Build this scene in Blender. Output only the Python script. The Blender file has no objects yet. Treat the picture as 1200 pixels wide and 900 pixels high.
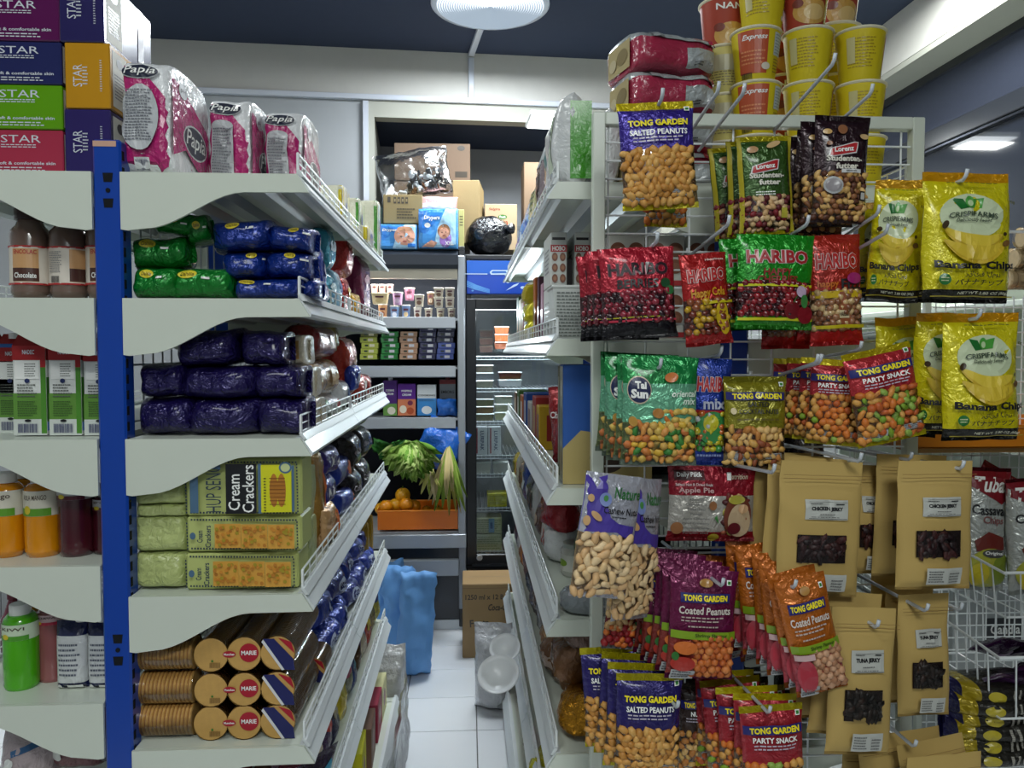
import bpy, bmesh, math, random
from mathutils import Vector, Matrix, Euler, noise
S = bpy.context.scene
COL = S.collection
R_ = math.radians
rnd = random.Random(7)
# ------------------------------------------------------------------ camera
F = 920.0
CAM = Vector((0, 0, 1.5))
cd = bpy.data.cameras.new('camera'); cam = bpy.data.objects.new('camera', cd); COL.objects.link(cam)
cd.sensor_width = 36; cd.lens = F / 1200 * 36; cd.clip_start = .02
cam.location = CAM; cam.rotation_euler = (R_(90 - 2.43), 0, R_(-3.23))
S.camera = cam
RC = cam.rotation_euler.to_matrix()
# ------------------------------------------------------------------ world, exposure
w_ = bpy.data.worlds.new('world'); S.world = w_; w_.use_nodes = True
w_.node_tree.nodes['Background'].inputs[0].default_value = (.72, .80, .82, 1)
w_.node_tree.nodes['Background'].inputs[1].default_value = .48
S.view_settings.view_transform = 'Standard'; S.view_settings.look = 'None'
S.view_settings.gamma = 1; S.view_settings.exposure = 0.14
S.view_settings.use_curve_mapping = False
# ------------------------------------------------------------------ area lights (ceiling panels of the shop)
def area(name, loc, sx, sy, power, rot=(0, 0, 0), col=(.95, 1, .975)):
    l = bpy.data.lights.new(name, 'AREA'); l.shape = 'RECTANGLE'; l.size = sx; l.size_y = sy
    l.energy = power; l.color = col
    o = bpy.data.objects.new(name, l); COL.objects.link(o); o.location = loc; o.rotation_euler = rot
    return o
area('ceiling_panel_light', (-.75, .3, 3.15), .6, .6, 17)
area('ceiling_panel_light', (.3, -1.1, 2.95), .9, .6, 46)
area('ceiling_panel_light', (1.75, 3.2, 3.16), .5, .5, 38)
area('ceiling_panel_light', (-1.6, 2.5, 3.19), .5, .5, 30)
area('round_lamp_light', (.115, 3.92, 3.12), .44, .44, 42, col=(.88, .95, 1))
area('header_lamp_light', (.43, 4.42, 2.66), .26, .16, 5)
area('header_lamp_light', (1.83, 4.42, 2.68), .26, .16, 7)
area('fridge_strip_light', (-.35, 4.26, 1.93), .7, .04, 9, (R_(12), 0, 0))

# ------------------------------------------------------------------ pixel -> world on plane Y
def P(px, py, Y):
    v = RC @ Vector(((px - 600) / F, (450 - py) / F, -1))
    return CAM + v * (Y / v.y)
def X(px, Y): return P(px, 411, Y).x
def Z(py, Y, px=548): return P(px, py, Y).z
def YX(px, x):                      # depth at which the line X = x shows at column px
    v = RC @ Vector(((px - 600) / F, 0, -1)); return x / v.x * v.y
def fit(x0, x1, y0, y1, Y):
    xm = (x0 + x1) / 2
    a = P(x0, (y0 + y1) / 2, Y); b = P(x1, (y0 + y1) / 2, Y)
    return (a.x + b.x) / 2, Z(y1, Y, xm), b.x - a.x, Z(y0, Y, xm) - Z(y1, Y, xm)

# ------------------------------------------------------------------ materials
def lin(h):
    h = h.lstrip('#'); o = []
    for i in (0, 2, 4):
        c = int(h[i:i+2], 16) / 255
        o.append(c / 12.92 if c <= .04045 else ((c + .055) / 1.055) ** 2.4)
    return (*o, 1)
_M = {}
def M(hexc, kind='card', **k):
    key = (hexc, kind, tuple(sorted(k.items())))
    if key in _M: return _M[key]
    m = bpy.data.materials.new(kind + '_' + hexc); m.use_nodes = True
    nt = m.node_tree; n = nt.nodes; L = nt.links; b = n['Principled BSDF']
    b.inputs['Base Color'].default_value = lin(hexc)
    rough, metal, bump, bs, spec, coat = dict(card=(.55, 0, .05, 90, .4, 0), paper=(.8, 0, .1, 60, .3, 0),
        foil=(.24, .35, .55, 26, .5, .3), film=(.2, 0, .5, 24, .55, .35), plastic=(.3, 0, .02, 30, .5, .1),
        metal=(.32, .9, .02, 20, .5, 0), paint=(.3, 0, .015, 12, .5, .15), ink=(.35, 0, 0, 1, .5, .2),
        matte=(.85, 0, .04, 40, .2, 0), nut=(.5, 0, .25, 260, .4, 0), wet=(.12, 0, .05, 30, .5, .5),
        kraft=(.7, 0, .3, 14, .3, 0), gummy=(.12, 0, .05, 60, .6, .5), gold=(.2, .8, .7, 30, .5, .2))[kind]
    rough = k.get('rough', rough); metal = k.get('metal', metal); bump = k.get('bump', bump); bs = k.get('bs', bs)
    b.inputs['Roughness'].default_value = rough; b.inputs['Metallic'].default_value = metal
    b.inputs['Specular IOR Level'].default_value = spec; b.inputs['Coat Weight'].default_value = coat
    b.inputs['Coat Roughness'].default_value = .12
    if kind != 'ink':
        tc = n.new('ShaderNodeTexCoord'); nz = n.new('ShaderNodeTexNoise'); nz.inputs['Scale'].default_value = bs
        nz.inputs['Detail'].default_value = 3; L.new(tc.outputs['Object'], nz.inputs['Vector'])
        bp = n.new('ShaderNodeBump'); bp.inputs['Strength'].default_value = bump
        bp.inputs['Distance'].default_value = .004 if kind in ('foil', 'film', 'gold', 'kraft') else .001
        hsrc = nz.outputs['Fac']
        if kind in ('foil', 'film', 'gold'):
            nz.inputs['Detail'].default_value = 4; nz.inputs['Distortion'].default_value = 1.6
            vo = n.new('ShaderNodeTexVoronoi'); vo.feature = 'DISTANCE_TO_EDGE'; vo.inputs['Scale'].default_value = bs*1.5
            mv = n.new('ShaderNodeVectorMath'); mv.operation = 'MULTIPLY_ADD'; mv.inputs[1].default_value = (.04, .04, .04)
            L.new(nz.outputs['Color'], mv.inputs[0]); L.new(tc.outputs['Object'], mv.inputs[2]); L.new(mv.outputs[0], vo.inputs['Vector'])
            ad = n.new('ShaderNodeMath'); ad.operation = 'MULTIPLY_ADD'; ad.inputs[1].default_value = .9
            L.new(vo.outputs['Distance'], ad.inputs[0]); L.new(nz.outputs['Fac'], ad.inputs[2]); hsrc = ad.outputs[0]
            bp.inputs['Distance'].default_value = .009
        L.new(hsrc, bp.inputs['Height']); L.new(bp.outputs['Normal'], b.inputs['Normal'])
        v = k.get('vary', {'paint': .05, 'matte': .12, 'nut': .25, 'kraft': .12, 'foil': .12, 'film': .12}.get(kind, .06))
        n2 = n.new('ShaderNodeTexNoise'); n2.inputs['Scale'].default_value = bs * .35
        L.new(tc.outputs['Object'], n2.inputs['Vector'])
        mx = n.new('ShaderNodeMix'); mx.data_type = 'RGBA'; c = lin(hexc)
        mx.inputs[6].default_value = tuple(x * (1 - v) for x in c[:3]) + (1,)
        mx.inputs[7].default_value = tuple(min(1, x * (1 + v)) for x in c[:3]) + (1,)
        L.new(n2.outputs['Fac'], mx.inputs[0]); L.new(mx.outputs[2], b.inputs['Base Color'])
    _M[key] = m; return m
def emit(hexc, s):
    m = bpy.data.materials.new('emit_' + hexc); m.use_nodes = True; b = m.node_tree.nodes['Principled BSDF']
    b.inputs['Base Color'].default_value = lin(hexc); b.inputs['Emission Color'].default_value = lin(hexc)
    b.inputs['Emission Strength'].default_value = s; return m
def clear(name, tint='ffffff', gl=.5, rough=.08, bump=.6, bs=22, add=.02):
    if name in _M: return _M[name]
    m = bpy.data.materials.new(name); m.use_nodes = True; nt = m.node_tree; n = nt.nodes; L = nt.links
    n.remove(n['Principled BSDF']); o = n['Material Output']
    t = n.new('ShaderNodeBsdfTransparent'); t.inputs[0].default_value = lin(tint)
    g = n.new('ShaderNodeBsdfGlossy'); g.inputs['Roughness'].default_value = rough
    fr = n.new('ShaderNodeFresnel'); fr.inputs[0].default_value = 1.45
    ma = n.new('ShaderNodeMath'); ma.operation = 'MULTIPLY_ADD'; ma.inputs[1].default_value = gl; ma.inputs[2].default_value = add
    L.new(fr.outputs[0], ma.inputs[0])
    tc = n.new('ShaderNodeTexCoord'); nz = n.new('ShaderNodeTexNoise'); nz.inputs['Scale'].default_value = bs
    L.new(tc.outputs['Object'], nz.inputs['Vector'])
    bp = n.new('ShaderNodeBump'); bp.inputs['Strength'].default_value = bump; bp.inputs['Distance'].default_value = .006
    L.new(nz.outputs['Fac'], bp.inputs['Height']); L.new(bp.outputs[0], g.inputs['Normal']); L.new(bp.outputs[0], fr.inputs['Normal'])
    mx = n.new('ShaderNodeMixShader'); L.new(ma.outputs[0], mx.inputs[0]); L.new(t.outputs[0], mx.inputs[1]); L.new(g.outputs[0], mx.inputs[2])
    L.new(mx.outputs[0], o.inputs[0]); _M[name] = m; return m
CLR = clear('clear_film', gl=1.0, bs=34, add=.03); GLASS = clear('door_glass', 'eef3f4', .6, .02, 0, 4, .03); CLRBAG = clear('clear_bag', 'eef0f2', .8, .18, 1.0, 30, .05)

# ------------------------------------------------------------------ mesh builder
class MB:
    def __init__(s): s.v = []; s.f = []; s.m = []; s.mats = []
    def mi(s, mat):
        if mat not in s.mats: s.mats.append(mat)
        return s.mats.index(mat)
    def add(s, vs, fs, mat):
        o = len(s.v); i = s.mi(mat); s.v += [tuple(v) for v in vs]
        for f in fs: s.f.append(tuple(a + o for a in f)); s.m.append(i)
        return s
    def box(s, x0, x1, y0, y1, z0, z1, mat, M4=None):
        vs = [Vector((x, y, z)) for z in (z0, z1) for y in (y0, y1) for x in (x0, x1)]
        if M4: vs = [M4 @ v for v in vs]
        return s.add(vs, [(0, 2, 3, 1), (4, 5, 7, 6), (0, 1, 5, 4), (2, 6, 7, 3), (0, 4, 6, 2), (1, 3, 7, 5)], mat)
    def bbox(s, x0, x1, y0, y1, z0, z1, mat, bev=.003, M4=None):
        b = min(bev, (x1-x0)*.45, (y1-y0)*.45, (z1-z0)*.45); vs = []; 
        cx, cy, cz = (x0+x1)/2, (y0+y1)/2, (z0+z1)/2; hx, hy, hz = (x1-x0)/2, (y1-y0)/2, (z1-z0)/2
        idx = {}
        for sx in (-1, 1):
            for sy in (-1, 1):
                for sz in (-1, 1):
                    for ax in range(3):
                        h = [hx-b, hy-b, hz-b]; h[ax] = (hx, hy, hz)[ax]
                        idx[(sx, sy, sz, ax)] = len(vs); vs.append(Vector((cx+sx*h[0], cy+sy*h[1], cz+sz*h[2])))
        fs = []
        for ax in range(3):
            o = [a for a in range(3) if a != ax]
            for sg in (-1, 1):
                q = []
                for (p, r) in ((-1, -1), (1, -1), (1, 1), (-1, 1)):
                    t = [0, 0, 0]; t[ax] = sg; t[o[0]] = p; t[o[1]] = r; q.append(idx[(*t, ax)])
                if (sg > 0) != (ax != 1): q.reverse()
                fs.append(q)
            for p in (-1, 1):       # edges along axis ax
                for r in (-1, 1):
                    def k(e, a2):
                        t = [0, 0, 0]; t[ax] = e; t[o[0]] = p; t[o[1]] = r; return idx[(*t, a2)]
                    fs.append([k(-1, o[0]), k(1, o[0]), k(1, o[1]), k(-1, o[1])])
        for sx in (-1, 1):
            for sy in (-1, 1):
                for sz in (-1, 1): fs.append([idx[(sx, sy, sz, a)] for a in range(3)])
        if M4: vs = [M4 @ v for v in vs]
        return s.add(vs, fs, mat)
    def tube(s, pts, r, mat, n=6, caps=True, closed=False):
        pts = [Vector(p) for p in pts]; vs = []; N = len(pts); up = None
        rr = r if isinstance(r, (list, tuple)) else [r] * N
        for i, p in enumerate(pts):
            if closed: t = pts[(i+1) % N] - pts[i-1]
            else: t = (pts[min(i+1, N-1)] - pts[max(i-1, 0)])
            t.normalize()
            if up is None:
                up = Vector((0, 0, 1)) if abs(t.z) < .9 else Vector((1, 0, 0))
            a = t.cross(up).normalized(); up = a.cross(t).normalized()
            for k in range(n):
                th = 2*math.pi*k/n; vs.append(p + (a*math.cos(th) + up*math.sin(th)) * rr[i])
        fs = []
        for i in range(N if closed else N-1):
            j = (i+1) % N
            for k in range(n): fs.append((i*n+k, i*n+(k+1) % n, j*n+(k+1) % n, j*n+k))
        if caps and not closed: fs += [tuple(range(n))[::-1], tuple((N-1)*n+k for k in range(n))]
        return s.add(vs, fs, mat)
    def lathe(s, prof, mats, n=20, M4=None, cap=True):
        # prof [(r,z)...]; mats: one or list per segment
        vs = []
        for r, z in prof:
            for k in range(n):
                th = 2*math.pi*k/n; vs.append(Vector((r*math.cos(th), r*math.sin(th), z)))
        if M4: vs = [M4 @ v for v in vs]
        o = len(s.v); s.v += [tuple(v) for v in vs]
        for i in range(len(prof)-1):
            mt = mats[i] if isinstance(mats, (list, tuple)) else mats; mi = s.mi(mt)
            for k in range(n):
                s.f.append(tuple(o+a for a in (i*n+k, i*n+(k+1) % n, (i+1)*n+(k+1) % n, (i+1)*n+k))); s.m.append(mi)
        if cap:
            m0 = mats[0] if isinstance(mats, (list, tuple)) else mats; m1 = mats[-1] if isinstance(mats, (list, tuple)) else mats
            if prof[0][0] > 1e-5: s.f.append(tuple(o+k for k in range(n))[::-1]); s.m.append(s.mi(m0))
            if prof[-1][0] > 1e-5: s.f.append(tuple(o+(len(prof)-1)*n+k for k in range(n))); s.m.append(s.mi(m1))
        return s
    def prism(s, poly, a0, a1, fn, mat):
        # poly 2D points, extruded between a0 and a1 via fn(p,q,a)->xyz
        n = len(poly); vs = [fn(p, q, a0) for p, q in poly] + [fn(p, q, a1) for p, q in poly]
        return s.add(vs, [tuple(range(n)), tuple(range(2*n-1, n-1, -1))] + [(i, (i+1) % n, (i+1) % n+n, i+n) for i in range(n)], mat)
    def build(s, name, parent=None, smooth=False, angle=None):
        me = bpy.data.meshes.new(name); me.from_pydata(s.v, [], s.f)
        for m in s.mats: me.materials.append(m)
        me.polygons.foreach_set('material_index', s.m)
        bm = bmesh.new(); bm.from_mesh(me); bmesh.ops.recalc_face_normals(bm, faces=bm.faces)
        bm.to_mesh(me); bm.free()
        if smooth: me.polygons.foreach_set('use_smooth', [True]*len(me.polygons))
        if angle: 
            me.polygons.foreach_set('use_smooth', [True]*len(me.polygons)); me.set_sharp_from_angle(angle=R_(angle))
        o = bpy.data.objects.new(name, me); COL.objects.link(o)
        if parent: o.parent = parent
        return o

# ------------------------------------------------------------------ things
LAB = {}
def tag(o, label=None, cat=None, group=None, kind=None):
    if label: o['label'] = label; LAB[label] = LAB.get(label, 0) + 1
    if cat: o['category'] = cat
    if group: o['group'] = group
    if kind: o['kind'] = kind
    return o
def thing(name, label, cat, loc=(0, 0, 0), rot=(0, 0, 0), group=None):
    o = bpy.data.objects.new(name, None); COL.objects.link(o); o.empty_display_size = .02
    o.location = loc; o.rotation_euler = rot
    return tag(o, label, cat, group)
def struct(name, mb, **k):
    o = mb.build(name, **k); o['kind'] = 'structure'; return o
CH = {}
def dup(root, loc=None, rot=None, label=None, group=None, scale=None):
    r = root.copy(); COL.objects.link(r)
    if loc is not None: r.location = loc
    if rot is not None: r.rotation_euler = rot
    if scale is not None: r.scale = scale if not isinstance(scale, (int, float)) else (scale,)*3
    if label: r['label'] = label
    if group: r['group'] = group
    for ch in [c for c in root.children]:
        c = ch.copy(); COL.objects.link(c); c.parent = r
        for g in list(ch.children):
            d = g.copy(); COL.objects.link(d); d.parent = c
    return r
def setgroup(o, g): o['group'] = g; return o

# ------------------------------------------------------------------ text and decals
_T = {}
def text_geo(s, bold=.0, shear=0.0):
    key = (s, bold, shear)
    if key in _T: return _T[key]
    cu = bpy.data.curves.new('text', 'FONT'); cu.body = s; cu.offset = bold; cu.shear = shear; cu.resolution_u = 2
    ob = bpy.data.objects.new('text', cu); me = ob.to_mesh()
    vs = [(v.co.x, v.co.y) for v in me.vertices]; fs = [tuple(p.vertices) for p in me.polygons]
    ob.to_mesh_clear(); bpy.data.objects.remove(ob); bpy.data.curves.remove(cu)
    if not vs: _T[key] = ([(0, 0)], []); return _T[key]
    x0 = min(v[0] for v in vs); x1 = max(v[0] for v in vs); y0 = min(v[1] for v in vs); y1 = max(v[1] for v in vs)
    vs = [((x-x0)/max(1e-6, x1-x0)-.5, (y-y0)/max(1e-6, y1-y0)-.5) for x, y in vs]
    _T[key] = (vs, fs); return _T[key]
# decal tuples (a = fraction of width from centre, b = fraction of height from bottom)
# ('text', string, a, b, aw, bh, mat, {rot,bold,shear,arc})  ('rect'|'ell', a, b, aw, bh, mat, {rot,name})
# ('poly', [(a,b)..], mat, {name})   ('lines', a, b, aw, bh, n, mat)
def decals_build(parent, S3, w, h, decals, off=.0005):
    groups = {}
    for i, d in enumerate(decals):
        k = d[-1] if isinstance(d[-1], dict) else {}
        o = off * (1 + i * .55)
        kind = d[0]
        def put(name, pts, fs, mat, o=o):
            mb = groups.setdefault((name, mat.name), MB())
            mb.add([S3(a, b, o) for a, b in pts], fs, mat)
        def rotp(pts, a, b, ang):
            if not ang: return pts
            c, s_ = math.cos(R_(ang)), math.sin(R_(ang)); out = []
            for p, q in pts:
                dx, dy = (p-a)*w, (q-b)*h
                out.append((a+(dx*c-dy*s_)/w, b+(dx*s_+dy*c)/h))
            return out
        if kind == 'text':
            _, st, a, b, aw, bh, mat = d[:7]
            vs, fs = text_geo(st, k.get('bold', .02), k.get('shear', 0))
            rot = k.get('rot', 0); arc = k.get('arc', 0)
            pts = []
            for x, y in vs:
                if abs(rot) == 90:      # vertical text: aw,bh stay the on-screen box
                    p = (a - y*aw, b + x*bh) if rot > 0 else (a + y*aw, b - x*bh)
                else: p = (a+x*aw, b+y*bh + arc*(x*x*4-.5)*bh)
                pts.append(p)
            if abs(rot) not in (0, 90): pts = rotp(pts, a, b, rot)
            put(k.get('name', 'lettering'), pts, fs, mat)
        elif kind in ('rect', 'ell'):
            _, a, b, aw, bh, mat = d[:6]
            if kind == 'rect':
                n = k.get('n', 9 if max(aw*w, bh*h) > .02 and w < .3 else 4); pts = [(a+aw*(i2/n-.5), b+bh*(j/n-.5)) for j in range(n+1) for i2 in range(n+1)]
                fs = [(j*(n+1)+i2, j*(n+1)+i2+1, (j+1)*(n+1)+i2+1, (j+1)*(n+1)+i2) for j in range(n) for i2 in range(n)]
            else:
                n = 22; pts = [(a, b)]; fs = []
                for r in (.4, .75, 1): pts += [(a+aw/2*r*math.cos(2*math.pi*t/n), b+bh/2*r*math.sin(2*math.pi*t/n)) for t in range(n)]
                fs += [(0, 1+t, 1+(t+1) % n) for t in range(n)]
                for q in range(2): fs += [(1+q*n+t, 1+(q+1)*n+t, 1+(q+1)*n+(t+1) % n, 1+q*n+(t+1) % n) for t in range(n)]
            put(k.get('name', 'printed_panel'), rotp(pts, a, b, k.get('rot', 0)), fs, mat)
        elif kind == 'poly':
            _, pl, mat = d[:3]; bm = bmesh.new(); bm.faces.new([bm.verts.new((p, q, 0)) for p, q in pl])
            bmesh.ops.triangulate(bm, faces=bm.faces); mx_ = max(max(p[0] for p in pl)-min(p[0] for p in pl), max(p[1] for p in pl)-min(p[1] for p in pl))
            for _ in range(k.get('sub', 3)):
                es = [e for e in bm.edges if e.calc_length() > mx_*.12]
                if es: bmesh.ops.subdivide_edges(bm, edges=es, cuts=1, use_grid_fill=True); bmesh.ops.triangulate(bm, faces=bm.faces)
            bm.verts.index_update()
            pts = [(v.co.x, v.co.y) for v in bm.verts]; fs = [tuple(v.index for v in f.verts) for f in bm.faces]; bm.free()
            put(k.get('name', 'printed_panel'), pts, fs, mat)
        elif kind == 'lines':           # rows of fine print, too small to read
            _, a, b, aw, bh, n, mat = d[:7]; r2 = random.Random(i+n)
            for j in range(n):
                y = b + bh*(.5-(j+.5)/n); L0 = aw*(.75+.25*r2.random())
                x = a-aw/2
                while x < a-aw/2+L0:
                    ww = aw*(.05+.09*r2.random()); x2 = min(x+ww, a+aw/2)
                    put('fine_print', [(x, y-bh/n*.2), (x2, y-bh/n*.2), (x2, y+bh/n*.2), (x, y+bh/n*.2)], [(0, 1, 2, 3)], mat); x += ww+aw*.025
        elif kind == 'bars':            # barcode
            _, a, b, aw, bh, mat = d[:6]; r2 = random.Random(i); x = a-aw/2
            while x < a+aw/2:
                ww = aw*(.01+.03*r2.random()); put('barcode', [(x, b-bh/2), (x+ww, b-bh/2), (x+ww, b+bh/2), (x, b+bh/2)], [(0, 1, 2, 3)], mat); x += ww+aw*(.012+.02*r2.random())
    for (nm, _), mb in groups.items():
        o = mb.build(nm, parent)
        if nm in ('fine_print', 'barcode', 'dotted_border', 'crease', 'mesh_print', 'cookie_print', 'cracker_print'): o['kind'] = 'stuff'

# ------------------------------------------------------------------ soft packs and bags
def powi(x, n): return max(0.0, 1-abs(x)**n)**(1.0/n)
NUTV = None
def ico():
    global NUTV
    if NUTV is None:
        bm = bmesh.new(); bmesh.ops.create_icosphere(bm, subdivisions=1, radius=1)
        NUTV = ([v.co.copy() for v in bm.verts], [tuple(v.index for v in f.verts) for f in bm.faces])
        bm.free()
    return NUTV
_I2 = None
def ico2():
    global _I2
    if _I2 is None:
        bm = bmesh.new(); bmesh.ops.create_icosphere(bm, subdivisions=2, radius=1)
        _I2 = ([v.co.copy() for v in bm.verts], [tuple(v.index for v in f.verts) for f in bm.faces]); bm.free()
    return _I2
def nut_shape(kind, s, r2):
    vs, fs = ico()
    if kind == 'peanut': q = [Vector((v.x*1.45, v.y, v.z*(.85+.22*abs(v.x)))) for v in vs]
    elif kind == 'cashew':
        q = []
        for v in ico2()[0]:
            th = v.x*1.15; rr = 1.15+v.z*.62*(1.05-.25*v.x); q.append(Vector((rr*math.sin(th), v.y*.62, rr*math.cos(th)-.95)))
        fs = ico2()[1]
    elif kind == 'ball': q = [v*1.0 for v in vs]
    elif kind == 'flat': q = [Vector((v.x*1.7, v.y*.5, v.z*.75)) for v in vs]
    else: q = [Vector((v.x*1.25, v.y*.8, v.z*.85)) for v in vs]
    k = s*(.85+.3*r2.random()); th = r2.random()*6.28
    Rm = Matrix.Rotation(th, 3, 'Y') @ Matrix.Rotation((r2.random()-.5)*.9, 3, 'Z')
    return [Rm @ (v*k) for v in q], fs
def fill_nuts(parent, S3, w, h, spec, depth_off=0.0, name='nuts'):
    a0, a1, b0, b1, s, mats, kind = spec[:7]; shape = spec[7] if len(spec) > 7 else 'rect'
    r2 = random.Random(int(s*1e5)+int(b1*100)); mb = MB()
    step = s*1.5; ny = max(1, int((b1-b0)*h/(step*.8))); nx = max(1, int((a1-a0)*w/step))
    kinds = kind if isinstance(kind, (list, tuple)) else [kind]
    for j in range(ny+1):
        for i in range(nx+1):
            a = a0+(a1-a0)*(i+.5*(j % 2)+.25*(r2.random()-.5))/max(1, nx+.3); b = b0+(b1-b0)*(j+.3*(r2.random()-.5))/ny
            if a > a1 or b < b0-.01: continue
            if shape == 'ell' and ((a-(a0+a1)/2)/((a1-a0)/2))**2+((b-(b0+b1)/2)/((b1-b0)/2))**2 > 1: continue
            q, fs = nut_shape(r2.choice(kinds), s, r2); c = Vector(S3(a, b, depth_off - s*.35 + s*.4*r2.random()))
            mb.add([c+v for v in q], fs, r2.choice(mats))
    if not mb.v: return
    o = mb.build(name, parent, smooth=True); o['kind'] = 'stuff'; return o
def soft(name, label, cat, w, h, d, bands, decals=(), loc=(0, 0, 0), rot=(0, 0, 0), group=None, nv_=2.2, nu_=2.0,
         ts=.07, bs=.05, pinch=.05, wr=.0022, seed=0, NU=12, NV=16, wins=(), nuts=(), bottom=.25, flare=0.0, hole=False, crimp=0.0,
         gusset=None, sideband=None, doff=.0012, fins=False):
    root = thing(name, label, cat, loc, rot, group)
    sd = seed*7.31; fq_ = min(1.0, .16/max(w, h, .01))**.5
    def env(b):
        bb = min(1, max(0, (b-bs)/(1-ts-bs))); return powi(2*bb-1, nv_)*(1+bottom*(.5-bb))
    def S3(a, b, off=0.0, side=-1, k=1.0):
        u = max(-1, min(1, 2*a)); e = env(b); eu = powi(u, nu_)
        x = a*w*(1-pinch*min(1, e)+flare*(1-b)); z = b*h
        fq = fq_
        n1 = noise.noise(Vector((a*w*28*fq+sd, b*h*28*fq, sd*.3+side)))
        n2 = .45-abs(noise.noise(Vector((a*w*46*fq+sd+n1, b*h*30*fq+9, sd*.7+side))))*2
        nz = (n1+n2*.8)*wr*min(1, e*1.6)*min(1, eu*1.4)
        rip = noise.noise(Vector((a*w*14*fq+sd, b*h*12*fq+3, sd)))*wr*1.6
        y = side*(d/2*e*eu*k + off + nz) + rip
        x += noise.noise(Vector((b*h*20, sd, 1)))*wr*.8
        z += (noise.noise(Vector((a*w*25, sd, 5)))*wr*.7 if 0 < b < 1 else noise.noise(Vector((a*w*25, sd, 5)))*wr*.7)
        return (x, y, z)
    us = [-math.cos(math.pi*i/NU)/2 for i in range(NU+1)]
    bl = [0.0]+[bd[0] for bd in bands]
    rows = set(bl)
    for j in range(NV+1):
        b = bs+(1-ts-bs)*(1-math.cos(math.pi*j/NV))/2
        if all(abs(b-q) > .012 for q in rows): rows.add(b)
    rows = sorted(rows)
    parts = {}
    lo = 0.0
    for bd in bands:
        hi, mat = bd[0], bd[1]; nm = bd[2] if len(bd) > 2 else 'film'
        mb = parts.setdefault(nm, MB()); rr = [b for b in rows if lo-1e-6 <= b <= hi+1e-6]; n = NU+1
        win = any(abs(lo-wi[0]) < 1e-6 for wi in wins)
        for side in (-1, 1):
            vs = [S3(a, b, 0, side, .72 if (win and side < 0 and lo+1e-6 < b < hi-1e-6) else 1) for b in rr for a in us]
            mb.add(vs, [(j*n+i, j*n+i+1, (j+1)*n+i+1, (j+1)*n+i) for j in range(len(rr)-1) for i in range(NU)], mat)
        lo = hi
    for nm, mb in parts.items(): mb.build(nm, root, smooth=True)
    F3 = lambda a, b, o=0.0: S3(a, b, o)
    for nsp in nuts: fill_nuts(root, F3, w, h, nsp)
    for (b0, b1) in wins:
        mb = MB(); rr = [b0]+[b for b in rows if b0 < b < b1]+[b1]; n = NU+1
        mb.add([S3(a, b, .0018) for b in rr for a in us], [(j*n+i, j*n+i+1, (j+1)*n+i+1, (j+1)*n+i) for j in range(len(rr)-1) for i in range(NU)], CLR)
        mb.build('clear_window', root, smooth=True)
    if decals: decals_build(root, F3, w, h, decals, doff)
    if fins:
        for sg in (-1, 1):
            mb = MB(); vs = []; n = 10
            for j in range(n+1):
                b = .16+.68*j/n; p0 = Vector(S3(sg*.49, b)); p0.y *= .2
                for q in range(3): vs.append(p0+Vector((sg*(.0005+.0045*q)*min(1, w/.08), .0018*(1 if (j+q) % 2 else -1), 0)))
            mb.add(vs, [(j*3+q, j*3+q+1, (j+1)*3+q+1, (j+1)*3+q) for j in range(n) for q in range(2)], bands[0][1]); mb.build('end_fin', root)
    root['_h'] = h
    return root
def hang(root, px, py, Y, tilt=0, yaw=0, lean=0):
    """put the top centre of a bag at pixel px,py on plane Y"""
    p = P(px, py, Y); root.rotation_euler = (R_(lean), R_(tilt), R_(yaw))
    root.location = p - root.rotation_euler.to_matrix() @ Vector((0, 0, root['_h']))
    return root
ORD = ['frontmost', 'second', 'third', 'fourth', 'fifth', 'sixth', 'seventh', 'eighth', 'ninth', 'tenth', 'eleventh', 'twelfth']
def behind(root, n, step, fmt, group, dx=0, dz=0, jit=2.5, seed=0):
    """n copies hanging behind root on the same hook"""
    r2 = random.Random(seed+n); out = []
    root['group'] = group
    for i in range(1, n+1):
        l = Vector(root.location)+Vector((dx*i+(r2.random()-.5)*.006, step*i, dz*i+(r2.random()-.5)*.006))
        e = root.rotation_euler
        out.append(dup(root, l, (e.x, e.y+R_((r2.random()-.5)*jit*2), e.z+R_((r2.random()-.5)*jit*2)), fmt.format(ORD[i]), group))
    return out
# ------------------------------------------------------------------ boxes
def carton(name, label, cat, w, d, h, mat, faces=None, loc=(0, 0, 0), rot=(0, 0, 0), group=None, bev=.002, flap=None, sides=None):
    """faces: {'front': [...], 'right': [...], 'left': [...], 'top': [...]}"""
    root = thing(name, label, cat, loc, rot, group)
    MB().bbox(-w/2, w/2, -d/2, d/2, 0, h, mat, bev).build('body', root)
    fm = {'front': (lambda a, b, o=0: (a*w, -d/2-o, b*h), w, h), 'right': (lambda a, b, o=0: (w/2+o, a*d, b*h), d, h),
          'left': (lambda a, b, o=0: (-w/2-o, -a*d, b*h), d, h), 'top': (lambda a, b, o=0: (a*w, (b-.5)*d, h+o), w, d)}
    for k, ds in (faces or {}).items():
        fn, ww, hh = fm[k]; decals_build(root, fn, ww, hh, ds, .0004)
    if flap:
        m2 = MB()
        m2.box(-w/2+.001, w/2-.001, -.0012, .0012, h-.0005, h+.0006, flap); m2.build('flap_seam', root)
    return root
def put(root, loc, rot=None):
    root.location = loc
    if rot: root.rotation_euler = rot
    return root
WH = M('f2f3f0', 'ink'); BK = M('14151a', 'ink'); YE = M('f5e21a', 'ink')
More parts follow.
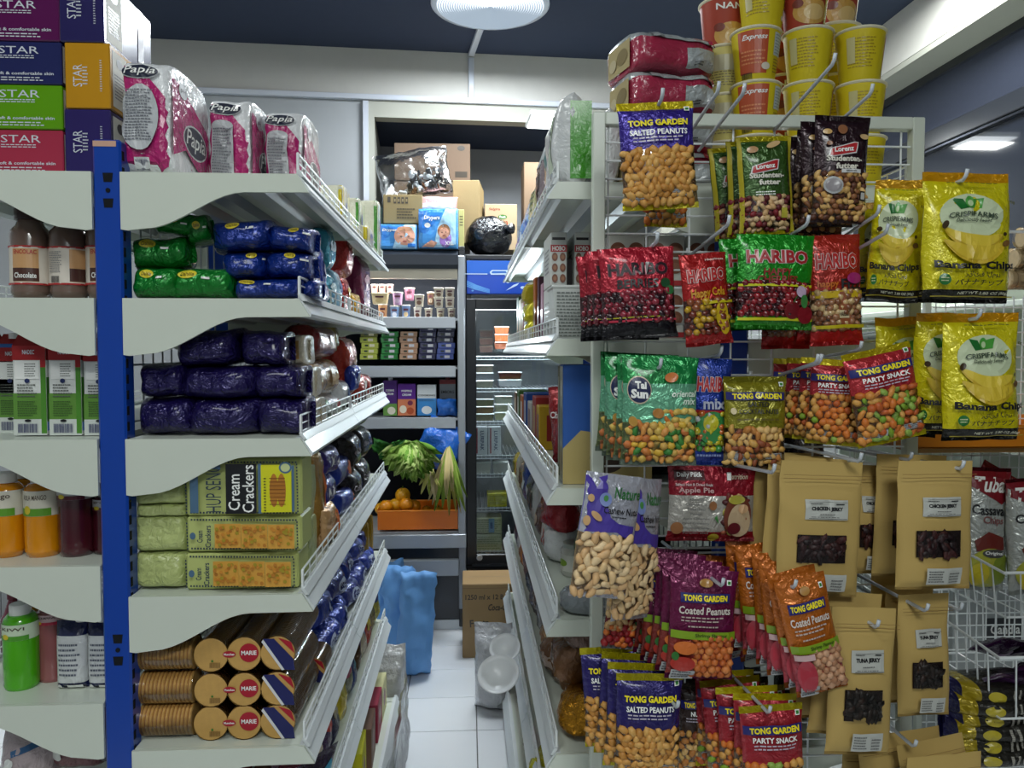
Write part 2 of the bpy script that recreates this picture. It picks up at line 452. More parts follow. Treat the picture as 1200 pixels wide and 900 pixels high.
# ================================================================== SETTING
navy = M('3b4356', 'matte', vary=.05); beige = M('c6c4be', 'matte', vary=.04); grey = M('a3a6a9', 'matte', vary=.03); grey2 = M('a0a3a8', 'matte', vary=.03)
cream = M('a8a89e', 'matte', vary=.03); white = M('dfe4e6', 'paint'); trunk_m = M('c3c8d2', 'paint')
tile_m = M('ebeef2', 'paint', rough=.25, vary=.03); grout = M('6d6e6c', 'matte'); dark = M('15171b', 'matte')
ZC = 3.225
fl = struct('floor', MB().box(-2.7, 2.8, -1.6, 5.9, -.05, -.004, grout))
TS = .296; tme = None
for i in range(-8, 9):
    for j in range(0, 18):
        x = -.265 + i*.3; y = .35 + j*.3
        if x < -2.6 or x > 2.4: continue
        if tme is None:
            o = MB().bbox(-TS/2, TS/2, -TS/2, TS/2, -.006, 0, tile_m, .0015).build('floor_tile', fl); tme = o.data
        else:
            o = bpy.data.objects.new('floor_tile', tme); COL.objects.link(o); o.parent = fl
        o.location = (x+TS/2, y+TS/2, 0)
struct('ceiling', MB().box(-2.7, 2.8, -1.6, 5.9, ZC, ZC+.05, navy))
# rear wall is turned a little: points on it are W(x, t) = front face at depth 4.13 + .066x (+t behind)
RW = Matrix.Translation((0, 4.64, 0)) @ Matrix.Rotation(math.atan(.066), 4, 'Z')
def rw(px, py, t=0):                # pixel -> local x,z on the rear wall's front face
    for _ in range(1):
        v = RC @ Vector(((px-600)/F, (450-py)/F, -1)); n = RW.to_3x3() @ Vector((0, 1, 0))
        o = RW @ Vector((0, t, 0)); k = (o-CAM).dot(n)/v.dot(n); q = RW.inverted() @ (CAM+v*k)
    return q
oL = rw(440, 300).x; oR = 1.17; oT = rw(560, 142).z; hT = rw(560, 119).z-.018
mb = MB()
mb.box(-2.6, 2.6, 0, .08, hT, ZC, beige, RW)
struct('wall_back', mb)
mb = MB(); pL = rw(427, 300).x
mb.box(-2.6, pL, 0, .08, 0, hT, grey, RW)
mb.box(oR+.12, 2.6, 0, .08, 0, hT, grey, RW)
struct('wall_back_lower', mb)
mb = MB(); mb.box(pL, oR+.12, -.012, .08, oT, hT, cream, RW)
struct('trim_1', mb)                # header of the alcove
struct('trim_2', MB().box(pL, pL+.03, -.03, .1, 0, hT-.01, trunk_m, RW).box(pL+.03, oL, -.012, .09, 0, oT, cream, RW))
struct('trim_3', MB().box(oR, oR+.12, -.012, .09, 0, oT, cream, RW))
# alcove behind: side walls, back wall with a panel joint, ceiling
AD = .72
struct('wall_alcove_back', MB().box(oL-.05, oR+.1, AD, AD+.05, 0, 2.33, grey2, RW).box(oL-.05, oR+.1, AD, AD+.05, 2.34, oT+.3, grey2, RW))
struct('trim_4', MB().box(oL-.05, oR+.1, AD-.006, AD, 2.322, 2.348, M('8d9196', 'paint'), RW))
struct('wall_alcove_left', MB().box(oL-.06, oL, .09, AD, 0, oT+.25, cream, RW))
struct('wall_alcove_right', MB().box(oR, oR+.06, .09, AD, 0, oT+.25, grey2, RW))
struct('ceiling_alcove', MB().box(oL-.05, oR+.1, .08, AD, oT+.02, oT+.06, navy, RW))
# cable trunking: along the header and down from the lamp
MBt = MB().bbox(-2.2, rw(700, 120).x+.6, -.035, 0, hT-.002, hT+.028, trunk_m, .003, RW); struct('trim_5', MBt)
q = rw(552, 80)
struct('trim_6', MB().bbox(q.x-.016, q.x+.016, -.02, 0, hT+.028, ZC-.03, trunk_m, .003, RW))
wp = RW @ Vector((q.x, -.012, ZC-.014)); lampc = Vector((.115, 3.92, ZC))
mb = MB(); dv = (lampc-wp); dv.z = 0; L_ = dv.length; ang = math.atan2(dv.x, -dv.y)
Mx = Matrix.Translation((wp.x, wp.y, ZC)) @ Matrix.Rotation(ang, 4, 'Z')
mb.bbox(-.017, .017, -L_, 0, -.022, 0, trunk_m, .003, Mx); struct('trim_7', mb)
# other walls
struct('wall_left', MB().box(-2.65, -2.6, -1.6, 4.6, 0, ZC, grey))
struct('wall_behind', MB().box(-2.65, 2.8, -1.6, -1.55, 0, ZC, grey))
# right side: bulkhead, metallic header and dark glazing
XR = 2.40
struct('wall_right_bulkhead', MB().box(2.2, 2.75, -1.6, 4.8, 2.96, ZC, beige))
struct('trim_8', MB().box(2.203, XR, -1.6, 4.8, 2.93, 2.96, cream))
struct('trim_9', MB().box(XR-.02, XR+.06, -1.6, 4.8, 2.89, 2.93, M('1b1d22', 'paint')))
steel = M('4b5163', 'metal', rough=.34, metal=.7, bump=.5, bs=120)
mb = MB().box(XR, XR+.05, -1.6, 3.1, 2.63, 2.89, steel); mb.box(XR, XR+.05, 3.108, 4.8, 2.63, 2.89, steel); struct('wall_right_header', mb)
struct('window_frame', MB().bbox(XR-.03, XR+.06, -1.6, 4.8, 2.54, 2.63, M('20232a', 'paint'), .004).bbox(XR-.022, XR+.04, -1.6, 4.8, 2.525, 2.538, M('3b3f49', 'metal'), .002))
wn = struct('window_1', MB().box(XR, XR+.03, -1.6, .9, .1, 2.54, M('191d27', 'plastic', rough=.05, bump=.0, bs=8)))
MB().box(XR, XR+.03, .91, 4.8, .1, 2.54, M('191d27', 'plastic', rough=.05, bump=.0, bs=8)).build('pane', wn)
struct('wall_right', MB().box(XR+.04, XR+.1, -1.6, 4.8, 0, 2.95, dark))
struct('baseboard_right', MB().box(XR-.02, XR, -1.6, 4.8, 0, .1, grey))
# ------------------------------------------------------------------ lamps
def panel_lamp(label, loc, sx, sy, s, rot=(0, 0, 0), st=6):
    t = thing('panel_lamp', label, 'lamp', loc, rot)
    MB().bbox(-sx/2-.012, sx/2+.012, -sy/2-.012, sy/2+.012, .006, .03, white, .004).build('housing', t)
    MB().box(-sx/2, sx/2, -sy/2, sy/2, 0, .006, emit('f4faff', st)).build('diffuser', t); return t
panel_lamp('bright square LED panel lamp fixed at the alcove header', RW @ Vector((rw(641, 140).x, -.12, hT-.125)), .24, .19, 1, (R_(-5), 0, R_(3.8)), 5)
panel_lamp('LED panel lamp hidden behind the cup tower, mirrored in the dark glazing', (1.83, 4.42, 2.70), .26, .2, 1)
panel_lamp('flat LED ceiling panel lamp glowing over the dark glazing at right', (1.75, 3.2, ZC-.032), .5, .5, 1)
# round lamp with ribbed glass
t = thing('round_ceiling_lamp', 'large round ribbed glass lamp glowing under the navy ceiling', 'lamp', (lampc.x, lampc.y, 0))
zc = 3.185
MB().lathe([(.25, ZC), (.288, zc+.02), (.292, zc+.006), (.286, zc), (.262, zc-.002)], M('c9d2e0', 'paint'), 56, cap=False).build('lamp_housing', t, smooth=True)
L1, L2 = emit('e4effa', 1.25), emit('b4c8dc', .62); pr = []; ms = []
for m_ in (L1, L2):
    m_.node_tree.nodes['Principled BSDF'].inputs['Base Color'].default_value = (.1, .1, .1, 1)
for i in range(22):
    pr += [(.262-.0115*i, zc-.002), (.262-.0115*i-.0055, zc-.008)]; ms += [L1, L2]
pr.append((.002, zc-.002))
MB().lathe(pr, ms, 64, cap=True).build('ribbed_diffuser', t)
# air conditioner on the bulkhead
t = thing('air_conditioner', 'white ceiling air conditioner cassette above the dark glazing', 'air conditioner', (0, 0, 0))
a = P(1160, 6, 2.15); 
MB().bbox(1.62, 2.16, 1.9, 2.7, 3.02, ZC-.002, cream, .02).build('case', t)
for k in range(3): MB().bbox(1.72+.12*k, 1.80+.12*k, 1.96, 2.64, 3.005, 3.022, [M('4a4d52', 'plastic'), white, M('4a4d52', 'plastic')][k], .004, ).build('louvre', t)

# ================================================================== GONDOLAS
shelf_w = M('cfd6ca', 'paint', rough=.28, vary=.02); shelf_u = M('a9adaf', 'metal', rough=.3, metal=.35, vary=.03); blue = M('0d3f9f', 'paint', vary=.03)
railw = M('d2d8da', 'paint', rough=.45, vary=.02); wirew = M('e6ebec', 'paint', vary=.01)
def gondola(name, label, Ys, sx0, sx1, levels, xf, levels2=None, sides=(1, -1), top=1.914, xbase=None, g=True, slots=True):
    """levels = z of the shelf tops; xf = distance of the front edge from the spine"""
    t = thing(name, label, 'shelving', ((sx0+sx1)/2, Ys[0], 0)); cx = (sx0+sx1)/2; hw = (sx1-sx0)/2; y0 = Ys[0]
    for Y in Ys:
        yy = Y-y0; u = MB().bbox(-hw, hw, yy, yy+.045, 0, top, blue, .004).build('upright', t)
        if Y == Ys[0]:
            for z0 in (1.84, 1.79, .92, .875):
                MB().prism([(-.008, -.009), (.008, -.009), (.010, .009), (-.010, .009)], -.0006, .002, lambda p, q, a, z0=z0: (p+.002, a, z0+q), dark).build('slot', u)
            for z0 in (1.815, .8975): MB().lathe([(.0045, -.0006), (.0045, .002)], dark, 10, Matrix.Translation((.002, 0, z0)) @ Matrix.Rotation(R_(90), 4, 'X')).build('round_hole', u)
            mb = MB(); z = .3
            while z < top-.03:
                mb.box(hw-.0005, hw+.0012, .005, .014, z, z+.018, dark); z += .0315
            mb.build('slot_row', u)['kind'] = 'stuff'
            MB().box(-hw+.002, hw-.008, -.001, 0, top-.014, top-.003, M('c9a08c', 'ink')).build('maker_label', u)
    for bi in range(len(Ys)-1):
        a, b = Ys[bi]-y0+.045, Ys[bi+1]-y0
        mb = MB()
        for k in range(int((b-a)/.055)+1): mb.tube([(0, a+k*.055, .1), (0, a+k*.055, top-.1)], .0022, shelf_u, 4)
        z = .15
        while z < top-.1: mb.tube([(.002, a, z), (.002, b, z)], .0022, shelf_u, 4); z += .12
        mb.build('wire_back', t)['kind'] = 'stuff'
    for s in sides:
        for li, z in enumerate(levels if (s > 0 or not levels2) else levels2):
            base = (li == len(levels)-1)
            L = xf if not base else (xbase or xf)
            for bi in range(len(Ys)-1):
                a, b = Ys[bi]-y0, Ys[bi+1]-y0+(.0 if bi < len(Ys)-2 else .045)
                fx = lambda x: s*(hw+x)
                mb = MB(); x0, x1 = sorted((fx(.002), fx(L-.028)))
                mb.box(x0, x1, a+.004, b-.004, z-.012, z, shelf_w)
                sh = mb.build('shelf_board', t)
                for k in range(3):
                    mb = MB(); xx0, xx1 = sorted((fx(.03+.095*k), fx(.09+.095*k))); mb.prism([(xx0, z-.0125), (xx0+.012, z-.030), (xx1-.012, z-.030), (xx1, z-.0125)], a+.01, b-.01, lambda p, q, r: (p, r, q), shelf_u); mb.build('stiffener', sh)
                mb = MB()
                if base: mb.box(*sorted((fx(L-.05), fx(L-.062))), a, b, 0, z-.02, M('3a3c40', 'paint'))
                pr = [(L-.03, z+.001), (L-.018, z+.001), (L+.004, z-.030), (L+.002, z-.036), (L-.004, z-.036), (L-.014, z-.024), (L-.02, z-.03), (L-.03, z-.034)]
                if s < 0: pr = pr[::-1]
                mb.prism(pr, a+.002, b-.002, lambda p, q, r: (fx(p), r, q), railw)
                pr2 = [(L-.024, z+.010), (L-.016, z+.010), (L-.008, z-.004), (L-.016, z-.004)]
                mb.prism(pr2, a+.002, b-.002, lambda p, q, r: (fx(p), r, q), railw); mb.build('price_rail', sh)
                if not base:
                    mb = MB(); xx = fx(L-.022); zt = z+.045; ya, yb = a+.012, b-.012
                    for zz, rr in ((zt, .0024), (z+.028, .0017), (z+.012, .0017)): mb.tube([(xx, ya, zz), (xx, yb, zz)], rr, wirew, 5)
                    n = int((yb-ya)/.07)
                    for k in range(n+1): yy = ya+(yb-ya)*k/n; mb.tube([(xx, yy, z+.002), (xx, yy, zt)], .0019 if k not in (0, n) else .0034, wirew, 5)
                    mb.build('wire_guard', sh)['kind'] = 'stuff'
            for Y in Ys:                # end brackets
                yy = Y-y0; pts = [(.0, z), (L-.02, z), (L+.002, z-.036), (.24, z-.037)]
                if base and L < .25: pts[3] = (L-.03, z-.037)
                for k in range(1, 11):
                    u = k/10; pts.append((.24-.195*u, z-.037-.073*(u*u*(3-2*u))))
                pts += [(.012, z-.114), (.0, z-.112)]
                if base: pts = [(0, z), (L-.02, z), (L, z-.036), (L, .0), (0, .0)]
                mb = MB(); fx = lambda x: s*(hw+x); off = (-.006, -.001) if Y == Ys[0] else (-.002, .002)
                mb.prism(pts if s > 0 else pts[::-1], yy+off[0], yy+off[1]+.002, lambda p, q, r: (fx(p), r, q), shelf_w)
                mb.build('bracket', t)
    return t
LSX0, LSX1 = X(113, 1.6), X(146, 1.6)
LZ = [Z(207, 1.6), Z(351, 1.6), Z(512, 1.6), Z(692, 1.6), Z(868, 1.6), .41, .085]
LXF = X(363, 1.6) - LSX1
LZ2 = LZ[:3] + [Z(656, 1.6), Z(813, 1.6), .50, .085]
gondola('gondola_shelving', 'white gondola shelving with a blue upright, left of the aisle', [1.6, 2.28, 3.13], LSX0, LSX1, LZ, LXF, LZ2, xbase=LXF+.04)
RX0, RX1 = X(843, 1.68), X(877, 1.68)
RZ = [Z(212, 1.68), Z(397, 1.68), Z(573, 1.68), Z(728, 1.68), Z(886, 1.68), .33, .085]
RXF = RX0 - X(642, 1.68)
gondola('gondola_shelving', 'white gondola shelving with a blue upright, right of the aisle behind the wire grid', [1.68, 2.47, 3.71], RX0, RX1, RZ, RXF, top=1.8, xbase=RXF+.03)
print('LEFT', LSX0, LSX1, LXF, LZ); print('RIGHT', RX0, RX1, RXF, RZ)

# ================================================================== WIRE GRID END RACK
GY = 1.60
GX0, GX1 = X(693, GY), X(1075, GY); GT = Z(130, GY)
g = thing('wire_grid_rack', 'white wire grid end rack with long display hooks', 'display rack', ((GX0+GX1)/2, GY, 0)); gcx = (GX0+GX1)/2
hwid = (GX1-GX0)/2; fr = .0255
for nm, bb in (('frame_post', (-hwid, -hwid+fr, 0, GT)), ('frame_post', (hwid-fr, hwid, 0, GT)), ('frame_rail', (-hwid+fr, hwid-fr, GT-fr, GT)), ('frame_rail', (-hwid+fr, hwid-fr, .08, .08+fr))):
    MB().bbox(bb[0], bb[1], -.012, .012, bb[2], bb[3], shelf_w, .002).build(nm, g)
z = GT-fr-.033; wm = None
while z > .12:
    if wm is None: o = MB().tube([(-hwid+fr, 0, 0), (hwid-fr, 0, 0)], .0021, wirew, 6).build('wire', g); wm = o.data
    else: o = bpy.data.objects.new('wire', wm); COL.objects.link(o); o.parent = g
    o.location = (0, 0, z); z -= .0367
wm = None
for px in (712, 757, 807, 857, 905, 955, 1005, 1052):
    x = X(px, GY)-gcx
    if wm is None: o = MB().tube([(0, .004, .09), (0, .004, GT-.02)], .0021, wirew, 6).build('wire', g); wm = o.data
    else: o = bpy.data.objects.new('wire', wm); COL.objects.link(o); o.parent = g
    o.location = (x, 0, 0)
hookm = M('c4cbd3', 'paint', rough=.25)
def hook(px, py, Y=1.36, rise=.035, r=.0034, droot=0, par=None, yroot=None):
    """a display hook whose upturned tip shows at px,py; Y = depth of the tip"""
    tip = P(px, py, Y); yr = yroot or GY-.004
    base = Vector((tip.x+droot, yr, tip.z-rise-.012)); k = Vector((tip.x, Y+.012, tip.z-.016))
    o = Vector((gcx, GY, 0)) if par is None else Vector(par.location)
    return MB().tube([base-o+Vector((0, 0, .0)), k-o, Vector((tip.x, Y+.004, tip.z-.010))-o, tip-o], r, hookm, 7).build('hook', par or g, smooth=True)
for rz in (294, 440, 645, 770):
    z = Z(rz, GY); mb = MB().tube([(-hwid+fr, -.006, z), (hwid-fr, -.006, z)], .0024, wirew, 6)
    for k in range(9): mb.tube([(-hwid+.06+k*.068, -.006, z), (-hwid+.06+k*.068, -.006, z+.008)], .003, wirew, 6)
    mb.build('hook_bar', g)
# ================================================================== GOODS ON THE LEFT GONDOLA
kraft = M('a3825a', 'kraft'); 
foilw = M('dfe4ea', 'ink')
silver = M('cfd3dc', 'ink')
def onz(li): return LZ[li] + .001
# ---------------- facial tissue boxes on the top shelf
def tissue_box(label, hexc, x0, x1, y0, y1, Y, d, vertical, bottom=None):
    xc, zb, w, h = fit(x0, x1, y0, y1, Y)
    mt = M(hexc, 'plastic', rough=.22)
    if not vertical:
        f = [('text', 'STAR', .12, .80, .36, .17, silver, {'bold': .0}), ('lines', .12, .64, .36, .10, 2, silver),
             ('text', 'For soft & comfortable skin', .12, .25, .62, .07, silver), ('lines', .12, .12, .44, .12, 2, silver)]
        if x0 < -20: f = [(*q[:2], q[2]+.0, *q[3:]) if q[0] == 'text' else q for q in f]
    else:
        f = [('text', 'STAR', -.22, .50, .20, .34, silver, {'rot': 90, 'bold': .0}), ('lines', -.05, .50, .12, .3, 6, silver), ('lines', .30, .5, .05, .5, 14, silver)]
    sd = [('rect', -.30, .5, .3, .86, M('e4e2d8', 'card')), ('lines', -.30, .4, .22, .4, 8, M('55505e', 'ink')), ('ell', -.30, .78, .14, .16, M('3c3a3a', 'ink')), ('rect', .25, .5, .12, .98, M('d8d8e0', 'film'))]
    b = carton('tissue_box', label, 'tissue box', w, d, h, mt, {'front': f, 'right': sd}, (xc, Y+d/2, bottom if bottom is not None else zb), group=None)
    return b
zt = onz(0); Yb = 1.66
hts = Z(150, Yb)-Z(204, Yb)
tissue_box('red tissue box at the bottom of the left stack on the top shelf', 'a6324a', -56, 74, 152, 204, Yb, .11, False)
tissue_box('bright green tissue box above the red one', '5d9a12', -58, 73, 99, 151, Yb, .11, False)
tissue_box('dark navy tissue box above the green one', '252a5a', -60, 72, 48, 98, Yb, .11, False)
tissue_box('plum purple tissue box, topmost visible of the left stack', '58184f', -64, 69, -6, 47, Yb, .11, False)
tissue_box('violet-navy tissue box standing on its end behind the blue upright', '2e2560', 76, 130, 128, 204, Yb, .22, True)
tissue_box('golden yellow tissue box standing on its end', 'c08a1c', 76, 129, 50, 127, Yb, .22, True)
tissue_box('dark indigo tissue box on top of the golden yellow one', '2a2659', 69, 121, -33, 49, Yb, .24, True)
for k in range(2):
    xc = X(124+3*k, 1.9); xc, zb, w, h = fit(118, 132+8*k, -10+22*k, 60+20*k, 1.93+.13*k)
    soft('wrapped_tissue_pack', ['film-wrapped white tissue multipack behind the indigo tissue box', 'film-wrapped white tissue multipack, hindmost behind the golden box'][k], 'tissue pack', .12, .2, .10, [(1, M('d4d8e6', 'film'))], [], (X(120, 1.98)+.06*k, 1.98+.12*k, zt if k else zt+.17), nu_=6, nv_=6, ts=.02, bs=.02, wr=.004)
# ---------------- toilet roll packs
pk = M('b3246e', 'film'); wf = M('e9ebee', 'film'); dk = M('23283c', 'ink'); gr = M('b9bcc0', 'ink')
def toilet_pack(label, x0, x1, Y, d, seed, oval):
    w = X(x1, Y)-X(x0, Y); h = .235
    dec = [('poly', [(-.5, .92), (-.1, .93), (.14, .80), (.5, .62), (.5, .1), (.2, .02), (-.5, .02)], pk, {'name': 'pink_print'}),
           ('ell', -.06, .87, .80, .13, wf), ('ell', -.06, .87, .76, .115, dk), ('text', 'Papia', -.06, .87, .66, .085, WH, {'shear': .25, 'bold': .01})]
    if oval: dec += [('ell', -.08, .48, .8, .56, gr), ('lines', -.08, .5, .56, .44, 18, M('6c6f78', 'ink')), ('rect', -.05, .09, .3, .1, wf), ('bars', -.05, .08, .26, .08, M('3a4060', 'ink'))]
    else: dec += [('rect', -.1, .38, .52, .66, gr), ('ell', -.1, .70, .52, .1, gr), ('lines', -.1, .40, .44, .56, 20, M('6c6f78', 'ink'))]
    t = soft('toilet_roll_pack', label, 'toilet roll pack', w, h, d, [(1, wf, 'film_wrap')], dec, (X((x0+x1)/2, Y), Y+d/2, zt), nv_=7, nu_=9, ts=.01, bs=.01, pinch=0, wr=.0045, seed=seed, NU=16, NV=22, bottom=0, doff=.0032)
    # side print
    def SF(a, b, o=0): 
        zz = b*h; y = a*d*.94; return (w/2*(1-abs(2*a)**9*.1)+.0035+o+noise.noise(Vector((a*8, b*9, seed)))*.0012, y, zz)
    decals_build(t, SF, d, h, [('poly', [(-.46, .86), (-.2, .82), (.1, .7), (.46, .58), (.46, .06), (.1, .18), (-.2, .3), (-.46, .2)], pk, {'name': 'pink_print'}),
        ('ell', .05, .42, .6, .30, wf), ('ell', .05, .42, .56, .27, dk), ('text', 'Papia', .05, .42, .48, .19, WH, {'shear': .25, 'bold': .01}), ('ell', -.25, .80, .2, .13, M('c8cad0', 'ink')), ('text', 'pH', -.25, .80, .12, .05, dk)])
    return t
toilet_pack('pink toilet roll pack with an oval text panel, nearest on the top shelf', 147, 203, 1.63, .26, 1, True)
toilet_pack('pink toilet roll pack, middle of the three, square text panel', 246, 296, 1.86, .25, 2, False)
toilet_pack('pink toilet roll pack, farthest from the blue upright', 311, 357, 1.95, .24, 3, False)
# napkin packs far on the top shelf
nap = M('ecebd4', 'film'); yl = M('e6d21c', 'film'); gn = M('55a53a', 'film')
for i, (x0, x1, ytop, Y, c, lb) in enumerate([(376, 402, 216, 2.42, yl, 'cream paper napkin pack with a yellow edge, nearest of the napkin packs'), (400, 421, 231, 2.66, gn, 'cream paper napkin pack, middle of the upright napkin packs'), (417, 443, 234, 2.92, gn, 'cream paper napkin pack with green and blue edge, farthest on the top shelf'), (402, 431, 264, 2.56, yl, 'low cream napkin pack with yellow edge beside the guard wire')]):
    w = X(x1, Y)-X(x0, Y); h = Z(ytop, Y)-zt; d = .14 if i != 3 else .2
    t = soft('napkin_pack', lb, 'napkins', w, h, d, [(1, nap, 'wrap')], [('rect', .42, .5, .14, .94, c, {'n': 8})], ((X(x0, Y)+X(x1, Y))/2, Y+d/2, zt), nv_=7, nu_=9, ts=.01, bs=.01, pinch=0, wr=.002, seed=i+4, bottom=0)
    decals_build(t, lambda a, b, o=0, w=w, d=d, h=h: (w/2+.003+o, a*d*.9, b*h), d, h, [('rect', -.42, .5, .12, .9, c), ('rect', .42, .5, .08, .9, gn if i else c), ('ell', 0, .55, .26, .3, M('23307a', 'ink')), ('lines', 0, .25, .3, .2, 3, M('23307a', 'ink'))])
# ---------------- biscuit packs: lying flow packs, long side to the viewer
def flow(name, label, cat, mats, x0, x1, y0, y1, Y, d, decals=(), seed=0, group=None, rot=(0, 0, 0), z=None, wr=.0065, seal=None, loc=None, nu=4.6, nv=3.2):
    xc, zb, w, h = fit(x0, x1, y0, y1, Y)
    return soft(name, label, cat, w, h, d, [(1, mats, 'wrapper')], decals, loc or (xc, Y+d/2, z if z is not None else zb), rot, group, nv_=nv, nu_=nu, ts=.01, bs=.01, pinch=-.02, wr=wr, seed=seed, NU=14, NV=12, bottom=.1, fins=True)
grn = M('0f7d2a', 'foil', bump=.8); lg = M('e2cf3a', 'ink'); lgd = M('4a2a1c', 'ink'); brn = M('42302a', 'ink')
dg = lambda a=-.15, b=.78, s=1: [('ell', a, b, .30*s, .28*s, lg, {'name': 'emblem'}), ('text', 'Dahlia', a, b, .22*s, .12*s, lgd, {'shear': .2, 'bold': .01}), ('rect', a+.3, b-.12, .14, .07, WH)]
rows = [(152, 206, 312, 349), (197, 270, 313, 349), (152, 214, 275, 313), (178, 222, 246, 274), (212, 240, 250, 284)]
nm = ['green biscuit pack, bottom left beside the blue upright', 'wide green biscuit pack, bottom row beside the blue packs', 'green biscuit pack lying on the bottom left green one', 'green biscuit pack on top with its emblem turned sideways', 'small green biscuit pack leaning at the top right of the green pile']
for i, r in enumerate(rows):
    flow('biscuit_pack', nm[i], 'biscuits', grn, *r, 1.63+.012*i, .12, dg(-.18 if i < 3 else 0, .76 if i < 3 else .6), i, rot=(0, R_([0, 0, -4, 6, -8][i]), R_([2, -3, 4, 0, 8][i])))
blu = M('0b2c80', 'foil', bump=.8)
rows = [(272, 352, 325, 350), (258, 310, 292, 326), (308, 361, 292, 326), (244, 313, 255, 292), (311, 362, 262, 293), (352, 371, 326, 350)]
nm = ['blue biscuit pack, bottom of the blue pile with a yellow emblem', 'blue biscuit pack, middle row left of the blue pile', 'blue biscuit pack, middle row right of the blue pile', 'blue biscuit pack, top left of the blue pile under the shelf', 'blue biscuit pack, top right of the blue pile', 'short blue biscuit pack at the wire guard, bottom right of the blue pile']
for i, r in enumerate(rows):
    flow('biscuit_pack', nm[i], 'biscuits', blu, *r, 1.64+.01*(i % 3), .16, dg([-.3, .2, .1, -.1, .1, 0][i], .8, .8) if i != 5 else [], i+9, rot=(0, R_([0, -2, 1, -3, 3, 0][i]), 0))
# ---------------- dark violet packs, shelf 3
vio = M('1d1550', 'foil', bump=1.0, rough=.16); vioe = M('c9c4b8', 'film')
rows = [(157, 222, 467, 511), (218, 300, 466, 511), (298, 356, 466, 511), (160, 214, 426, 467), (208, 298, 428, 468), (296, 352, 428, 468), (205, 275, 386, 429), (277, 330, 386, 428)]
nm = ['bottom left', 'bottom middle', 'bottom right', 'middle row left', 'middle row centre', 'middle row right', 'top row left', 'top row right']
for i, r in enumerate(rows):
    t = flow('biscuit_pack', 'shiny dark violet biscuit pack, %s of the violet pile' % nm[i], 'biscuits', vio, *r, 1.64, .17, [], i+20, rot=(0, R_([0, 1, 0, -1, 1, 0, -4, 2][i]), 0), wr=.006)
cr = M('d8cdb2', 'film'); bis = M('b98a42', 'ink')
for i, (x0, x1, y0, y1) in enumerate([(331, 355, 392, 428), (352, 364, 430, 466), (356, 369, 468, 508)]):
    flow('biscuit_pack', 'pale biscuit pack with a biscuit picture, %s at the end of the violet pile' % ['top', 'middle', 'bottom'][i], 'biscuits', cr, x0, x1, y0, y1, 1.76, .15, [('rect', 0, .5, .6, .6, bis), ('rect', 0, .5, .3, .3, M('d8b56a', 'ink'))], i+30, nu=6, nv=6, wr=.002)
# ---------------- cream crackers, shelf 4
ck = M('b9c278', 'paper', rough=.45); ckf = M('b4bf7a', 'film', rough=.3, bump=.8); ckb = M('2c3b4c', 'ink'); ckw = M('c3cc94', 'ink'); cky = M('d5d321', 'ink'); ckt = M('4b6a86', 'ink')
org = M('b9792c', 'ink'); orgl = M('d39c40', 'ink')
def border(a0, a1, b0, b1, mat, nx, ny, tx, ty):
    o = []
    for i in range(nx):
        a = a0+(a1-a0)*(i+.5)/nx
        o += [('rect', a, b0, (a1-a0)/nx*.55, ty, mat, {'n': 1, 'name': 'dotted_border'}), ('rect', a, b1, (a1-a0)/nx*.55, ty, mat, {'n': 1, 'name': 'dotted_border'})]
    for j in range(ny):
        b = b0+(b1-b0)*(j+.5)/ny
        o += [('rect', a0, b, tx, (b1-b0)/ny*.55, mat, {'n': 1, 'name': 'dotted_border'}), ('rect', a1, b, tx, (b1-b0)/ny*.55, mat, {'n': 1, 'name': 'dotted_border'})]
    return o
xc, zb, w, h = fit(218, 354, 537, 604, 1.63)
f = border(-.475, .475, .06, .94, ckb, 34, 16, .012, .03)
f = [(*q[:-1], q[-1]) for q in f]
f += [('rect', -.40, .5, .07, .82, ckt), ('text', 'HUP SENG', -.235, .5, .13, .80, ckb, {'rot': 90, 'bold': .0}), ('rect', -.235, .9, .12, .12, ckt),
      ('rect', .0, .5, .26, .86, BK), ('text', 'Cream', -.06, .44, .10, .62, WH, {'rot': 90, 'bold': .01}), ('text', 'Crackers', .06, .50, .10, .82, WH, {'rot': 90, 'bold': .01}),
      ('rect', .16, .5, .03, .86, ckt), ('rect', .30, .5, .26, .82, cky), ('ell', .28, .47, .075, .58, org, {'name': 'biscuit_print'}), ('ell', .345, .47, .075, .58, org, {'name': 'biscuit_print'}),
      ('ell', .38, .86, .11, .2, ckt), ('ell', .38, .86, .08, .14, ckw), ('lines', .205, .4, .02, .6, 12, BK), ('rect', .445, .5, .02, .8, ckt)]
for k in range(8): f += [('rect', .28, .23+.065*k, .07, .012, M('7c4a1a', 'ink'), {'n': 1, 'name': 'biscuit_print'}), ('rect', .345, .23+.065*k, .07, .012, M('7c4a1a', 'ink'), {'n': 1, 'name': 'biscuit_print'})]
carton('cracker_pack', 'large pale green cream cracker pack with a black name panel', 'crackers', w, .10, h, ck, {'front': f}, (xc, 1.63+.05, zb), bev=.004)
gl = None
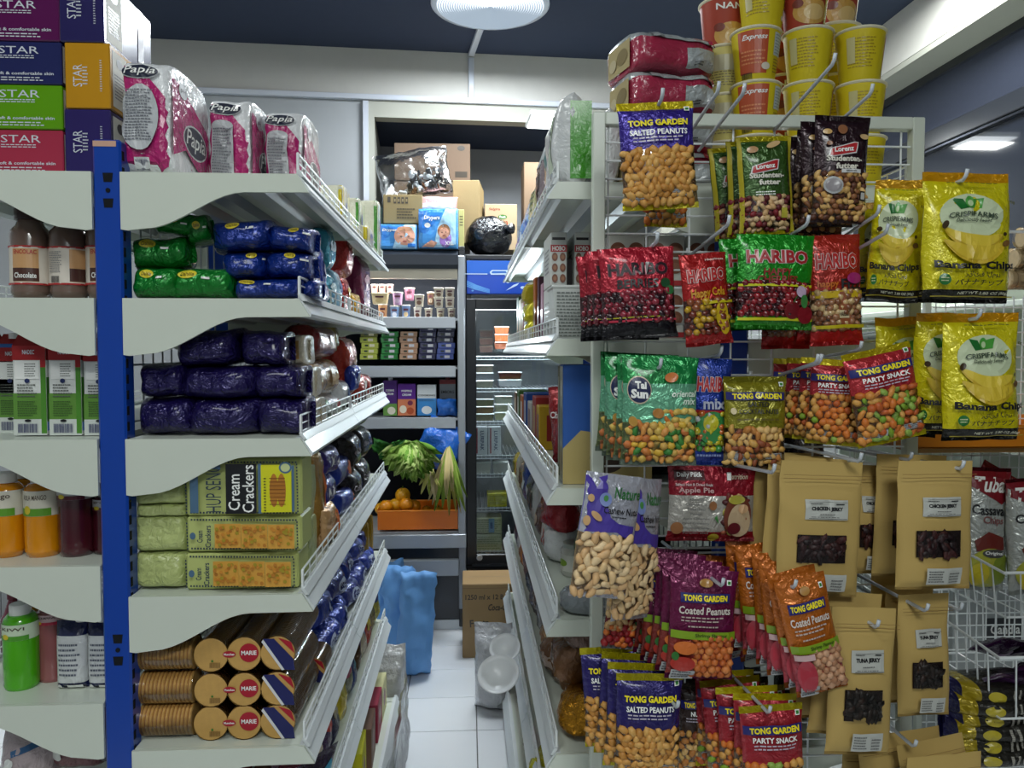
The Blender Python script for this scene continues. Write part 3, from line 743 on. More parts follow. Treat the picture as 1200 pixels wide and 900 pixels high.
for i, (x0, x1, y0, y1) in enumerate([(219, 354, 605, 646), (218, 350, 648, 690)]):
    xc, zb, w, h = fit(x0, x1, y0, y1, 1.63)
    f = border(-.47, .475, .10, .92, ckb, 36, 9, .012, .05) + [('text', 'Cream', -.36, .5, .05, .34, ckb, {'rot': 90}), ('text', 'Crackers', -.29, .5, .05, .62, ckb, {'rot': 90}), ('ell', -.42, .52, .05, .2, ckt)]
    r2 = random.Random(5)
    for k in range(3):
        a = -.12+.235*k; f += [('rect', a, .51, .225, .68, orgl, {'name': 'cracker_print'})]
        for q in range(26): f.append(('ell', a+(r2.random()-.5)*.18, .51+(r2.random()-.5)*.54, .03, .10, [org, M('a58f2a', 'ink'), M('c9852f', 'ink')][q % 3], {'rot': 50, 'name': 'cracker_print'}))
    carton('cracker_pack', ['narrow cream cracker pack with three cracker pictures, under the large one', 'narrow cream cracker pack with three cracker pictures, lowest on the shelf'][i], 'crackers', w, .10, h, ck, {'front': f}, (xc, 1.68, zb), bev=.004)
for i, (y0, y1) in enumerate([(562, 592), (592, 606), (605, 648), (648, 690)]):
    flow('cracker_pack', 'plain wrapped back of a green cracker pack, %s beside the blue upright' % ['top', 'second from top', 'third from top', 'lowest'][i], 'crackers', ckf, 157, 216, y0, y1, 1.635, .1, [], i+40, nu=6, nv=5, wr=.003)
for i in range(4):
    xc, zb, w, h = fit(357, 384, 605-66*(i // 2), 668-64*(i // 2), 1.74+.12*(i % 2))
    t = soft('cracker_pack', 'crinkled green cracker pack end on, %s behind the large name panel' % ['lower nearest', 'lower farther', 'upper nearest', 'upper farther'][i], 'crackers', .065, .115, .11, [(1, ckf, 'wrapper')], [], (LSX1+LXF-.07, 1.69+.115*(i % 2), onz(3)+.117*(i // 2)), nv_=6, nu_=6, ts=.01, bs=.01, pinch=0, wr=.005, seed=i+50, bottom=0)
# ---------------- marie biscuits, shelf 5
bsc = M('c49a55', 'nut', vary=.1); bsd = M('8a5a2a', 'nut'); mred = M('a8142a', 'ink'); mnav = M('1a1f5c', 'ink')
def biscuit_tube(label, x, y, z, r, L, along, face=0, group=None):
    t = thing('biscuit_tube', label, 'biscuits', (x, y, z), (0, 0, 0), group)
    if along == 'x': B = Matrix.Rotation(R_(90), 4, 'Y')
    else: B = Matrix.Rotation(R_(-90), 4, 'X')
    n = int(L/.0075); prof = []
    for k in range(n): zz = L*k/n-L/2; prof += [(r*.93, zz), (r, zz+.0015), (r, zz+.005), (r*.93, zz+.0065)]
    m = MB().lathe(prof, [bsc if i % 4 != 3 else bsd for i in range(len(prof)-1)], 22, Matrix.Translation((0, 0, r)) @ B); o = m.build('biscuit_row', t, smooth=False); o['kind'] = 'stuff'
    MB().lathe([(r*1.03, -L/2-.001), (r*1.035, 0), (r*1.03, L/2+.001)], CLR, 22, Matrix.Translation((0, 0, r)) @ B, cap=False).build('clear_wrap', t, smooth=True)
    if along == 'y':
        fn = lambda a, b, o=0: (a*2*r, -L/2-.002-o, r+(b-.5)*2*r)
        MB().lathe([(0.001, 0), (r*.97, 0)], bsc, 22, Matrix.Translation((0, -L/2-.0012, r)) @ Matrix.Rotation(R_(90), 4, 'X'), cap=False).build('end_biscuit', t)
        if face == 1: ds = [('ell', .15, .55, .56, .56, mred), ('text', 'MARIE', .15, .55, .44, .13, WH, {'bold': .02}), ('ell', -.42, .52, .38, .2, mred), ('text', 'Munchee', -.42, .52, .3, .07, WH)]
        elif face == 2: ds = [('poly', [(-.42, .95), (-.1, .95), (.45, .35), (.5, .0), (.15, .02)], mnav), ('poly', [(-.46, .86), (-.41, .93), (.2, .02), (.12, .0)], M('d8d8da', 'ink')), ('poly', [(.02, .98), (.4, .85), (.5, .5)], mred)]
        else: ds = [('bars', .12, .2, .3, .16, M('7b5a2c', 'ink')), ('ell', .05, .33, .07, .07, M('3f7a2c', 'ink'))]
        decals_build(t, fn, 2*r, 2*r, ds, .0006)
    return t
Y = 1.63; mrows = [(820, 857), (779, 818), (738, 778)]
for j, (y0, y1) in enumerate([(822, 862), (783, 822), (743, 783)]):
    for i, (x0, x1) in enumerate([(227, 267), (266, 306), (305, 346)]):
        xc, zb, w, h = fit(x0, x1, y0, y1, Y); r = h/2*.98
        biscuit_tube('marie biscuit pack end on, %s row, %s' % (['bottom', 'middle', 'top'][j], ['plain end with a barcode, left', 'red round name on the end', 'navy and red striped end, right'][i]), xc, Y+.13, onz(4)+j*2*r*1.03, r, .26, 'y', i)
    for i, Lx in enumerate([(160, 226)]):
        xc, zb, w, h = fit(160, 224, y0, y1, Y); r = h/2*.96
        biscuit_tube('marie biscuit roll lying sideways by the blue upright, %s row' % ['bottom', 'middle', 'top'][j], xc, Y+r, onz(4)+j*2*r*1.03, r, w, 'x')
xc, zb, w, h = fit(190, 245, 722, 743, 1.68)
biscuit_tube('marie biscuit roll lying sideways on top, half hidden by the bracket', xc, 1.70, onz(4)+3*.072, .033, .1, 'x')
for i in range(3):
    biscuit_tube('loose marie biscuit roll beside the guard rail, %s' % ['lower front', 'lower rear', 'upper'][i], LSX1+LXF-.075+.012*(i == 1), 1.83+.13*(i == 1), onz(4)+.068*(i == 2), .031, .11, 'y', 2 if i == 1 else 0)
# ---------------- left face: bottles, cartons (front left)
def bottle(label, hexliq, hexcap, x0, x1, y0, y1, Y, li, labelds=None, lab=(.25, .72), hexlab='e6e2dc', shoulder=.72, neck=.42, capf=.14, group=None, film=None):
    xc, zb, w, h = fit(x0, x1, y0, y1, Y); r = w/2; t = thing('bottle', label, 'bottle', (xc, Y+r, zb))
    liq = M(hexliq, 'wet'); H = h
    pr = [(r*.85, 0), (r*.98, .012*1), (r, H*.08), (r*.97, H*.12), (r, H*.16), (r, H*shoulder), (r*.93, H*(shoulder+.06)), (r*.70, H*(shoulder+.11)), (r*neck, H*(1-capf-.015)), (r*neck, H*(1-capf))]
    MB().lathe(pr, liq, 24).build('bottle_body', t, smooth=True)
    cr_ = r*neck*1.22; cp = [(cr_, H*(1-capf)), (cr_, H*.985), (cr_*.93, H), (.001, H)]
    MB().lathe(cp, M(hexcap, 'plastic'), 20).build('cap', t, angle=40)
    if labelds is not None:
        b0, b1 = lab
        def SF(a, b, o=0): th = a*math.pi*.98; return (r*1.012*math.sin(th)+o*math.sin(th), -(r*1.012+o)*math.cos(th), (b0+(b1-b0)*b)*H)
        mb = MB(); n = 24; mb.add([SF(-1+2*i/n, b) for b in (0, 1) for i in range(n+1)], [(i, i+1, n+2+i, n+1+i) for i in range(n)], M(hexlab, 'card')); mb.build('paper_label', t, smooth=True)
        decals_build(t, SF, r*6, H*(b1-b0), labelds, .0005)
    return t
redn = M('b02a2c', 'ink'); choc = M('4a2a22', 'ink'); tanl = M('c99a6a', 'ink')
# label widths: a=.5 is a quarter turn
for i, (x0, x1) in enumerate([(1, 47), (48, 92), (92, 136)]):
    ds = [('rect', .06 if i != 1 else .30, .5, .42 if i != 1 else .3, .9, tanl), ('rect', .06 if i != 1 else .30, .24, .42 if i != 1 else .3, .36, choc), ('text', 'ENCOLAC', .06, .86, .36, .12, redn, {'bold': .02}) if i != 1 else ('bars', -.1, .12, .16, .18, BK),
          ('text', 'Chocolate', .06, .22, .34, .15, WH, {'bold': .02}) if i != 1 else ('lines', -.1, .6, .26, .6, 12, M('77777a', 'ink')), ('rect', 0, 1.01, 1.9, .05, redn), ('rect', 0, -.01, 1.9, .05, redn)]
    bottle('chocolate milk bottle with brown cap, %s' % ['leftmost, picture side out', 'second from the left, fine print side out', 'nearest the blue upright'][i], '6f5a50', '33201e', x0, x1, 241+2*(i == 1), 349, 1.66, 1, ds, (.16, .56), 'd9d0c4', .70, .62, .13)
# milk cartons
cred = M('a8262a', 'card'); cgr = M('5f8f3a', 'card'); cwh = M('dcdfdc', 'card')
def milk(label, x0, x1, y0, y1, Y, d=.06):
    xc, zb, w, h = fit(x0, x1, y0, y1, Y); t = thing('milk_carton', label, 'milk carton', (xc, Y+d/2, zb)); hb = h*.86
    MB().bbox(-w/2, w/2, -d/2, d/2, 0, hb, cwh, .002).build('body', t)
    mb = MB(); vs = [(-w/2, -d/2, hb), (w/2, -d/2, hb), (w/2, d/2, hb), (-w/2, d/2, hb), (-w/2, 0, h), (w/2, 0, h)]
    mb.add(vs, [(0, 1, 5, 4), (2, 3, 4, 5), (0, 4, 3), (1, 2, 5), (0, 3, 2, 1)], cred); mb.build('gable_top', t)
    MB().lathe([(.013, 0), (.013, .012), (.002, .013)], M('e8e8e8', 'plastic'), 14, Matrix.Translation((0, -.012, h*.95))).build('screw_cap', t)
    f = [('rect', 0, .92, 1, .16, cred), ('rect', 0, .32, 1, .30, cgr), ('rect', 0, .09, 1, .18, M('cfd5cf', 'ink')), ('rect', .42, .5, .16, .96, M('4d8a2c', 'ink')), ('rect', .42, .88, .16, .24, cred),
         ('rect', -.06, .73, .72, .2, WH), ('lines', .05, .73, .36, .16, 6, M('666a66', 'ink')), ('text', 'NADEC', 0, .93, .36, .05, M('dfe6f0', 'ink')), ('lines', -.06, .5, .6, .16, 5, M('555a55', 'ink')), ('lines', -.06, .3, .6, .18, 7, M('3a5a2a', 'ink')),
         ('bars', -.06, .08, .6, .1, M('3b3f6a', 'ink')), ('ell', -.05, .61, .16, .05, M('23305e', 'ink')), ('ell', -.05, .165, .2, .03, BK)]
    decals_build(t, lambda a, b, o=0: (a*w, -d/2-o, b*hb), w, hb, f, .0004)
    decals_build(t, lambda a, b, o=0: (w/2+o, a*d, b*hb), d, hb, [('rect', 0, .92, 1, .16, cred), ('rect', 0, .4, 1, .5, M('3f7a2a', 'ink')), ('rect', 0, .1, 1, .1, M('5b8ad0', 'ink'))], .0004)
milk('milk carton with red gable top, left of the front pair', 15, 54, 388, 510, 1.66)
milk('milk carton with red gable top, right of the front pair', 57, 95, 388, 510, 1.66)
milk('milk carton half hidden by the blue upright', 98, 138, 390, 510, 1.66)
milk('milk carton in the second row, showing left of the front pair', -4, 32, 391, 507, 1.75)
milk('milk carton at the far left edge of its shelf', -40, -8, 391, 507, 1.75)
carton('juice_carton', 'blue drink carton at the far left edge beside the milk', 'carton', .05, .06, .19, M('2a5fa8', 'card'), {'front': [('rect', 0, .3, .8, .2, WH)]}, (X(-6, 1.7), 1.78, onz(2)))
# juice bottles
def jds(c, txt): return [('rect', 0, .16, .6, .3, M(c, 'ink')), ('ell', -.13, .25, .14, .34, M('d8c22c', 'ink')), ('text', txt, 0, .74, .44, .2, M('4a3a2a', 'ink'), {'bold': .01})]
bottle('orange juice bottle with white cap, far left on its shelf', 'd98a08', 'e0ded8', -22, 17, 556, 655, 1.66, 3, jds('5f9a2a', 'mango'), (.50, .80), 'd9d4c4', .76, .5, .12)
bottle('orange juice bottle with white cap and leaf-green label edge', 'd98a08', 'e0ded8', 19, 60, 556, 655, 1.66, 3, jds('5f9a2a', 'AULA MANGO'), (.50, .80), 'd9d4c4', .76, .5, .12)
bottle('dark red juice bottle with pale neck label', '4a1420', 'd8d8d6', 59, 100, 557, 655, 1.66, 3, jds('5a1a2a', 'pomegranate'), (.70, .86), 'c9c9cc', .78, .5, .12)
bottle('dark red juice bottle beside the blue upright', '4a1420', 'd8d8d6', 102, 138, 575, 655, 1.68, 3, jds('5a1a2a', 'grape'), (.70, .86), 'c9c9cc', .78, .5, .12)
for i, (x0, x1, c) in enumerate([(-2, 32, 'd98a08'), (42, 74, '8a5a3a'), (80, 110, '5a1c28')]):
    bottle('juice bottle in the rear row, %s' % ['behind the two orange bottles', 'brownish, between orange and red', 'red, behind the dark red one'][i], c, 'd8d6d0', x0, x1, 552, 640, 1.80, 3, jds('5f9a2a', 'juice'), (.55, .8), 'd0cabc', .76, .5, .12)
bottle('lime green drink bottle with white cap', '4fae14', 'e6e8e4', -6, 34, 713, 815, 1.66, 4, jds('4f9a2a', 'KIWI'), (.62, .80), 'cfe0c4', .78, .5, .12)
bottle('pink guava drink bottle with white cap', '9a5a5c', 'e4e0dc', 35, 70, 706, 804, 1.70, 4, jds('c02a4a', 'GUAVA'), (.72, .84), 'd8b8bc', .78, .5, .12)
bottle('amber drink bottle in the second row behind the green one', 'a8761c', 'e4e0dc', 14, 44, 700, 790, 1.80, 4, jds('5f9a2a', 'juice'), (.6, .8), 'd8d0bc', .78, .5, .12)
bottle('dark cola bottle in the rear row', '2a1418', '4a1c2a', 62, 96, 690, 790, 1.86, 4, None, (.5, .7), 'd8d0bc', .72, .4, .1)
for i, (x0, x1) in enumerate([(62, 99), (99, 136)]):
    xc, zb, w, h = fit(x0, x1, 730, 811, 1.66)
    t = soft('drink_pouch', ['blue and white drink pouch with a white cap, left one', 'blue and white drink pouch half behind the blue upright'][i], 'drink pouch', w, h, .04, [(.12, M('1c2450', 'film'), 'base_band'), (.8, M('d5d8da', 'film'), 'white_panel'), (1, M('1c2450', 'film'), 'top_band')], [('lines', 0, .46, .7, .5, 7, M('5a6070', 'ink')), ('rect', .15, .055, .5, .07, WH), ('ell', -.35, .055, .16, .09, WH)], (xc, 1.68, zb), ts=.06, bs=.03, nv_=3, nu_=3, wr=.001, seed=i)
    MB().lathe([(.012, 0), (.012, .02), (.010, .022), (.001, .022)], M('e4e6e2', 'plastic'), 16, Matrix.Translation((w*.3 if i == 0 else 0, 0, h-.002))).build('cap', t, angle=40)
# bottom left film-wrapped multipacks
for i, (x0, x1, y0, y1, c) in enumerate([(-20, 52, 868, 925, 'b9a9ac'), (30, 100, 858, 925, '86555f'), (72, 112, 872, 925, '77767e')]):
    xc, zb, w, h = fit(x0, x1, y0, y1, 1.68)
    soft('shrink_wrapped_bottles', ['pale shrink-wrapped drink pack at the bottom left corner', 'dark red shrink-wrapped drink pack with a blue stripe, lowest shelf', 'grey shrink-wrapped pack beside the blue upright, lowest shelf'][i], 'drink pack', w, h, .16, [(1, M(c, 'film', rough=.12, bump=.9), 'film_wrap')], [('rect', .1, .7, .6, .12, M('2d5f8e', 'ink'), {'rot': 20}), ('ell', -.2, .4, .2, .2, WH)], (xc, 1.78+.03*i, zb), nv_=3, nu_=3, ts=.02, bs=.02, wr=.006, seed=i+3)
for k, (c1, px) in enumerate([('2f7f2a', 30), ('6f2a3a', 8), ('26303a', 52)]):
    bottle('capped bottle deep on the drinks shelf, %s' % ['green', 'dark red', 'black'][k], c1, c1, px-14, px+14, 690, 800, 1.98, 4, None, shoulder=.6, neck=.35)
# ---------------- aisle side fillers on the left gondola (right of the near packs)
XE = LSX1+LXF-.035      # inner line behind the wire guards
def aisle_pack(name, label, cat, mat, Y, li, w, h, d, z=0, x=0, decals=(), seed=0, rot=(0, 0, 0), nu=4, nv=3, wr=.006, bands=None, right=True):
    """pack whose printed front faces the aisle (+x)"""
    Zs = LZ if right else RZ
    xx = (XE - d/2 - x) if right else (RX0-RXF+.04+d/2+x)
    return soft(name, label, cat, w, h, d, bands or [(1, mat, 'wrapper')], decals, (xx, Y, Zs[li]+.001+z), (rot[0], rot[1], rot[2]+R_(90 if right else -90)), None, nv_=nv, nu_=nu, ts=.03, bs=.02, pinch=0, wr=wr, seed=seed, NU=12, NV=12, bottom=.1, fins=(h < .15))
teal = M('2f8fa8', 'foil'); redf = M('a8201c', 'foil'); maro = M('6a1440', 'foil'); ltb = M('9cc4dc', 'film'); blf = M('17349a', 'foil')
A = aisle_pack; wt = M('dfe2e6', 'film')
spec2 = [('yellow and blue wafer pack behind the blue biscuits', M('c9b22c', 'foil'), 1.93, .12, .13, .08, 0), ('blue wafer pack with a white edge on the second shelf', blf, 2.03, .09, .17, .07, 0),
    ('teal chocolate pouch, lower left of the teal pair', teal, 2.17, .10, .11, .07, 0), ('teal chocolate pouch stacked on the lower one', teal, 2.20, .13, .12, .08, .112),
    ('white and blue pouch between teal and red packs', ltb, 2.30, .10, .13, .06, 0), ('red sweets pouch beside the maroon bag, upper', redf, 2.50, .16, .14, .09, .13), ('red sweets pouch beside the maroon bag, lower', redf, 2.48, .14, .13, .09, 0),
    ('yellow and red sweets pouch at the guard wire', M('d6a51e', 'foil'), 2.68, .14, .09, .05, 0), ('tall maroon coffee bag at the far end of the second shelf', maro, 2.90, .16, .24, .08, 0)]
for i, (lb, mt, Y, w, h, d, z) in enumerate(spec2):
    A('snack_pouch', lb, 'snack pouch', mt, Y, 1, w, h, d, z, x=.012, seed=i+60, rot=(0, R_((i % 3-1)*5), 0), decals=[('ell', 0, .6, .5, .25, M(['e0d040', 'e8e8f0', 'cfe8f0', 'd8e8f4', '2d4fa0', 'e8d0c0', 'd8b020', 'b01818', 'd8b8c8'][i], 'ink'))])
spec3 = [('long dark red biscuit pack on top, behind the violet pile', M('7a1618', 'foil'), 2.10, .34, .085, .11, .155, 0), ('sliced bread loaf in a clear bag', M('b08a5c', 'film'), 2.12, .32, .10, .12, .055, 0), ('green pack under the bread loaf', M('1d7d3c', 'foil'), 2.02, .18, .055, .12, 0, 0),
    ('white and red pack under the bread loaf', wt, 2.20, .16, .055, .12, 0, 0), ('olive snack pouch behind the bread', M('8a8040', 'foil'), 2.42, .14, .10, .10, .16, .03), ('white milk powder pouch beside the bread', wt, 2.40, .12, .09, .09, 0, 0),
    ('glossy red sweets bag, largest at the end of the third shelf', M('a82a18', 'foil'), 2.55, .20, .20, .10, .02, 0), ('dark blue small pouch in front of the red bag', blf, 2.50, .10, .08, .04, .05, -.02), ('small red sweets bag at the guard wire', M('b8321c', 'foil'), 2.78, .16, .10, .09, 0, 0), ('red and white sweets bag at the far end of the third shelf', M('b02a20', 'foil'), 2.95, .14, .09, .09, 0, 0)]
for i, (lb, mt, Y, w, h, d, z, x) in enumerate(spec3):
    A('snack_pack', lb, 'snack pack', mt, Y, 2, w, h, d, z, x=.01+x, seed=i+80, decals=[('rect', .1, .5, .3, .4, M(['c0a080', 'cfae7c', 'e8e8e8', 'b02020', '6a7030', '3a60a0', 'e0c0b0', 'd0d8f0', 'f0e8e0', 'e8e0e0'][i], 'ink'))])
mk = M('35288a', 'foil'); blk = M('17141a', 'foil', rough=.16)
spec4 = [('tan wafer pack behind the green crackers', M('b98a3c', 'foil'), 1.99, .10, .25, .08, 0, 0), ('violet milk chocolate pouch, upper of three', mk, 2.14, .16, .075, .09, .16, 0), ('violet milk chocolate pouch, middle of three', mk, 2.12, .16, .075, .09, .08, 0), ('violet milk chocolate pouch, lowest of three', mk, 2.14, .16, .075, .09, 0, 0),
    ('orange and white chocolate box at the guard wire', M('dcae7a', 'foil'), 2.02, .13, .10, .05, 0, -.02), ('blue wafer roll pack with orange end, upper', blf, 2.36, .24, .07, .07, .10, 0), ('blue wafer roll pack with orange end, lower', blf, 2.42, .22, .07, .07, 0, 0), ('blue and white wafer roll pack at the far guard wire', M('3a50b0', 'foil'), 2.70, .24, .07, .07, 0, 0)]
for i, (lb, mt, Y, w, h, d, z, x) in enumerate(spec4):
    A('chocolate_pack', lb, 'chocolate', mt, Y, 3, w, h, d, z, x=.01+x, seed=i+90, decals=[('text', 'Milka', 0, .5, .5, .35, WH, {'shear': .2}) if 1 <= i <= 3 else ('ell', .3, .5, .25, .6, M('d8702a', 'ink'))])
for i in range(6):
    A('coffee_pack', 'black snack bag with grey lettering, %s on the far fourth shelf' % ['bottom near', 'bottom far', 'second row near', 'second row far', 'top near', 'top far'][i], 'snack bag', blk, 2.56+.24*(i % 2), 3, .2, .11, .11, .115*(i // 2), seed=i+100, decals=[('text', 'Coffee Break', 0, .5, .8, .16, M('8a8088', 'ink'))])
# shelf 5: blue biscuit packs in a pile, oil bottles at the end
k = 0
for j in range(3):
    for i in range(5):
        Y = 2.08+.2*i+.04*j
        A('cookie_pack', 'royal blue cookie pack, %s row, %s along the shelf' % (['bottom', 'middle', 'top'][j], ORD[i].replace('frontmost', 'first')), 'cookies', [blf, M('1a3cae', 'foil'), M('22308a', 'foil')][(i+j) % 3], Y, 4, .19, .075, .10, .078*j, x=.005+.02*j, seed=k+120, rot=(0, R_((k*37 % 11)-5), R_((k*53 % 21)-10)), decals=[('ell', .1, .5, .4, .5, M('c8d4ea', 'ink')), ('text', 'OREO', .1, .5, .3, .25, blu, {'bold': .03})]); k += 1
for i in range(2):
    t = bottle('yellow cooking oil bottle at the far end of the fifth shelf, %s' % ['nearer', 'farther'][i], 'a8841c', 'c8a82c', 0, 30, 0, 60, 1.0, 4, None)
    t.scale = (2.2, 2.2, 3.4); t.location = (XE-.05, 2.93+.13*i, onz(4)+.002)
# shelf 6 and base deck: snacks
cols = ['b9b03a', '8a7a4a', 'c8483a', 'd8c8b0', '5a4028', '27407a', '6a6a30', 'd8c22c', '2d2a50', '4a2a60', '2a7a8a', 'a03a5a']
names6 = ['olive', 'tan', 'coral red', 'cream', 'brown', 'blue', 'khaki', 'bright yellow', 'navy and yellow', 'violet', 'teal', 'rose']
for i in range(12):
    Y = 1.80+.118*i; j = 11-i
    A('snack_bag', '%s snack bag on the second lowest shelf left of the aisle' % names6[j], 'snack bag', M(cols[j], 'foil'), Y, 5, .115, .16+.03*(i % 3), .09, 0, seed=i+140, rot=(R_(-8), R_((i*29 % 13)-6), R_((i*31 % 17)-8)), decals=[('ell', 0, .55, .6, .3, M(cols[(j+5) % 12], 'ink'))])
for i in range(5):
    A('snack_bag', '%s snack bag lying on top of the row, second lowest shelf' % ['lemon yellow', 'dark green', 'orange and white', 'pale gold', 'red striped'][i], 'snack bag', M(['d8d22c', '2a4a20', 'd88a4a', 'c8b88a', 'b02a2a'][i], 'foil'), 2.0+.24*i, 5, .18, .07, .10, .19, seed=i+160, rot=(0, R_(i*7 % 9-4), 0))
yb = M('cfc81c', 'card'); 
for i, (Y, h, c, lb) in enumerate([(2.0, .16, 'd6a0b0', 'pink and yellow biscuit carton, nearest on the base deck'), (2.16, .15, 'd2cc1e', 'yellow display carton, second on the base deck'), (2.38, .19, 'c8c41a', 'tall open yellow carton with a maroon dot'), (2.62, .15, '7a5a4a', 'brown carton in the middle of the base deck'), (2.82, .14, 'a03048', 'rose red carton on the far base deck'), (2.98, .13, 'd8d4a0', 'pale yellow carton at the far end of the base deck')]):
    carton('display_carton', lb, 'carton', .13, .16, h, M(c, 'card'), {'front': [('ell', 0, .5, .4, .5, M('7a1a2a', 'ink'))], 'left': [], 'right': [('ell', 0, .5, .4, .5, M('7a1a2a', 'ink'))]}, (XE-.04, Y+.05, LZ[6]+.002), (0, 0, R_((i*17 % 9)-4)))
cb = soft('clear_plastic_bag', 'crumpled clear plastic bag hanging along the base deck edge', 'plastic bag', .8, .26, .03, [(1, CLRBAG, 'film')], [], (XE+.115, 2.62, .0), (0, 0, R_(90)), nu_=3, nv_=2, ts=.05, bs=.02, wr=.014, seed=3, NU=20, NV=14)
bagt = soft('snack_bag', 'dark foil snack bag sticking out at the bottom edge of the photo', 'snack bag', .17, .22, .06, [(1, M('3a3048', 'foil'), 'film')], [('rect', 0, .5, .7, .2, M('5fae2a', 'ink'), {'rot': 20}), ('rect', .1, .75, .6, .12, M('2a90b0', 'ink'), {'rot': 20}), ('rect', -.1, .3, .5, .1, M('c02a6a', 'ink'), {'rot': 20})], (XE-.05, 1.72, LZ[5]+.004), (R_(20), 0, R_(60)), seed=4)
for i in range(4):
    carton('sweets_carton', 'dark red sweets carton on the second lowest shelf, %s from the upright' % ['first', 'second', 'third', 'fourth'][i], 'carton', .075, .12, .13, M(['5a1418', '7a2018', '6a3a1a', 'a82a1c'][i], 'card'), {'front': [('text', ['FITNESS', 'choco', 'nut', 'cola'][i], 0, .6, .8, .2, M('d8b8a0', 'ink')), ('lines', 0, .3, .6, .3, 4, M('c88a5a', 'ink'))]}, (LSX1+.06+.082*i, 1.75, LZ[5]+.002))
# ================================================================== REAR: OPEN DISPLAY FRIDGE
FY = 4.16; blkp = M('16181d', 'paint'); silv = M('a7acb3', 'metal', rough=.4, metal=.4, vary=.03); fwh = M('c9ced2', 'paint'); ingy = M('3a3d46', 'matte')
fx0, fx1 = X(330, FY), X(545, FY); fz = lambda py: Z(py, FY)
t = thing('open_display_fridge', 'tall open dairy display fridge with dark canopy at the end of the aisle', 'fridge', ((fx0+fx1)/2, FY, 0)); hw = (fx1-fx0)/2
MB().box(-hw+.02, hw-.03, .41, .45, .2, fz(293), M('24262d', 'matte')).build('back_liner', t)
for s in (-1, 1):
    mb = MB(); x0, x1 = (hw-.035, hw) if s > 0 else (-hw, -hw+.035)
    mb.bbox(x0, x1, .0, .45, .02, fz(293), blkp if s > 0 else fwh, .004); mb.build('side_panel', t)
    MB().bbox(x0-.004 if s > 0 else x0, x1 if s > 0 else x1+.004, -.03, .008, fz(633), fz(300), silv, .006).build('edge_trim', t)
mb = MB(); zt_, zb_ = fz(293), fz(316)
mb.prism([(0.02, zt_), (-.015, zt_-.008), (-.05, (zt_+zb_)/2+.02), (-.055, zb_+.02), (-.04, zb_), (.02, zb_)], -hw+.03, hw-.036, lambda p, q, r: (r, p, q), M('30343c', 'metal', rough=.35, metal=.5)); mb.build('canopy', t, angle=30)
MB().bbox(-hw, hw, 0, .45, fz(293)-.002, fz(293)+.02, blkp, .004).build('top_panel', t)
MB().box(-hw+.04, hw-.04, -.03, .03, fz(327), zb_, M('b0a898', 'paint')).build('light_cover', t)
FS = [fz(373), fz(430), fz(490)]; FSZ = FS
for z in FS:
    s_ = MB().box(-hw+.036, hw-.036, .02, .41, z-.012, z, fwh).build('shelf', t)
    MB().prism([(-.0, z+.006), (-.018, z+.004), (-.022, z-.05), (-.01, z-.055), (0, z-.02)], -hw+.036, hw-.05, lambda p, q, r: (r, p, q), silv).build('price_rail', s_)
zd = fz(622)
MB().box(-hw+.036, hw-.036, .0, .41, zd-.02, zd, fwh).build('deck', t)
MB().bbox(-hw, hw+.004, -.04, 0, fz(640), fz(624), silv, .004).build('deck_rim', t)
MB().box(-hw+.01, hw-.02, .0, .1, fz(655), fz(640), blkp).build('vent_gap', t)
MB().bbox(-hw, hw-.036, -.03, .02, fz(673), fz(654), silv, .004).build('lower_rail', t)
MB().bbox(-hw, hw-.002, .03, .45, .05, fz(670), M('2b2e34', 'paint'), .004).build('motor_cover', t)
MB().bbox(-hw, hw, .02, .45, 0, .05, fwh, .004).build('plinth', t)
MB().bbox(hw-.036, hw-.0, -.01, .02, .12, fz(640), M('8a8f98', 'paint'), .003).build('corner_post', t)
# yogurts
def ycup(label, px0, px1, py0, py1, c1, c2='f0ece4', sq=False, Y=FY+.06, lid='e8e0d4', tub=False):
    xc, zb, w, h = fit(px0, px1, py0, py1, Y); r = w/2*.97
    q = thing('yogurt_cup' if not tub else 'dessert_tub', label, 'yogurt', (xc, Y+r, zb)); n = 4 if sq else 18
    Mz = Matrix.Rotation(R_(45), 4, 'Z') if sq else Matrix.Identity(4); k = 1.38 if sq else 1
    MB().lathe([(r*.78*k, 0), (r*.80*k, .004), (r*.93*k, h*.9), (r*.95*k, h*.93)], M(c1, 'plastic'), n, Mz).build('cup', q, smooth=not sq)
    MB().lathe([(r*k, h*.92), (r*k, h*.985), (r*.95*k, h)], M(lid, 'plastic'), n, Mz).build('lid', q)
    fn = (lambda a, b, o=0: (a*1.6*r, -(r*.80+ .13*r*b)*1.0-o-.001, b*h*.9)) if sq else (lambda a, b, o=0: ((r*(.80+.13*b)+o)*math.sin(a*2), -(r*(.80+.13*b)+o+.0006)*math.cos(a*2), b*h*.9))
    decals_build(q, fn, 1.6*r, h*.9, [('ell', 0, .35, .6, .4, M(c2, 'ink')), ('rect', 0, .72, .6, .16, M('5a2a3a', 'ink'))], .0006)
    return q
data = [(442, 454, 356, 373, 'd9a070', 'peach'), (456, 468, 358, 373, '7f9ac0', 'blue and white'), (470, 481, 357, 373, '6f8ab8', 'light blue'), (484, 494, 360, 373, 'd8cfc4', 'cream'), (497, 507, 361, 373, 'd4c8b8', 'cream and brown'), (511, 521, 361, 373, 'cfc4b0', 'beige'), (524, 534, 361, 373, 'd0c6b6', 'ivory')]
for i, (a, b, c, d_, col, nm_) in enumerate(data):
    ycup('small %s yogurt cup, %s on the bottom layer of the top fridge shelf' % (nm_, ['first', 'second', 'third', 'fourth', 'fifth', 'sixth', 'seventh'][i]), a, b, c, d_+.5, col, ['8a4a2a', 'e8e8f4', 'e0c090', '6a3a2a', '4a2a20', '8a7a60', '7a6a5a'][i])
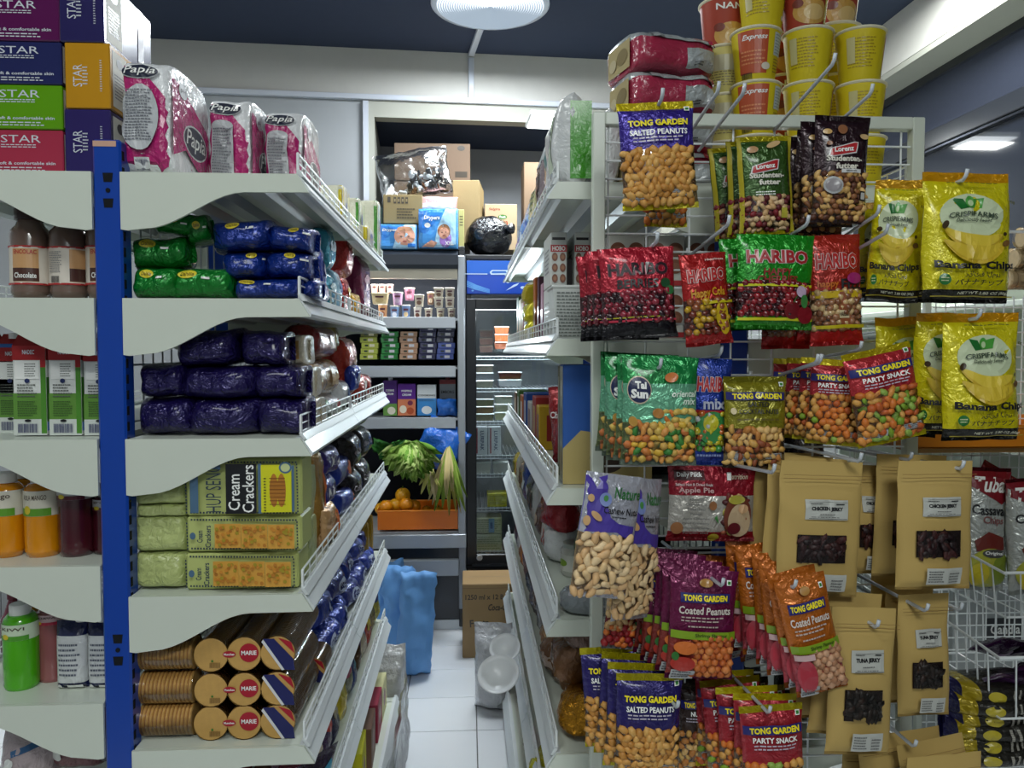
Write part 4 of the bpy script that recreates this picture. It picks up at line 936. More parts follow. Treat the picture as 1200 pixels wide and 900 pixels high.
ycup('large square cream dessert tub stacked on yogurt cups', 434, 455, 343, 356, 'd9c69c', 'c8b080', True, FY+.07, 'e6d8b8', True)
ycup('lilac yogurt pot stacked in the fridge', 459, 472, 342, 357, 'b890b8', 'd0b8d0'); ycup('dark pink dessert pot behind the lilac one', 473, 486, 337, 352, '8a5a70', 'b08090', Y=FY+.12)
ycup('square cream yogurt pot right of the lilac pot', 485, 497, 345, 359, 'd6ccba', '7a5a4a', True); ycup('brown dessert pot in the second row', 500, 509, 342, 357, '6a5040', 'b0a090', Y=FY+.11)
for i in range(4): ycup('pale square yogurt pot in the right-hand stack, %s' % ['lower left', 'lower right', 'upper left', 'upper right'][i], 508+13*(i % 2), 520+13*(i % 2), 348-11*(i//2), 360-11*(i//2), 'cdc3b4', '7a6050', True)
for i in range(3): ycup('pink topped dessert tub at the back left of the top fridge shelf, %s' % ['left', 'middle', 'right'][i], 434+9*i, 443+9*i, 333, 343, 'c89a90', 'e0c8b8', Y=FY+.11)
# butter / cheese packs
cols = [('a9b04a', 'yellow green'), ('2a7a3a', 'green'), ('b08a70', 'tan'), ('2f3050', 'dark navy'), ('4a5aa0', 'blue')]
for i, (hx, nm_) in enumerate(cols):
    x0 = [423, 447, 469, 491, 512][i]; n = [5, 5, 5, 6, 6][i]
    for j in range(n):
        y1 = 421-6.6*j; xc, zb, w, h = fit(x0, x0+20, y1-6.2, y1+.3, FY+.05)
        c = hx if not (i == 4 and j > 2) and not (i == 0 and j == n-1) else ('3a3c56' if i == 4 else '6a6a30')
        carton('cheese_slice_pack', '%s cheese pack, %s in its stack on the second fridge shelf' % (nm_, ['lowest', 'second', 'third', 'fourth', 'fifth', 'sixth'][j]), 'cheese pack', w, .1, h*.98, M(c, 'film'), {'front': [('rect', .12, .5, .3, .5, M('d8d0b0' if i == 0 else 'c8c8d0', 'ink'), {'n': 1}), ('rect', -.2, .5, .2, .3, M('1a2a20', 'ink'), {'n': 1})]}, (xc+.004*((j*7) % 3-1), FY+.10, zb), (0, 0, R_(((j*5+i) % 5)-2)))
# cartons
pur = M('4a2072', 'card')
def crt(label, px0, px1, py0, py1, c, ds, d=.07, cap=None, Y=FY+.04):
    xc, zb, w, h = fit(px0, px1, py0, py1, Y)
    b = carton('cream_carton', label, 'carton', w, d, h, M(c, 'card'), {'front': ds}, (xc, Y+d/2, zb))
    if cap: MB().lathe([(.012, 0), (.012, .014), (.002, .015)], M(cap, 'plastic'), 14, Matrix.Translation((0, 0, h))).build('cap', b)
ink = lambda c: M(c, 'ink')
crt('purple cream carton with a white cap, left end of the third fridge shelf', 449, 465, 446, 487, '4a2072', [('rect', 0, .17, 1, .34, ink('6a9a4a')), ('ell', .1, .14, .6, .22, ink('e8e0d0')), ('text', 'COOKING', 0, .72, .6, .06, WH), ('text', 'CREAM', 0, .62, .5, .06, WH)], cap='e0e0e4')
crt('squat purple whipping cream carton with dessert picture', 466, 487, 450, 487, '5a1f8a', [('rect', 0, .26, 1, .52, ink('d8805a')), ('ell', -.2, .2, .4, .25, ink('f0e4d0')), ('ell', .2, .15, .4, .22, ink('b8502a')), ('ell', .2, .4, .3, .16, ink('7a3050')), ('text', 'WHIPPING', 0, .78, .6, .07, WH), ('text', 'CREAM', 0, .66, .5, .07, WH)])
crt('white and blue cream carton with a splash picture', 489, 511, 451, 487, 'd6dade', [('rect', 0, .28, 1, .56, ink('3a8ad0')), ('ell', 0, .18, .55, .26, ink('e8ecf0')), ('text', 'COOKING', 0, .66, .9, .06, BK), ('lines', 0, .5, .8, .08, 2, ink('405060'))])
crt('grey and dark red carton, right end of the third fridge shelf', 515, 534, 445, 487, '8a9096', [('rect', 0, .94, 1, .12, ink('8a2028')), ('text', 'EMBORG', 0, .66, .8, .08, BK), ('lines', 0, .4, .7, .2, 3, BK)], cap='8a3038', Y=FY+.1)
blub = M('2a6fd0', 'film', rough=.15)
xc, zb, w, h = fit(511, 535, 468, 488, FY+.02)
soft('blue_plastic_bag', 'small crumpled bright blue plastic bag on the third fridge shelf', 'plastic bag', w, h, .08, [(1, blub)], [], (xc, FY+.05, zb), nv_=2, nu_=2, ts=.02, bs=.02, wr=.012, seed=4)
# vegetables
xc, zb, w, h = fit(476, 530, 497, 548, FY-.03)
soft('blue_vegetable_bag', 'translucent blue plastic bag around the leafy vegetables', 'plastic bag', w, h*1.1, .12, [(1, M('2366c8', 'film', rough=.14))], [], (xc, FY+.01, zb+.0), (0, R_(28), 0), nv_=2, nu_=2, ts=.04, bs=.02, wr=.012, seed=9, NU=18, NV=18)
def leafbunch(name, label, cx, cy_top, Y, n, L, wd, mats, spread, seed, stem=None, curl=.4, zdrop=1.0, cat='vegetable'):
    """a bunch of hanging leaves; each leaf is a part of its own"""
    p = P(cx, cy_top, Y); t = thing(name, label, cat, p); r2 = random.Random(seed)
    for k in range(n):
        th = (k/(n-1)-.5)*2*spread+ (r2.random()-.5)*.2; ln = L*(.65+.45*r2.random()); wv = wd*(.7+.5*r2.random()); yy = -.02-.05*r2.random()-.04*abs(math.cos(th*1.3)); mt = r2.choice(mats)
        vs = []; m_ = 7
        for j in range(m_+1):
            u = j/m_; cx_ = math.sin(th)*ln*u; cz = -math.cos(th)*ln*u*zdrop; y = yy*math.sin(u*2.6)*1.4 - .02*u
            wl = wv*math.sin(min(1, u*1.02)**.8*math.pi)**.7 + .002
            dx, dz = math.cos(th)*wl, math.sin(th)*wl
            rf = (r2.random()-.5)*.016*curl*2
            vs += [(cx_-dx, y+rf, cz-dz), (cx_-dx*.5, y-.006-rf, cz-dz*.5), (cx_, y+.004, cz), (cx_+dx*.5, y-.006+rf, cz+dz*.5), (cx_+dx, y-rf, cz+dz)]
        fs = [(j*5+i, j*5+i+1, (j+1)*5+i+1, (j+1)*5+i) for j in range(m_) for i in range(4)]
        MB().add(vs, fs, mt).build('leaf', t, smooth=True)
    return t
lt = [M('7fa040', 'matte', bump=.5), M('94b258', 'matte', bump=.5), M('5f8830', 'matte'), M('a8bc70', 'matte')]
leafbunch('lettuce', 'pale green leafy lettuce bunch hanging below the blue bag', 482, 518, FY-.08, 60, .17, .026, lt, 1.15, 1, curl=2.2)
leafbunch('lettuce', 'second row of frilly light green lettuce leaves nearer the front', 486, 530, FY-.10, 46, .13, .02, lt, 1.3, 7, curl=2.6)
leafbunch('parsley', 'dark green parsley bunch left of the lettuce', 458, 522, FY+.0, 30, .09, .015, [M('2f6a2a', 'matte'), M('3f7f35', 'matte'), M('275a24', 'matte')], 2.2, 2, curl=1.5)
leafbunch('leek', 'green and yellow leek leaves drooping over the orange tray', 526, 520, FY-.03, 18, .34, .012, [M('6f8a34', 'matte'), M('9a9448', 'matte'), M('7f963c', 'matte'), M('4f7a40', 'matte'), M('b0a070', 'matte')], .3, 3)
leafbunch('wilted_greens', 'wilted yellow green stalks hanging between lettuce and leek', 505, 545, FY-.03, 9, .16, .008, [M('b8b468', 'matte'), M('c8b890', 'matte'), M('9aa84a', 'matte')], .5, 4)
# oranges in a tray
xa, xb = X(441, FY-.02), X(536, FY-.02); zt2, zb2 = fz(597), fz(619)
t = thing('orange_tray', 'orange plastic produce tray in the fridge base', 'tray', ((xa+xb)/2, FY, zb2)); w = xb-xa; hh = zt2-zb2; trm = M('d8701a', 'plastic')
mb = MB(); mb.bbox(-w/2, w/2, -.02, -.012, 0, hh, trm, .002); mb.bbox(-w/2, -w/2+.006, -.012, .26, 0, hh, trm, .002); mb.bbox(w/2-.006, w/2, -.012, .26, 0, hh, trm, .002); mb.bbox(-w/2, w/2, .26, .268, 0, hh, trm, .002); mb.box(-w/2+.004, w/2-.004, -.014, .262, 0, .006, trm); mb.build('tray_body', t)
MB().tube([(-w/2-.002, -.02, hh), (w/2+.002, -.02, hh), (w/2+.002, .27, hh), (-w/2-.002, .27, hh)], .004, M('e88a2a', 'plastic'), 6, closed=True).build('rim', t)
orm = M('dc8a12', 'plastic', bump=.6, bs=300); yem = M('e0a018', 'plastic', bump=.4, bs=300)
for i, (px, py, dy, r, k) in enumerate([(452, 594, 0, .036, 0), (464, 592, .05, .038, 1), (476, 591, .0, .037, 0), (472, 580, .06, .040, 1), (486, 593, .06, .034, 0), (446, 596, .07, .032, 1), (460, 602, .09, .034, 0), (500, 600, .05, .034, 0), (514, 601, .05, .034, 1)]):
    p = P(px, py, FY+.04+dy); t = thing('orange' if k == 0 else 'yellow_pepper', ('orange fruit in the produce tray, %s' if k == 0 else 'yellow-orange pepper in the produce tray, %s') % ['front left', 'behind the front left', 'front middle', 'topmost of the heap', 'right of the heap', 'at the left end', 'deep left', 'centre', 'right of centre'][i], 'fruit' if k == 0 else 'pepper', p)
    pr = [(.001, -r*.95)]+[(r*math.sin(math.pi*q/10)*(1+.03*k), -r*math.cos(math.pi*q/10)) for q in range(1, 10)]+[(.003, r*.93)]
    MB().lathe(pr, orm if k == 0 else yem, 18).build('skin', t, smooth=True); MB().lathe([(.004, r*.92), (.003, r*1.04+.008*k), (.001, r*1.05+.008*k)], M('6a7a2a', 'matte'), 7).build('stem', t)
# ---------------- glass-door fridge
GFY = FY+.03; gx0, gx1 = X(546, GFY), X(680, GFY); t = thing('glass_door_fridge', 'black glass-door fridge with a blue lit header beside the dairy fridge', 'fridge', ((gx0+gx1)/2, GFY, 0)); hw = (gx1-gx0)/2; gz = lambda py: Z(py, GFY)
ztop = gz(304)
for s in (-1, 1): MB().bbox(-hw if s < 0 else hw-.03, -hw+.03 if s < 0 else hw, .0, .6, .05, ztop, blkp, .004).build('side_panel', t)
MB().box(-hw+.03, hw-.03, .56, .6, .1, ztop, M('8f959b', 'paint')).build('back_liner', t)
MB().bbox(-hw, hw, 0, .6, ztop, ztop+.025, blkp, .004).build('top_panel', t)
hd = MB().bbox(-hw+.005, hw-.005, -.03, 0, gz(345), gz(306), M('1547b8', 'plastic'), .004).build('header_sign', t)
hwid2 = 2*hw; hh2 = gz(306)-gz(345)
swm = ink('c8dcf4'); lb_ = ink('5a9ae0')
ds = [('rect', 0, .80, 1, .40, ink('1a62cc')), ('rect', -.42, .60, .2, .025, swm, {'n': 1}), ('poly', [(-.30, .66), (-.28, .72), (-.14, .72), (-.12, .60), (.10, .60), (.12, .52), (-.14, .50), (-.17, .58), (-.29, .58)], swm), ('poly', [(-.285, .66), (-.27, .69), (-.16, .69), (-.15, .63), (-.28, .62)], ink('2468c8')), ('text', 'REFRESHMENT', -.02, .56, .20, .05, ink('20508a')),
      ('poly', [(.0, .98), (.08, .92), (.3, .88), (.3, .92), (.1, .96)], swm), ('poly', [(.10, .50), (.16, .50), (.155, .2), (.17, .0), (.09, .0), (.12, .2)], swm), ('poly', [(-.16, .10), (-.06, .26), (-.04, .34), (-.09, .28)], swm), ('ell', -.14, .36, .03, .07, swm), ('ell', -.01, .2, .04, .08, swm), ('ell', .21, .3, .03, .1, swm)]
for k in range(8): ds.append(('poly', [(-.5, .40-.05*k+.0), (-.42, .28-.04*k), (-.30, .14-.03*k), (-.30, .12-.03*k), (-.43, .25-.04*k), (-.5, .37-.05*k)], lb_, {'sub': 1, 'name': 'mesh_print'}) if .12-.03*k > 0 else ('ell', -.45, .1, .02, .05, lb_))
decals_build(hd, lambda a, b, o=0: (a*hwid2*.98, -.0305-o, gz(345)+b*hh2), hwid2, hh2, ds, .0004)
zdt, zdb = gz(350), gz(660)
dr = MB().bbox(-hw, -hw+.055, -.03, .0, zdb, zdt, blkp, .005).bbox(hw-.055, hw, -.03, 0, zdb, zdt, blkp, .005).bbox(-hw+.05, hw-.05, -.03, 0, zdt-.06, zdt, blkp, .005).bbox(-hw+.05, hw-.05, -.03, 0, zdb, zdb+.055, blkp, .005).build('door_frame', t)
MB().box(-hw+.05, hw-.05, -.018, -.012, zdb+.05, zdt-.055, GLASS).build('glass_pane', dr)
MB().lathe([(.016, 0), (.016, .004), (.012, .006), (.001, .006)], M('c8ccd0', 'metal'), 16, Matrix.Translation((-hw+.07, -.03, gz(652))) @ Matrix.Rotation(R_(90), 4, 'X')).build('lock', dr)
MB().bbox(-hw, hw, -.01, .6, .02, gz(664), blkp, .004).build('base', t)
l = bpy.data.lights.new('fridge_inner_light', 'AREA'); l.shape = 'RECTANGLE'; l.size = .9; l.size_y = .04; l.energy = 14; l.color = (.9, .97, 1)
lo = bpy.data.objects.new('fridge_inner_light', l); COL.objects.link(lo); lo.location = (gx0+.2, GFY+.03, zdt-.07); lo.rotation_euler = (R_(-25), 0, 0); l.size = .4
gsh = [gz(py) for py in (418, 456, 495, 535, 557, 597, 648)]
wm2 = M('c8ced2', 'paint')
for z in gsh:
    mb = MB(); mb.tube([(-hw+.035, .03, z), (hw-.035, .03, z)], .003, wm2, 5); mb.tube([(-hw+.035, .028, z-.016), (hw-.035, .028, z-.016)], .002, wm2, 5)
    for k in range(25): x = -hw+.04+k*(2*hw-.08)/24; mb.tube([(x, .028, z-.016), (x, .03, z), (x, .5, z)], .0018, wm2, 4)
    mb.build('wire_shelf', t)
def tub(label, px, py_base, cw, ch, c, lid='c8ccd0', Y=GFY+.08, d=.1):
    p = P(px, py_base, Y); w, h = cw/920*Y, ch/920*Y; q = thing('food_tub', label, 'food tub', (p.x, Y+d/2, p.z))
    MB().add([(sx*w/2*k, sy*d/2*k, z) for z, k in ((0, .86), (h*.85, .97)) for sx, sy in ((-1, -1), (1, -1), (1, 1), (-1, 1))], [(0, 3, 2, 1), (4, 5, 6, 7)]+[(i, (i+1) % 4, (i+1) % 4+4, i+4) for i in range(4)], M(c, 'plastic')).build('tub_body', q)
    MB().bbox(-w/2, w/2, -d/2, d/2, h*.85, h, M(lid, 'plastic'), .002).build('lid', q)
pos = ['bottom', 'second', 'third', 'top']
for j in range(3): tub('rust-brown sweet tub on the first glass fridge shelf, %s' % pos[j], 588, 409-9*j, 17, 8.4, ['8a4a30', '8f5030', '7a4028'][j], 'b89080')
for j in range(3): tub('dark brown tub at the rear of the first glass fridge shelf, %s' % pos[j], 570, 413-9*j, 16, 8, '5a4038', '7a6a60', Y=GFY+.25)
for j in range(3): tub('clear mixed-nut tub on the second glass fridge shelf, %s' % pos[j], 567, 454.5-9*j, 23, 8.6, ['8a8a78', '7f8288', '8a7f70'][j])
for j in range(2): tub('brown and white flat tub on the second glass fridge shelf, %s' % pos[j], 598, 453-9*j, 28, 8, ['c8ccd0', '6a3a28'][j])
for j in range(4): tub('clear olive tub on the third glass fridge shelf, %s' % pos[j], 567, 493-8.6*j, 24, 8.2, ['6f6a48', '8a6a3a', '7a7a50', '8a8a88'][j])
for j in range(3): tub('pale cheese tub on the third glass fridge shelf, %s' % pos[j], 590, 492-9.5*j, 21, 9, ['b8b890', 'c8c8a8', 'b0b4a0'][j])
for k in range(2):
    xc, zb, w, h = fit(556+16*k, 571+16*k, 500, 533, GFY+.06)
    carton('butter_carton', ['white butter spread carton standing on end, left', 'white butter spread carton standing on end, right'][k], 'butter', w, .1, h, M('c9ced2', 'card'), {'front': [('text', 'LURPAK', .1, .5, .28, .7, ink('3a4a6a'), {'rot': -90, 'bold': .02}), ('rect', -.3, .5, .1, .9, ink('9a2a3a'))]}, (xc, GFY+.11, zb))
for k in range(2): tub('white wrapped cheese tub on the fourth glass fridge shelf, %s' % ['left', 'right'][k], 566+21*k, 556, 19, 15, 'c8c8c0', 'd0d4d0')
xc, zb, w, h = fit(571, 594, 578, 594, GFY+.06)
carton('yellow_carton', 'yellow butter block carton in the glass fridge', 'butter', w, .1, h, M('c8c022', 'card'), {'front': [('lines', 0, .5, .8, .7, 5, ink('7a7a20'))]}, (xc, GFY+.11, zb))
for k in range(2):
    xc, zb, w, h = fit(558, 588, 607+19*k, 625+21*k, GFY+.06)
    carton('egg_carton', ['pale green patterned carton with a blue badge, upper', 'pale green patterned carton, lower on the bottom glass fridge shelf'][k], 'carton', w, .14, h, M('b4b990', 'card'), {'front': [('lines', 0, .5, .9, .8, 6, ink('7f8a50'))]+([('rect', .1, .5, .22, .9, ink('6a9ac0')), ('rect', .1, .5, .1, .4, ink('2a5a9a'))] if k == 0 else [])}, (xc, GFY+.13, zb))
# ---------------- on top of the fridges
FT = fz(293)+.021
kr = M('9a8260', 'kraft', vary=.06); krd = M('7d6a55', 'kraft'); kd = ink('3a3228')
def kbox(label, px0, px1, py0, py1, Y, d, c, front=None, z=None, rz=0):
    xc, zb, w, h = fit(px0, px1, py0, py1, Y); zb = z if z is not None else zb
    return carton('cardboard_box', label, 'cardboard box', w, d, h, M(c, 'kraft', vary=.06), {'front': front or [('lines', .3, .15, .25, .1, 2, kd)], 'top': [('rect', 0, .5, 1, .1, M('b09a78', 'ink'))]}, (xc, Y+d/2, zb), (0, 0, R_(rz)), bev=.003, flap=kd)
kbox('flat kraft box with handling symbols on the dairy fridge, left', 449, 495, 228, 262, 4.22, .25, '857450', [('rect', -.35+.11*0, .82, .08, .2, kd)]+[('rect', -.2+.1*k, .80, .07, .22, kd) for k in range(4)]+[('rect', -.2+.1*k, .80, .04, .1, M('857450', 'ink')) for k in range(4)]+[('lines', .1, .35, .5, .4, 4, kd)], z=None)
kbox('lower kraft box hidden behind the diaper packs', 449, 500, 262, 292, 4.3, .25, '857450')
kbox('large brown box at the back, highest of the boxes', 462, 551, 168, 212, 4.62, .35, '6d5a4a', [('text', 'FOODS', .05, .55, .3, .3, kd, {'bold': .03}), ('rect', .38, .18, .16, .16, kd), ('ell', .38, .88, .1, .14, kd)])
kbox('brown box supporting the highest box at the back', 462, 551, 213, 289, 4.62, .35, '6d5a4a')
kbox('tan upright box right of the plastic bag with a taped top', 534, 565, 211, 285, 4.34, .3, '96825c', [('lines', .2, .1, .3, .06, 2, kd)], rz=-6)
kbox('tan printed box with a green leaf mark above the glass fridge', 568, 606, 239, 293, 4.5, .3, 'b09a7c', [('text', 'Salgira', -.2, .88, .35, .07, ink('8a3a2a'), {'shear': .2}), ('ell', .05, .72, .28, .1, ink('4a7a3a')), ('text', 'rosa', .05, .58, .35, .1, ink('9a4a30')), ('text', 'Fresh', .05, .72, .18, .05, WH)])
kbox('small dark box at the right end above the glass fridge', 614, 645, 190, 285, 4.6, .25, '6d5a48')
xc, zb, w, h = fit(444, 533, 171, 228, 4.26)
cbg = soft('clear_plastic_bag', 'crumpled clear bag of black and white plugs on the boxes', 'plastic bag', w, h*1.02, .16, [(1, CLRBAG, 'film')], [], (xc, 4.36, zb), (0, R_(-10), 0), nu_=2.2, nv_=2, ts=.05, bs=.02, wr=.014, seed=12, NU=22, NV=20)
r2 = random.Random(3)
mb = {0: MB(), 1: MB(), 2: MB()}; mts = [M('17181b', 'plastic'), M('c8ccce', 'plastic'), M('7a4a2a', 'plastic')]
for k in range(70):
    c = k % 2 if k % 11 else 2; a, b, cc = [(r2.random()-.5) for _ in range(3)]
    Mx = Matrix.Translation((a*w*.62+.05, cc*.08, h*(.12+.42*(b+.5)))) @ Euler((r2.random()*6, r2.random()*6, r2.random()*6)).to_matrix().to_4x4()
    s1, s2, s3 = .006+.02*r2.random(), .006+.012*r2.random(), .004+.008*r2.random()
    mb[c].bbox(-s1, s1, -s2, s2, -s3, s3, mts[c], .002, Mx)
for c in mb: mb[c].build(['black_plugs', 'white_plugs', 'brown_plugs'][c], cbg)['kind'] = 'stuff'
skin = ink('d09a84'); hair = ink('9a6a48')
def diaper(label, px0, px1, py0, py1, Y, d, kind, rz=0):
    xc, zb, w, h = fit(px0, px1, py0, py1, Y)
    ds = [('rect', 0, .5, .96, .94, ink('3f8fd8')), ('poly', [(-.46, .9), (-.1, .96), (.2, .96), (-.3, .35), (-.46, .4)], ink('2a78d0')), ('text', 'Drypers', -.14, .74, .4, .13, WH, {'shear': .2, 'bold': .03})]
    if kind == 0: ds += [('poly', [(.2, .97), (.46, .97), (.46, .1), (.1, .03), (-.1, .03), (.0, .5)], ink('a8d0ec')), ('ell', .2, .22, .3, .4, ink('9a70c0')), ('ell', .16, .42, .32, .34, hair), ('ell', .16, .37, .26, .28, skin), ('ell', .11, .39, .03, .03, BK, {'name': 'printed_face'}), ('ell', .21, .39, .03, .03, BK, {'name': 'printed_face'}), ('ell', .16, .31, .08, .025, ink('a04a4a'), {'name': 'printed_face'}), ('poly', [(-.4, .03), (-.15, .2), (.0, .14), (-.1, .03)], skin), ('ell', -.25, .56, .15, .12, WH), ('text', 'XXL', .3, .12, .22, .09, WH, {'bold': .03})]
    else: ds += [('poly', [(-.1, .03), (.46, .03), (.46, .97), (.2, .97), (.0, .5)], ink('a8d0ec')), ('ell', .2, .52, .5, .72, skin), ('ell', .2, .8, .36, .2, ink('b8886a')), ('ell', .12, .5, .06, .04, BK, {'name': 'printed_face'}), ('ell', .30, .5, .06, .04, BK, {'name': 'printed_face'}), ('ell', .2, .3, .12, .05, ink('a04a4a'), {'name': 'printed_face'}), ('rect', .36, .15, .18, .14, ink('2a78d0'))]
    return soft('diaper_pack', label, 'diapers', w, h, d, [(1, M('5aa0dc', 'film'), 'film_wrap')], ds, (xc, Y+d/2, zb), (0, 0, R_(rz)), nv_=6, nu_=7, ts=.01, bs=.01, pinch=0, wr=.003, seed=int(px0), bottom=0)
diaper('upright blue baby diaper pack with an XXL mark on the dairy fridge', 490, 537, 243, 291, 4.12, .1, 0, -4)
diaper('wide blue baby diaper pack lying low beside the napkins', 440, 489, 262, 292, 4.13, .08, 1)
xc, zb, w, h = fit(491, 537, 227, 246, 4.2)
soft('diaper_pack', 'pink and white pack lying behind the upright diaper pack', 'diapers', w, h, .12, [(1, M('d0a8a8', 'film'), 'film_wrap')], [('rect', 0, .3, .9, .4, ink('d8d4e4'))], (xc, 4.29, zb), nv_=4, nu_=4, ts=.02, bs=.02, wr=.005, seed=31)
carton('folded_card', 'yellow card sheet beside the upright diaper pack', 'card', .03, .01, .2, M('b8b070', 'card'), {'front': [('lines', 0, .7, .6, .3, 4, kd)]}, (X(541, 4.2), 4.22, FT))
# black bag
p0 = P(573, 257, 4.3); t = thing('black_plastic_bag', 'round knotted black bin bag above the glass fridge', 'plastic bag', (p0.x, 4.34, ztop+.026)); r = .125
bb = M('101217', 'film', rough=.12, bump=.6)
bm = bmesh.new(); bmesh.ops.create_icosphere(bm, subdivisions=4, radius=r)
for v in bm.verts:
    n_ = v.co.normalized(); k = 1+.06*noise.noise(n_*3)+.04*(.4-abs(noise.noise(n_*7)))
    v.co = Vector((n_.x*r*k, n_.y*r*k*.9, n_.z*r*k*.92+r*.9))
m_ = MB(); bm.verts.index_update(); m_.add([v.co for v in bm.verts], [tuple(v.index for v in f.verts) for f in bm.faces], bb); bm.free(); m_.build('bag_body', t, smooth=True)
MB().tube([(r*.75, -.05, r*1.1), (r*.95, -.08, r*1.2), (r*1.0, -.09, r*1.0)], [.02, .03, .012], bb, 8).build('knot', t, smooth=True)
# ---------------- floor things near the fridges
xc, zb, w, h = fit(540, 600, 690, 749, 3.78)
def SFx(): pass
carton('cardboard_box', 'brown drinks box on the floor before the glass fridge', 'cardboard box', .30, .24, Z(684, 3.78, 570), M('a0835c', 'kraft', vary=.06),
    {'front': [('text', '1250 ml x 12 Bottles', -.02, .82, .86, .07, kd), ('text', 'Coca-Cola', .12, .68, .4, .09, kd, {'shear': .3}), ('text', 'Fanta', -.22, .47, .32, .10, kd, {'bold': .02, 'rot': 3}), ('text', 'Sprite', -.02, .22, .3, .09, kd, {'bold': .02}), ('rect', 0, .94, 1, .004, ink('6a5238'))], 'top': [('rect', 0, .5, 1, .02, ink('7a6040'))]}, (X(541, 3.78)+.15, 3.90, 0), (0, 0, 0), bev=.004)
lbm = M('6aa0dc', 'paper', bump=.6, bs=50, rough=.6)
for i, (px0, px1, py0, py1, Y, nm_) in enumerate([(460, 505, 676, 764, 3.50, 'light blue garbage bag on the floor, frontmost by the base deck'), (450, 492, 668, 752, 3.70, 'light blue garbage bag on the floor, behind the front one'), (432, 468, 662, 745, 3.88, 'light blue garbage bag farthest back below the dairy fridge')]):
    xc, zb, w, h = fit(px0, px1, py0, py1, Y)
    soft('blue_garbage_bag', nm_, 'bag', w, Z(py0, Y), .16, [(1, lbm, 'bag_body')], [], (xc, Y+.1, 0), (0, R_([3, -4, 3][i]), R_([10, -15, 20][i])), nv_=3, nu_=2.4, ts=.01, bs=.01, wr=.022, seed=i+70, NU=20, NV=20, bottom=.5)
xc, zb, w, h = fit(556, 602, 712, 815, 3.15)
soft('white_carrier_bag', 'translucent white carrier bag standing on the floor by the right shelves', 'carrier bag', w, h*.98, .16, [(1, M('c3c5c9', 'film', rough=.2, bump=.9), 'bag_body')], [('ell', .05, .38, .25, .14, ink('7aa8cc')), ('ell', .35, .40, .14, .1, ink('b87a8a'))], (xc, 3.26, 0), nv_=3, nu_=2.6, ts=.12, bs=.01, wr=.010, seed=81, NU=22, NV=22, bottom=.5)
for i in range(2):
    soft('wrapped_bottle_pack', ['clear-wrapped water bottle pack by the blue bags, front', 'clear-wrapped water bottle pack by the blue bags, rear'][i], 'bottle pack', .12, .22, .14, [(1, M('a8a8a6', 'film'), 'film_wrap')], [], (XE+.02, 3.25+.16*i, 0.0), nv_=3, nu_=3, ts=.1, bs=.01, wr=.008, seed=i+90)
# ================================================================== GOODS ON THE RIGHT GONDOLA (aisle side)
XI = RX0-RXF+.04            # first free line behind the price rails
def rpack(name, label, cat, mat, Y, li, w, h, d, z=0, x=0, decals=(), seed=0, rot=(0, 0, 0), nu=4, nv=3, wr=.005, bands=None):
    """print faces the aisle (-x); w runs along the aisle, d into the shelf"""
    return soft(name, label, cat, w, h, d, bands or [(1, mat, 'wrapper')], decals, (XI+d/2+x, Y, RZ[li]+.001+z), (rot[0], rot[1], rot[2]+R_(-90)), None, nv_=nv, nu_=nu, ts=.03, bs=.02, pinch=0, wr=wr, seed=seed, NU=12, NV=14, bottom=.1)
ww = M('d6d9da', 'film'); gg = M('3f9a1c', 'film')
t = rpack('diaper_pack', 'white diaper pack with a bright green panel, nearest on the top right shelf', 'diapers', ww, 1.86, 0, .24, .21, .085, x=-.02, decals=[('rect', .2, .5, .3, .6, ink('b8c8b0')), ('lines', .1, .6, .3, .3, 4, ink('606a70'))], seed=1, nu=6, rot=(0, R_(0), 0))
decals_build(t, lambda a, b, o=0: (.118+o, a*.08, .02+b*.17), .08, .17, [('rect', .2, .5, .6, 1, gg)], .003)
rpack('diaper_pack', 'white and lime diaper pack beside the green one', 'diapers', ww, 1.86, 0, .2, .18, .06, x=.075, decals=[], seed=2, nu=6)
rpack('diaper_pack', 'white and orange diaper pack, second along the top right shelf', 'diapers', ww, 2.10, 0, .17, .24, .10, decals=[('rect', 0, .3, .9, .5, ink('c89a5a')), ('ell', .1, .6, .5, .3, ink('2a6a6a')), ('poly', [(-.4, .1), (.3, .1), (.0, .4)], ink('6aa050'))], seed=3, nu=6)
rpack('diaper_pack', 'dark topped diaper pack with a child picture', 'diapers', M('8a7a80', 'film'), 2.38, 0, .20, .27, .12, decals=[('rect', 0, .82, .9, .2, ink('c0c8cc')), ('ell', 0, .5, .5, .3, ink('4a2a2a')), ('ell', 0, .42, .36, .22, ink('9a6a50')), ('ell', 0, .15, .5, .2, ink('8a6ab0'))], seed=4, nu=5)
rpack('diaper_pack', 'pale yellow and blue diaper pack with wavy lines', 'diapers', M('c2c48a', 'film'), 2.68, 0, .22, .21, .12, decals=[('rect', 0, .2, .9, .35, ink('3f7fc8')), ('lines', 0, .7, .6, .4, 4, ink('6a7a60'))], seed=5, nu=6)
for i in range(3): rpack('diaper_pack', ['clear blue diaper pack, nearer of two', 'light blue diaper pack, farther along the top right shelf', 'lilac diaper pack at the far end of the top right shelf'][i], 'diapers', M(['7aa8e0', '5a88d0', 'a89ad0'][i], 'film'), 2.92+.22*i, 0, .19, .20-.02*i, .12, decals=[('ell', .1, .4, .5, .4, ink(['2a5ac0', 'd8e0f0', 'e0c0d8'][i]))], seed=6+i, nu=6)
for i in range(2): rpack('wet_wipes_pack', ['pale pink wipes pack at the guard wire, nearer', 'pale yellow wipes pack at the guard wire, farther'][i], 'wipes', M(['c8b0c8', 'd0c890'][i], 'film'), 3.48+.14*i, 0, .11, .13, .08, seed=9+i, decals=[('ell', 0, .5, .5, .4, ink('8a6ab0'))])
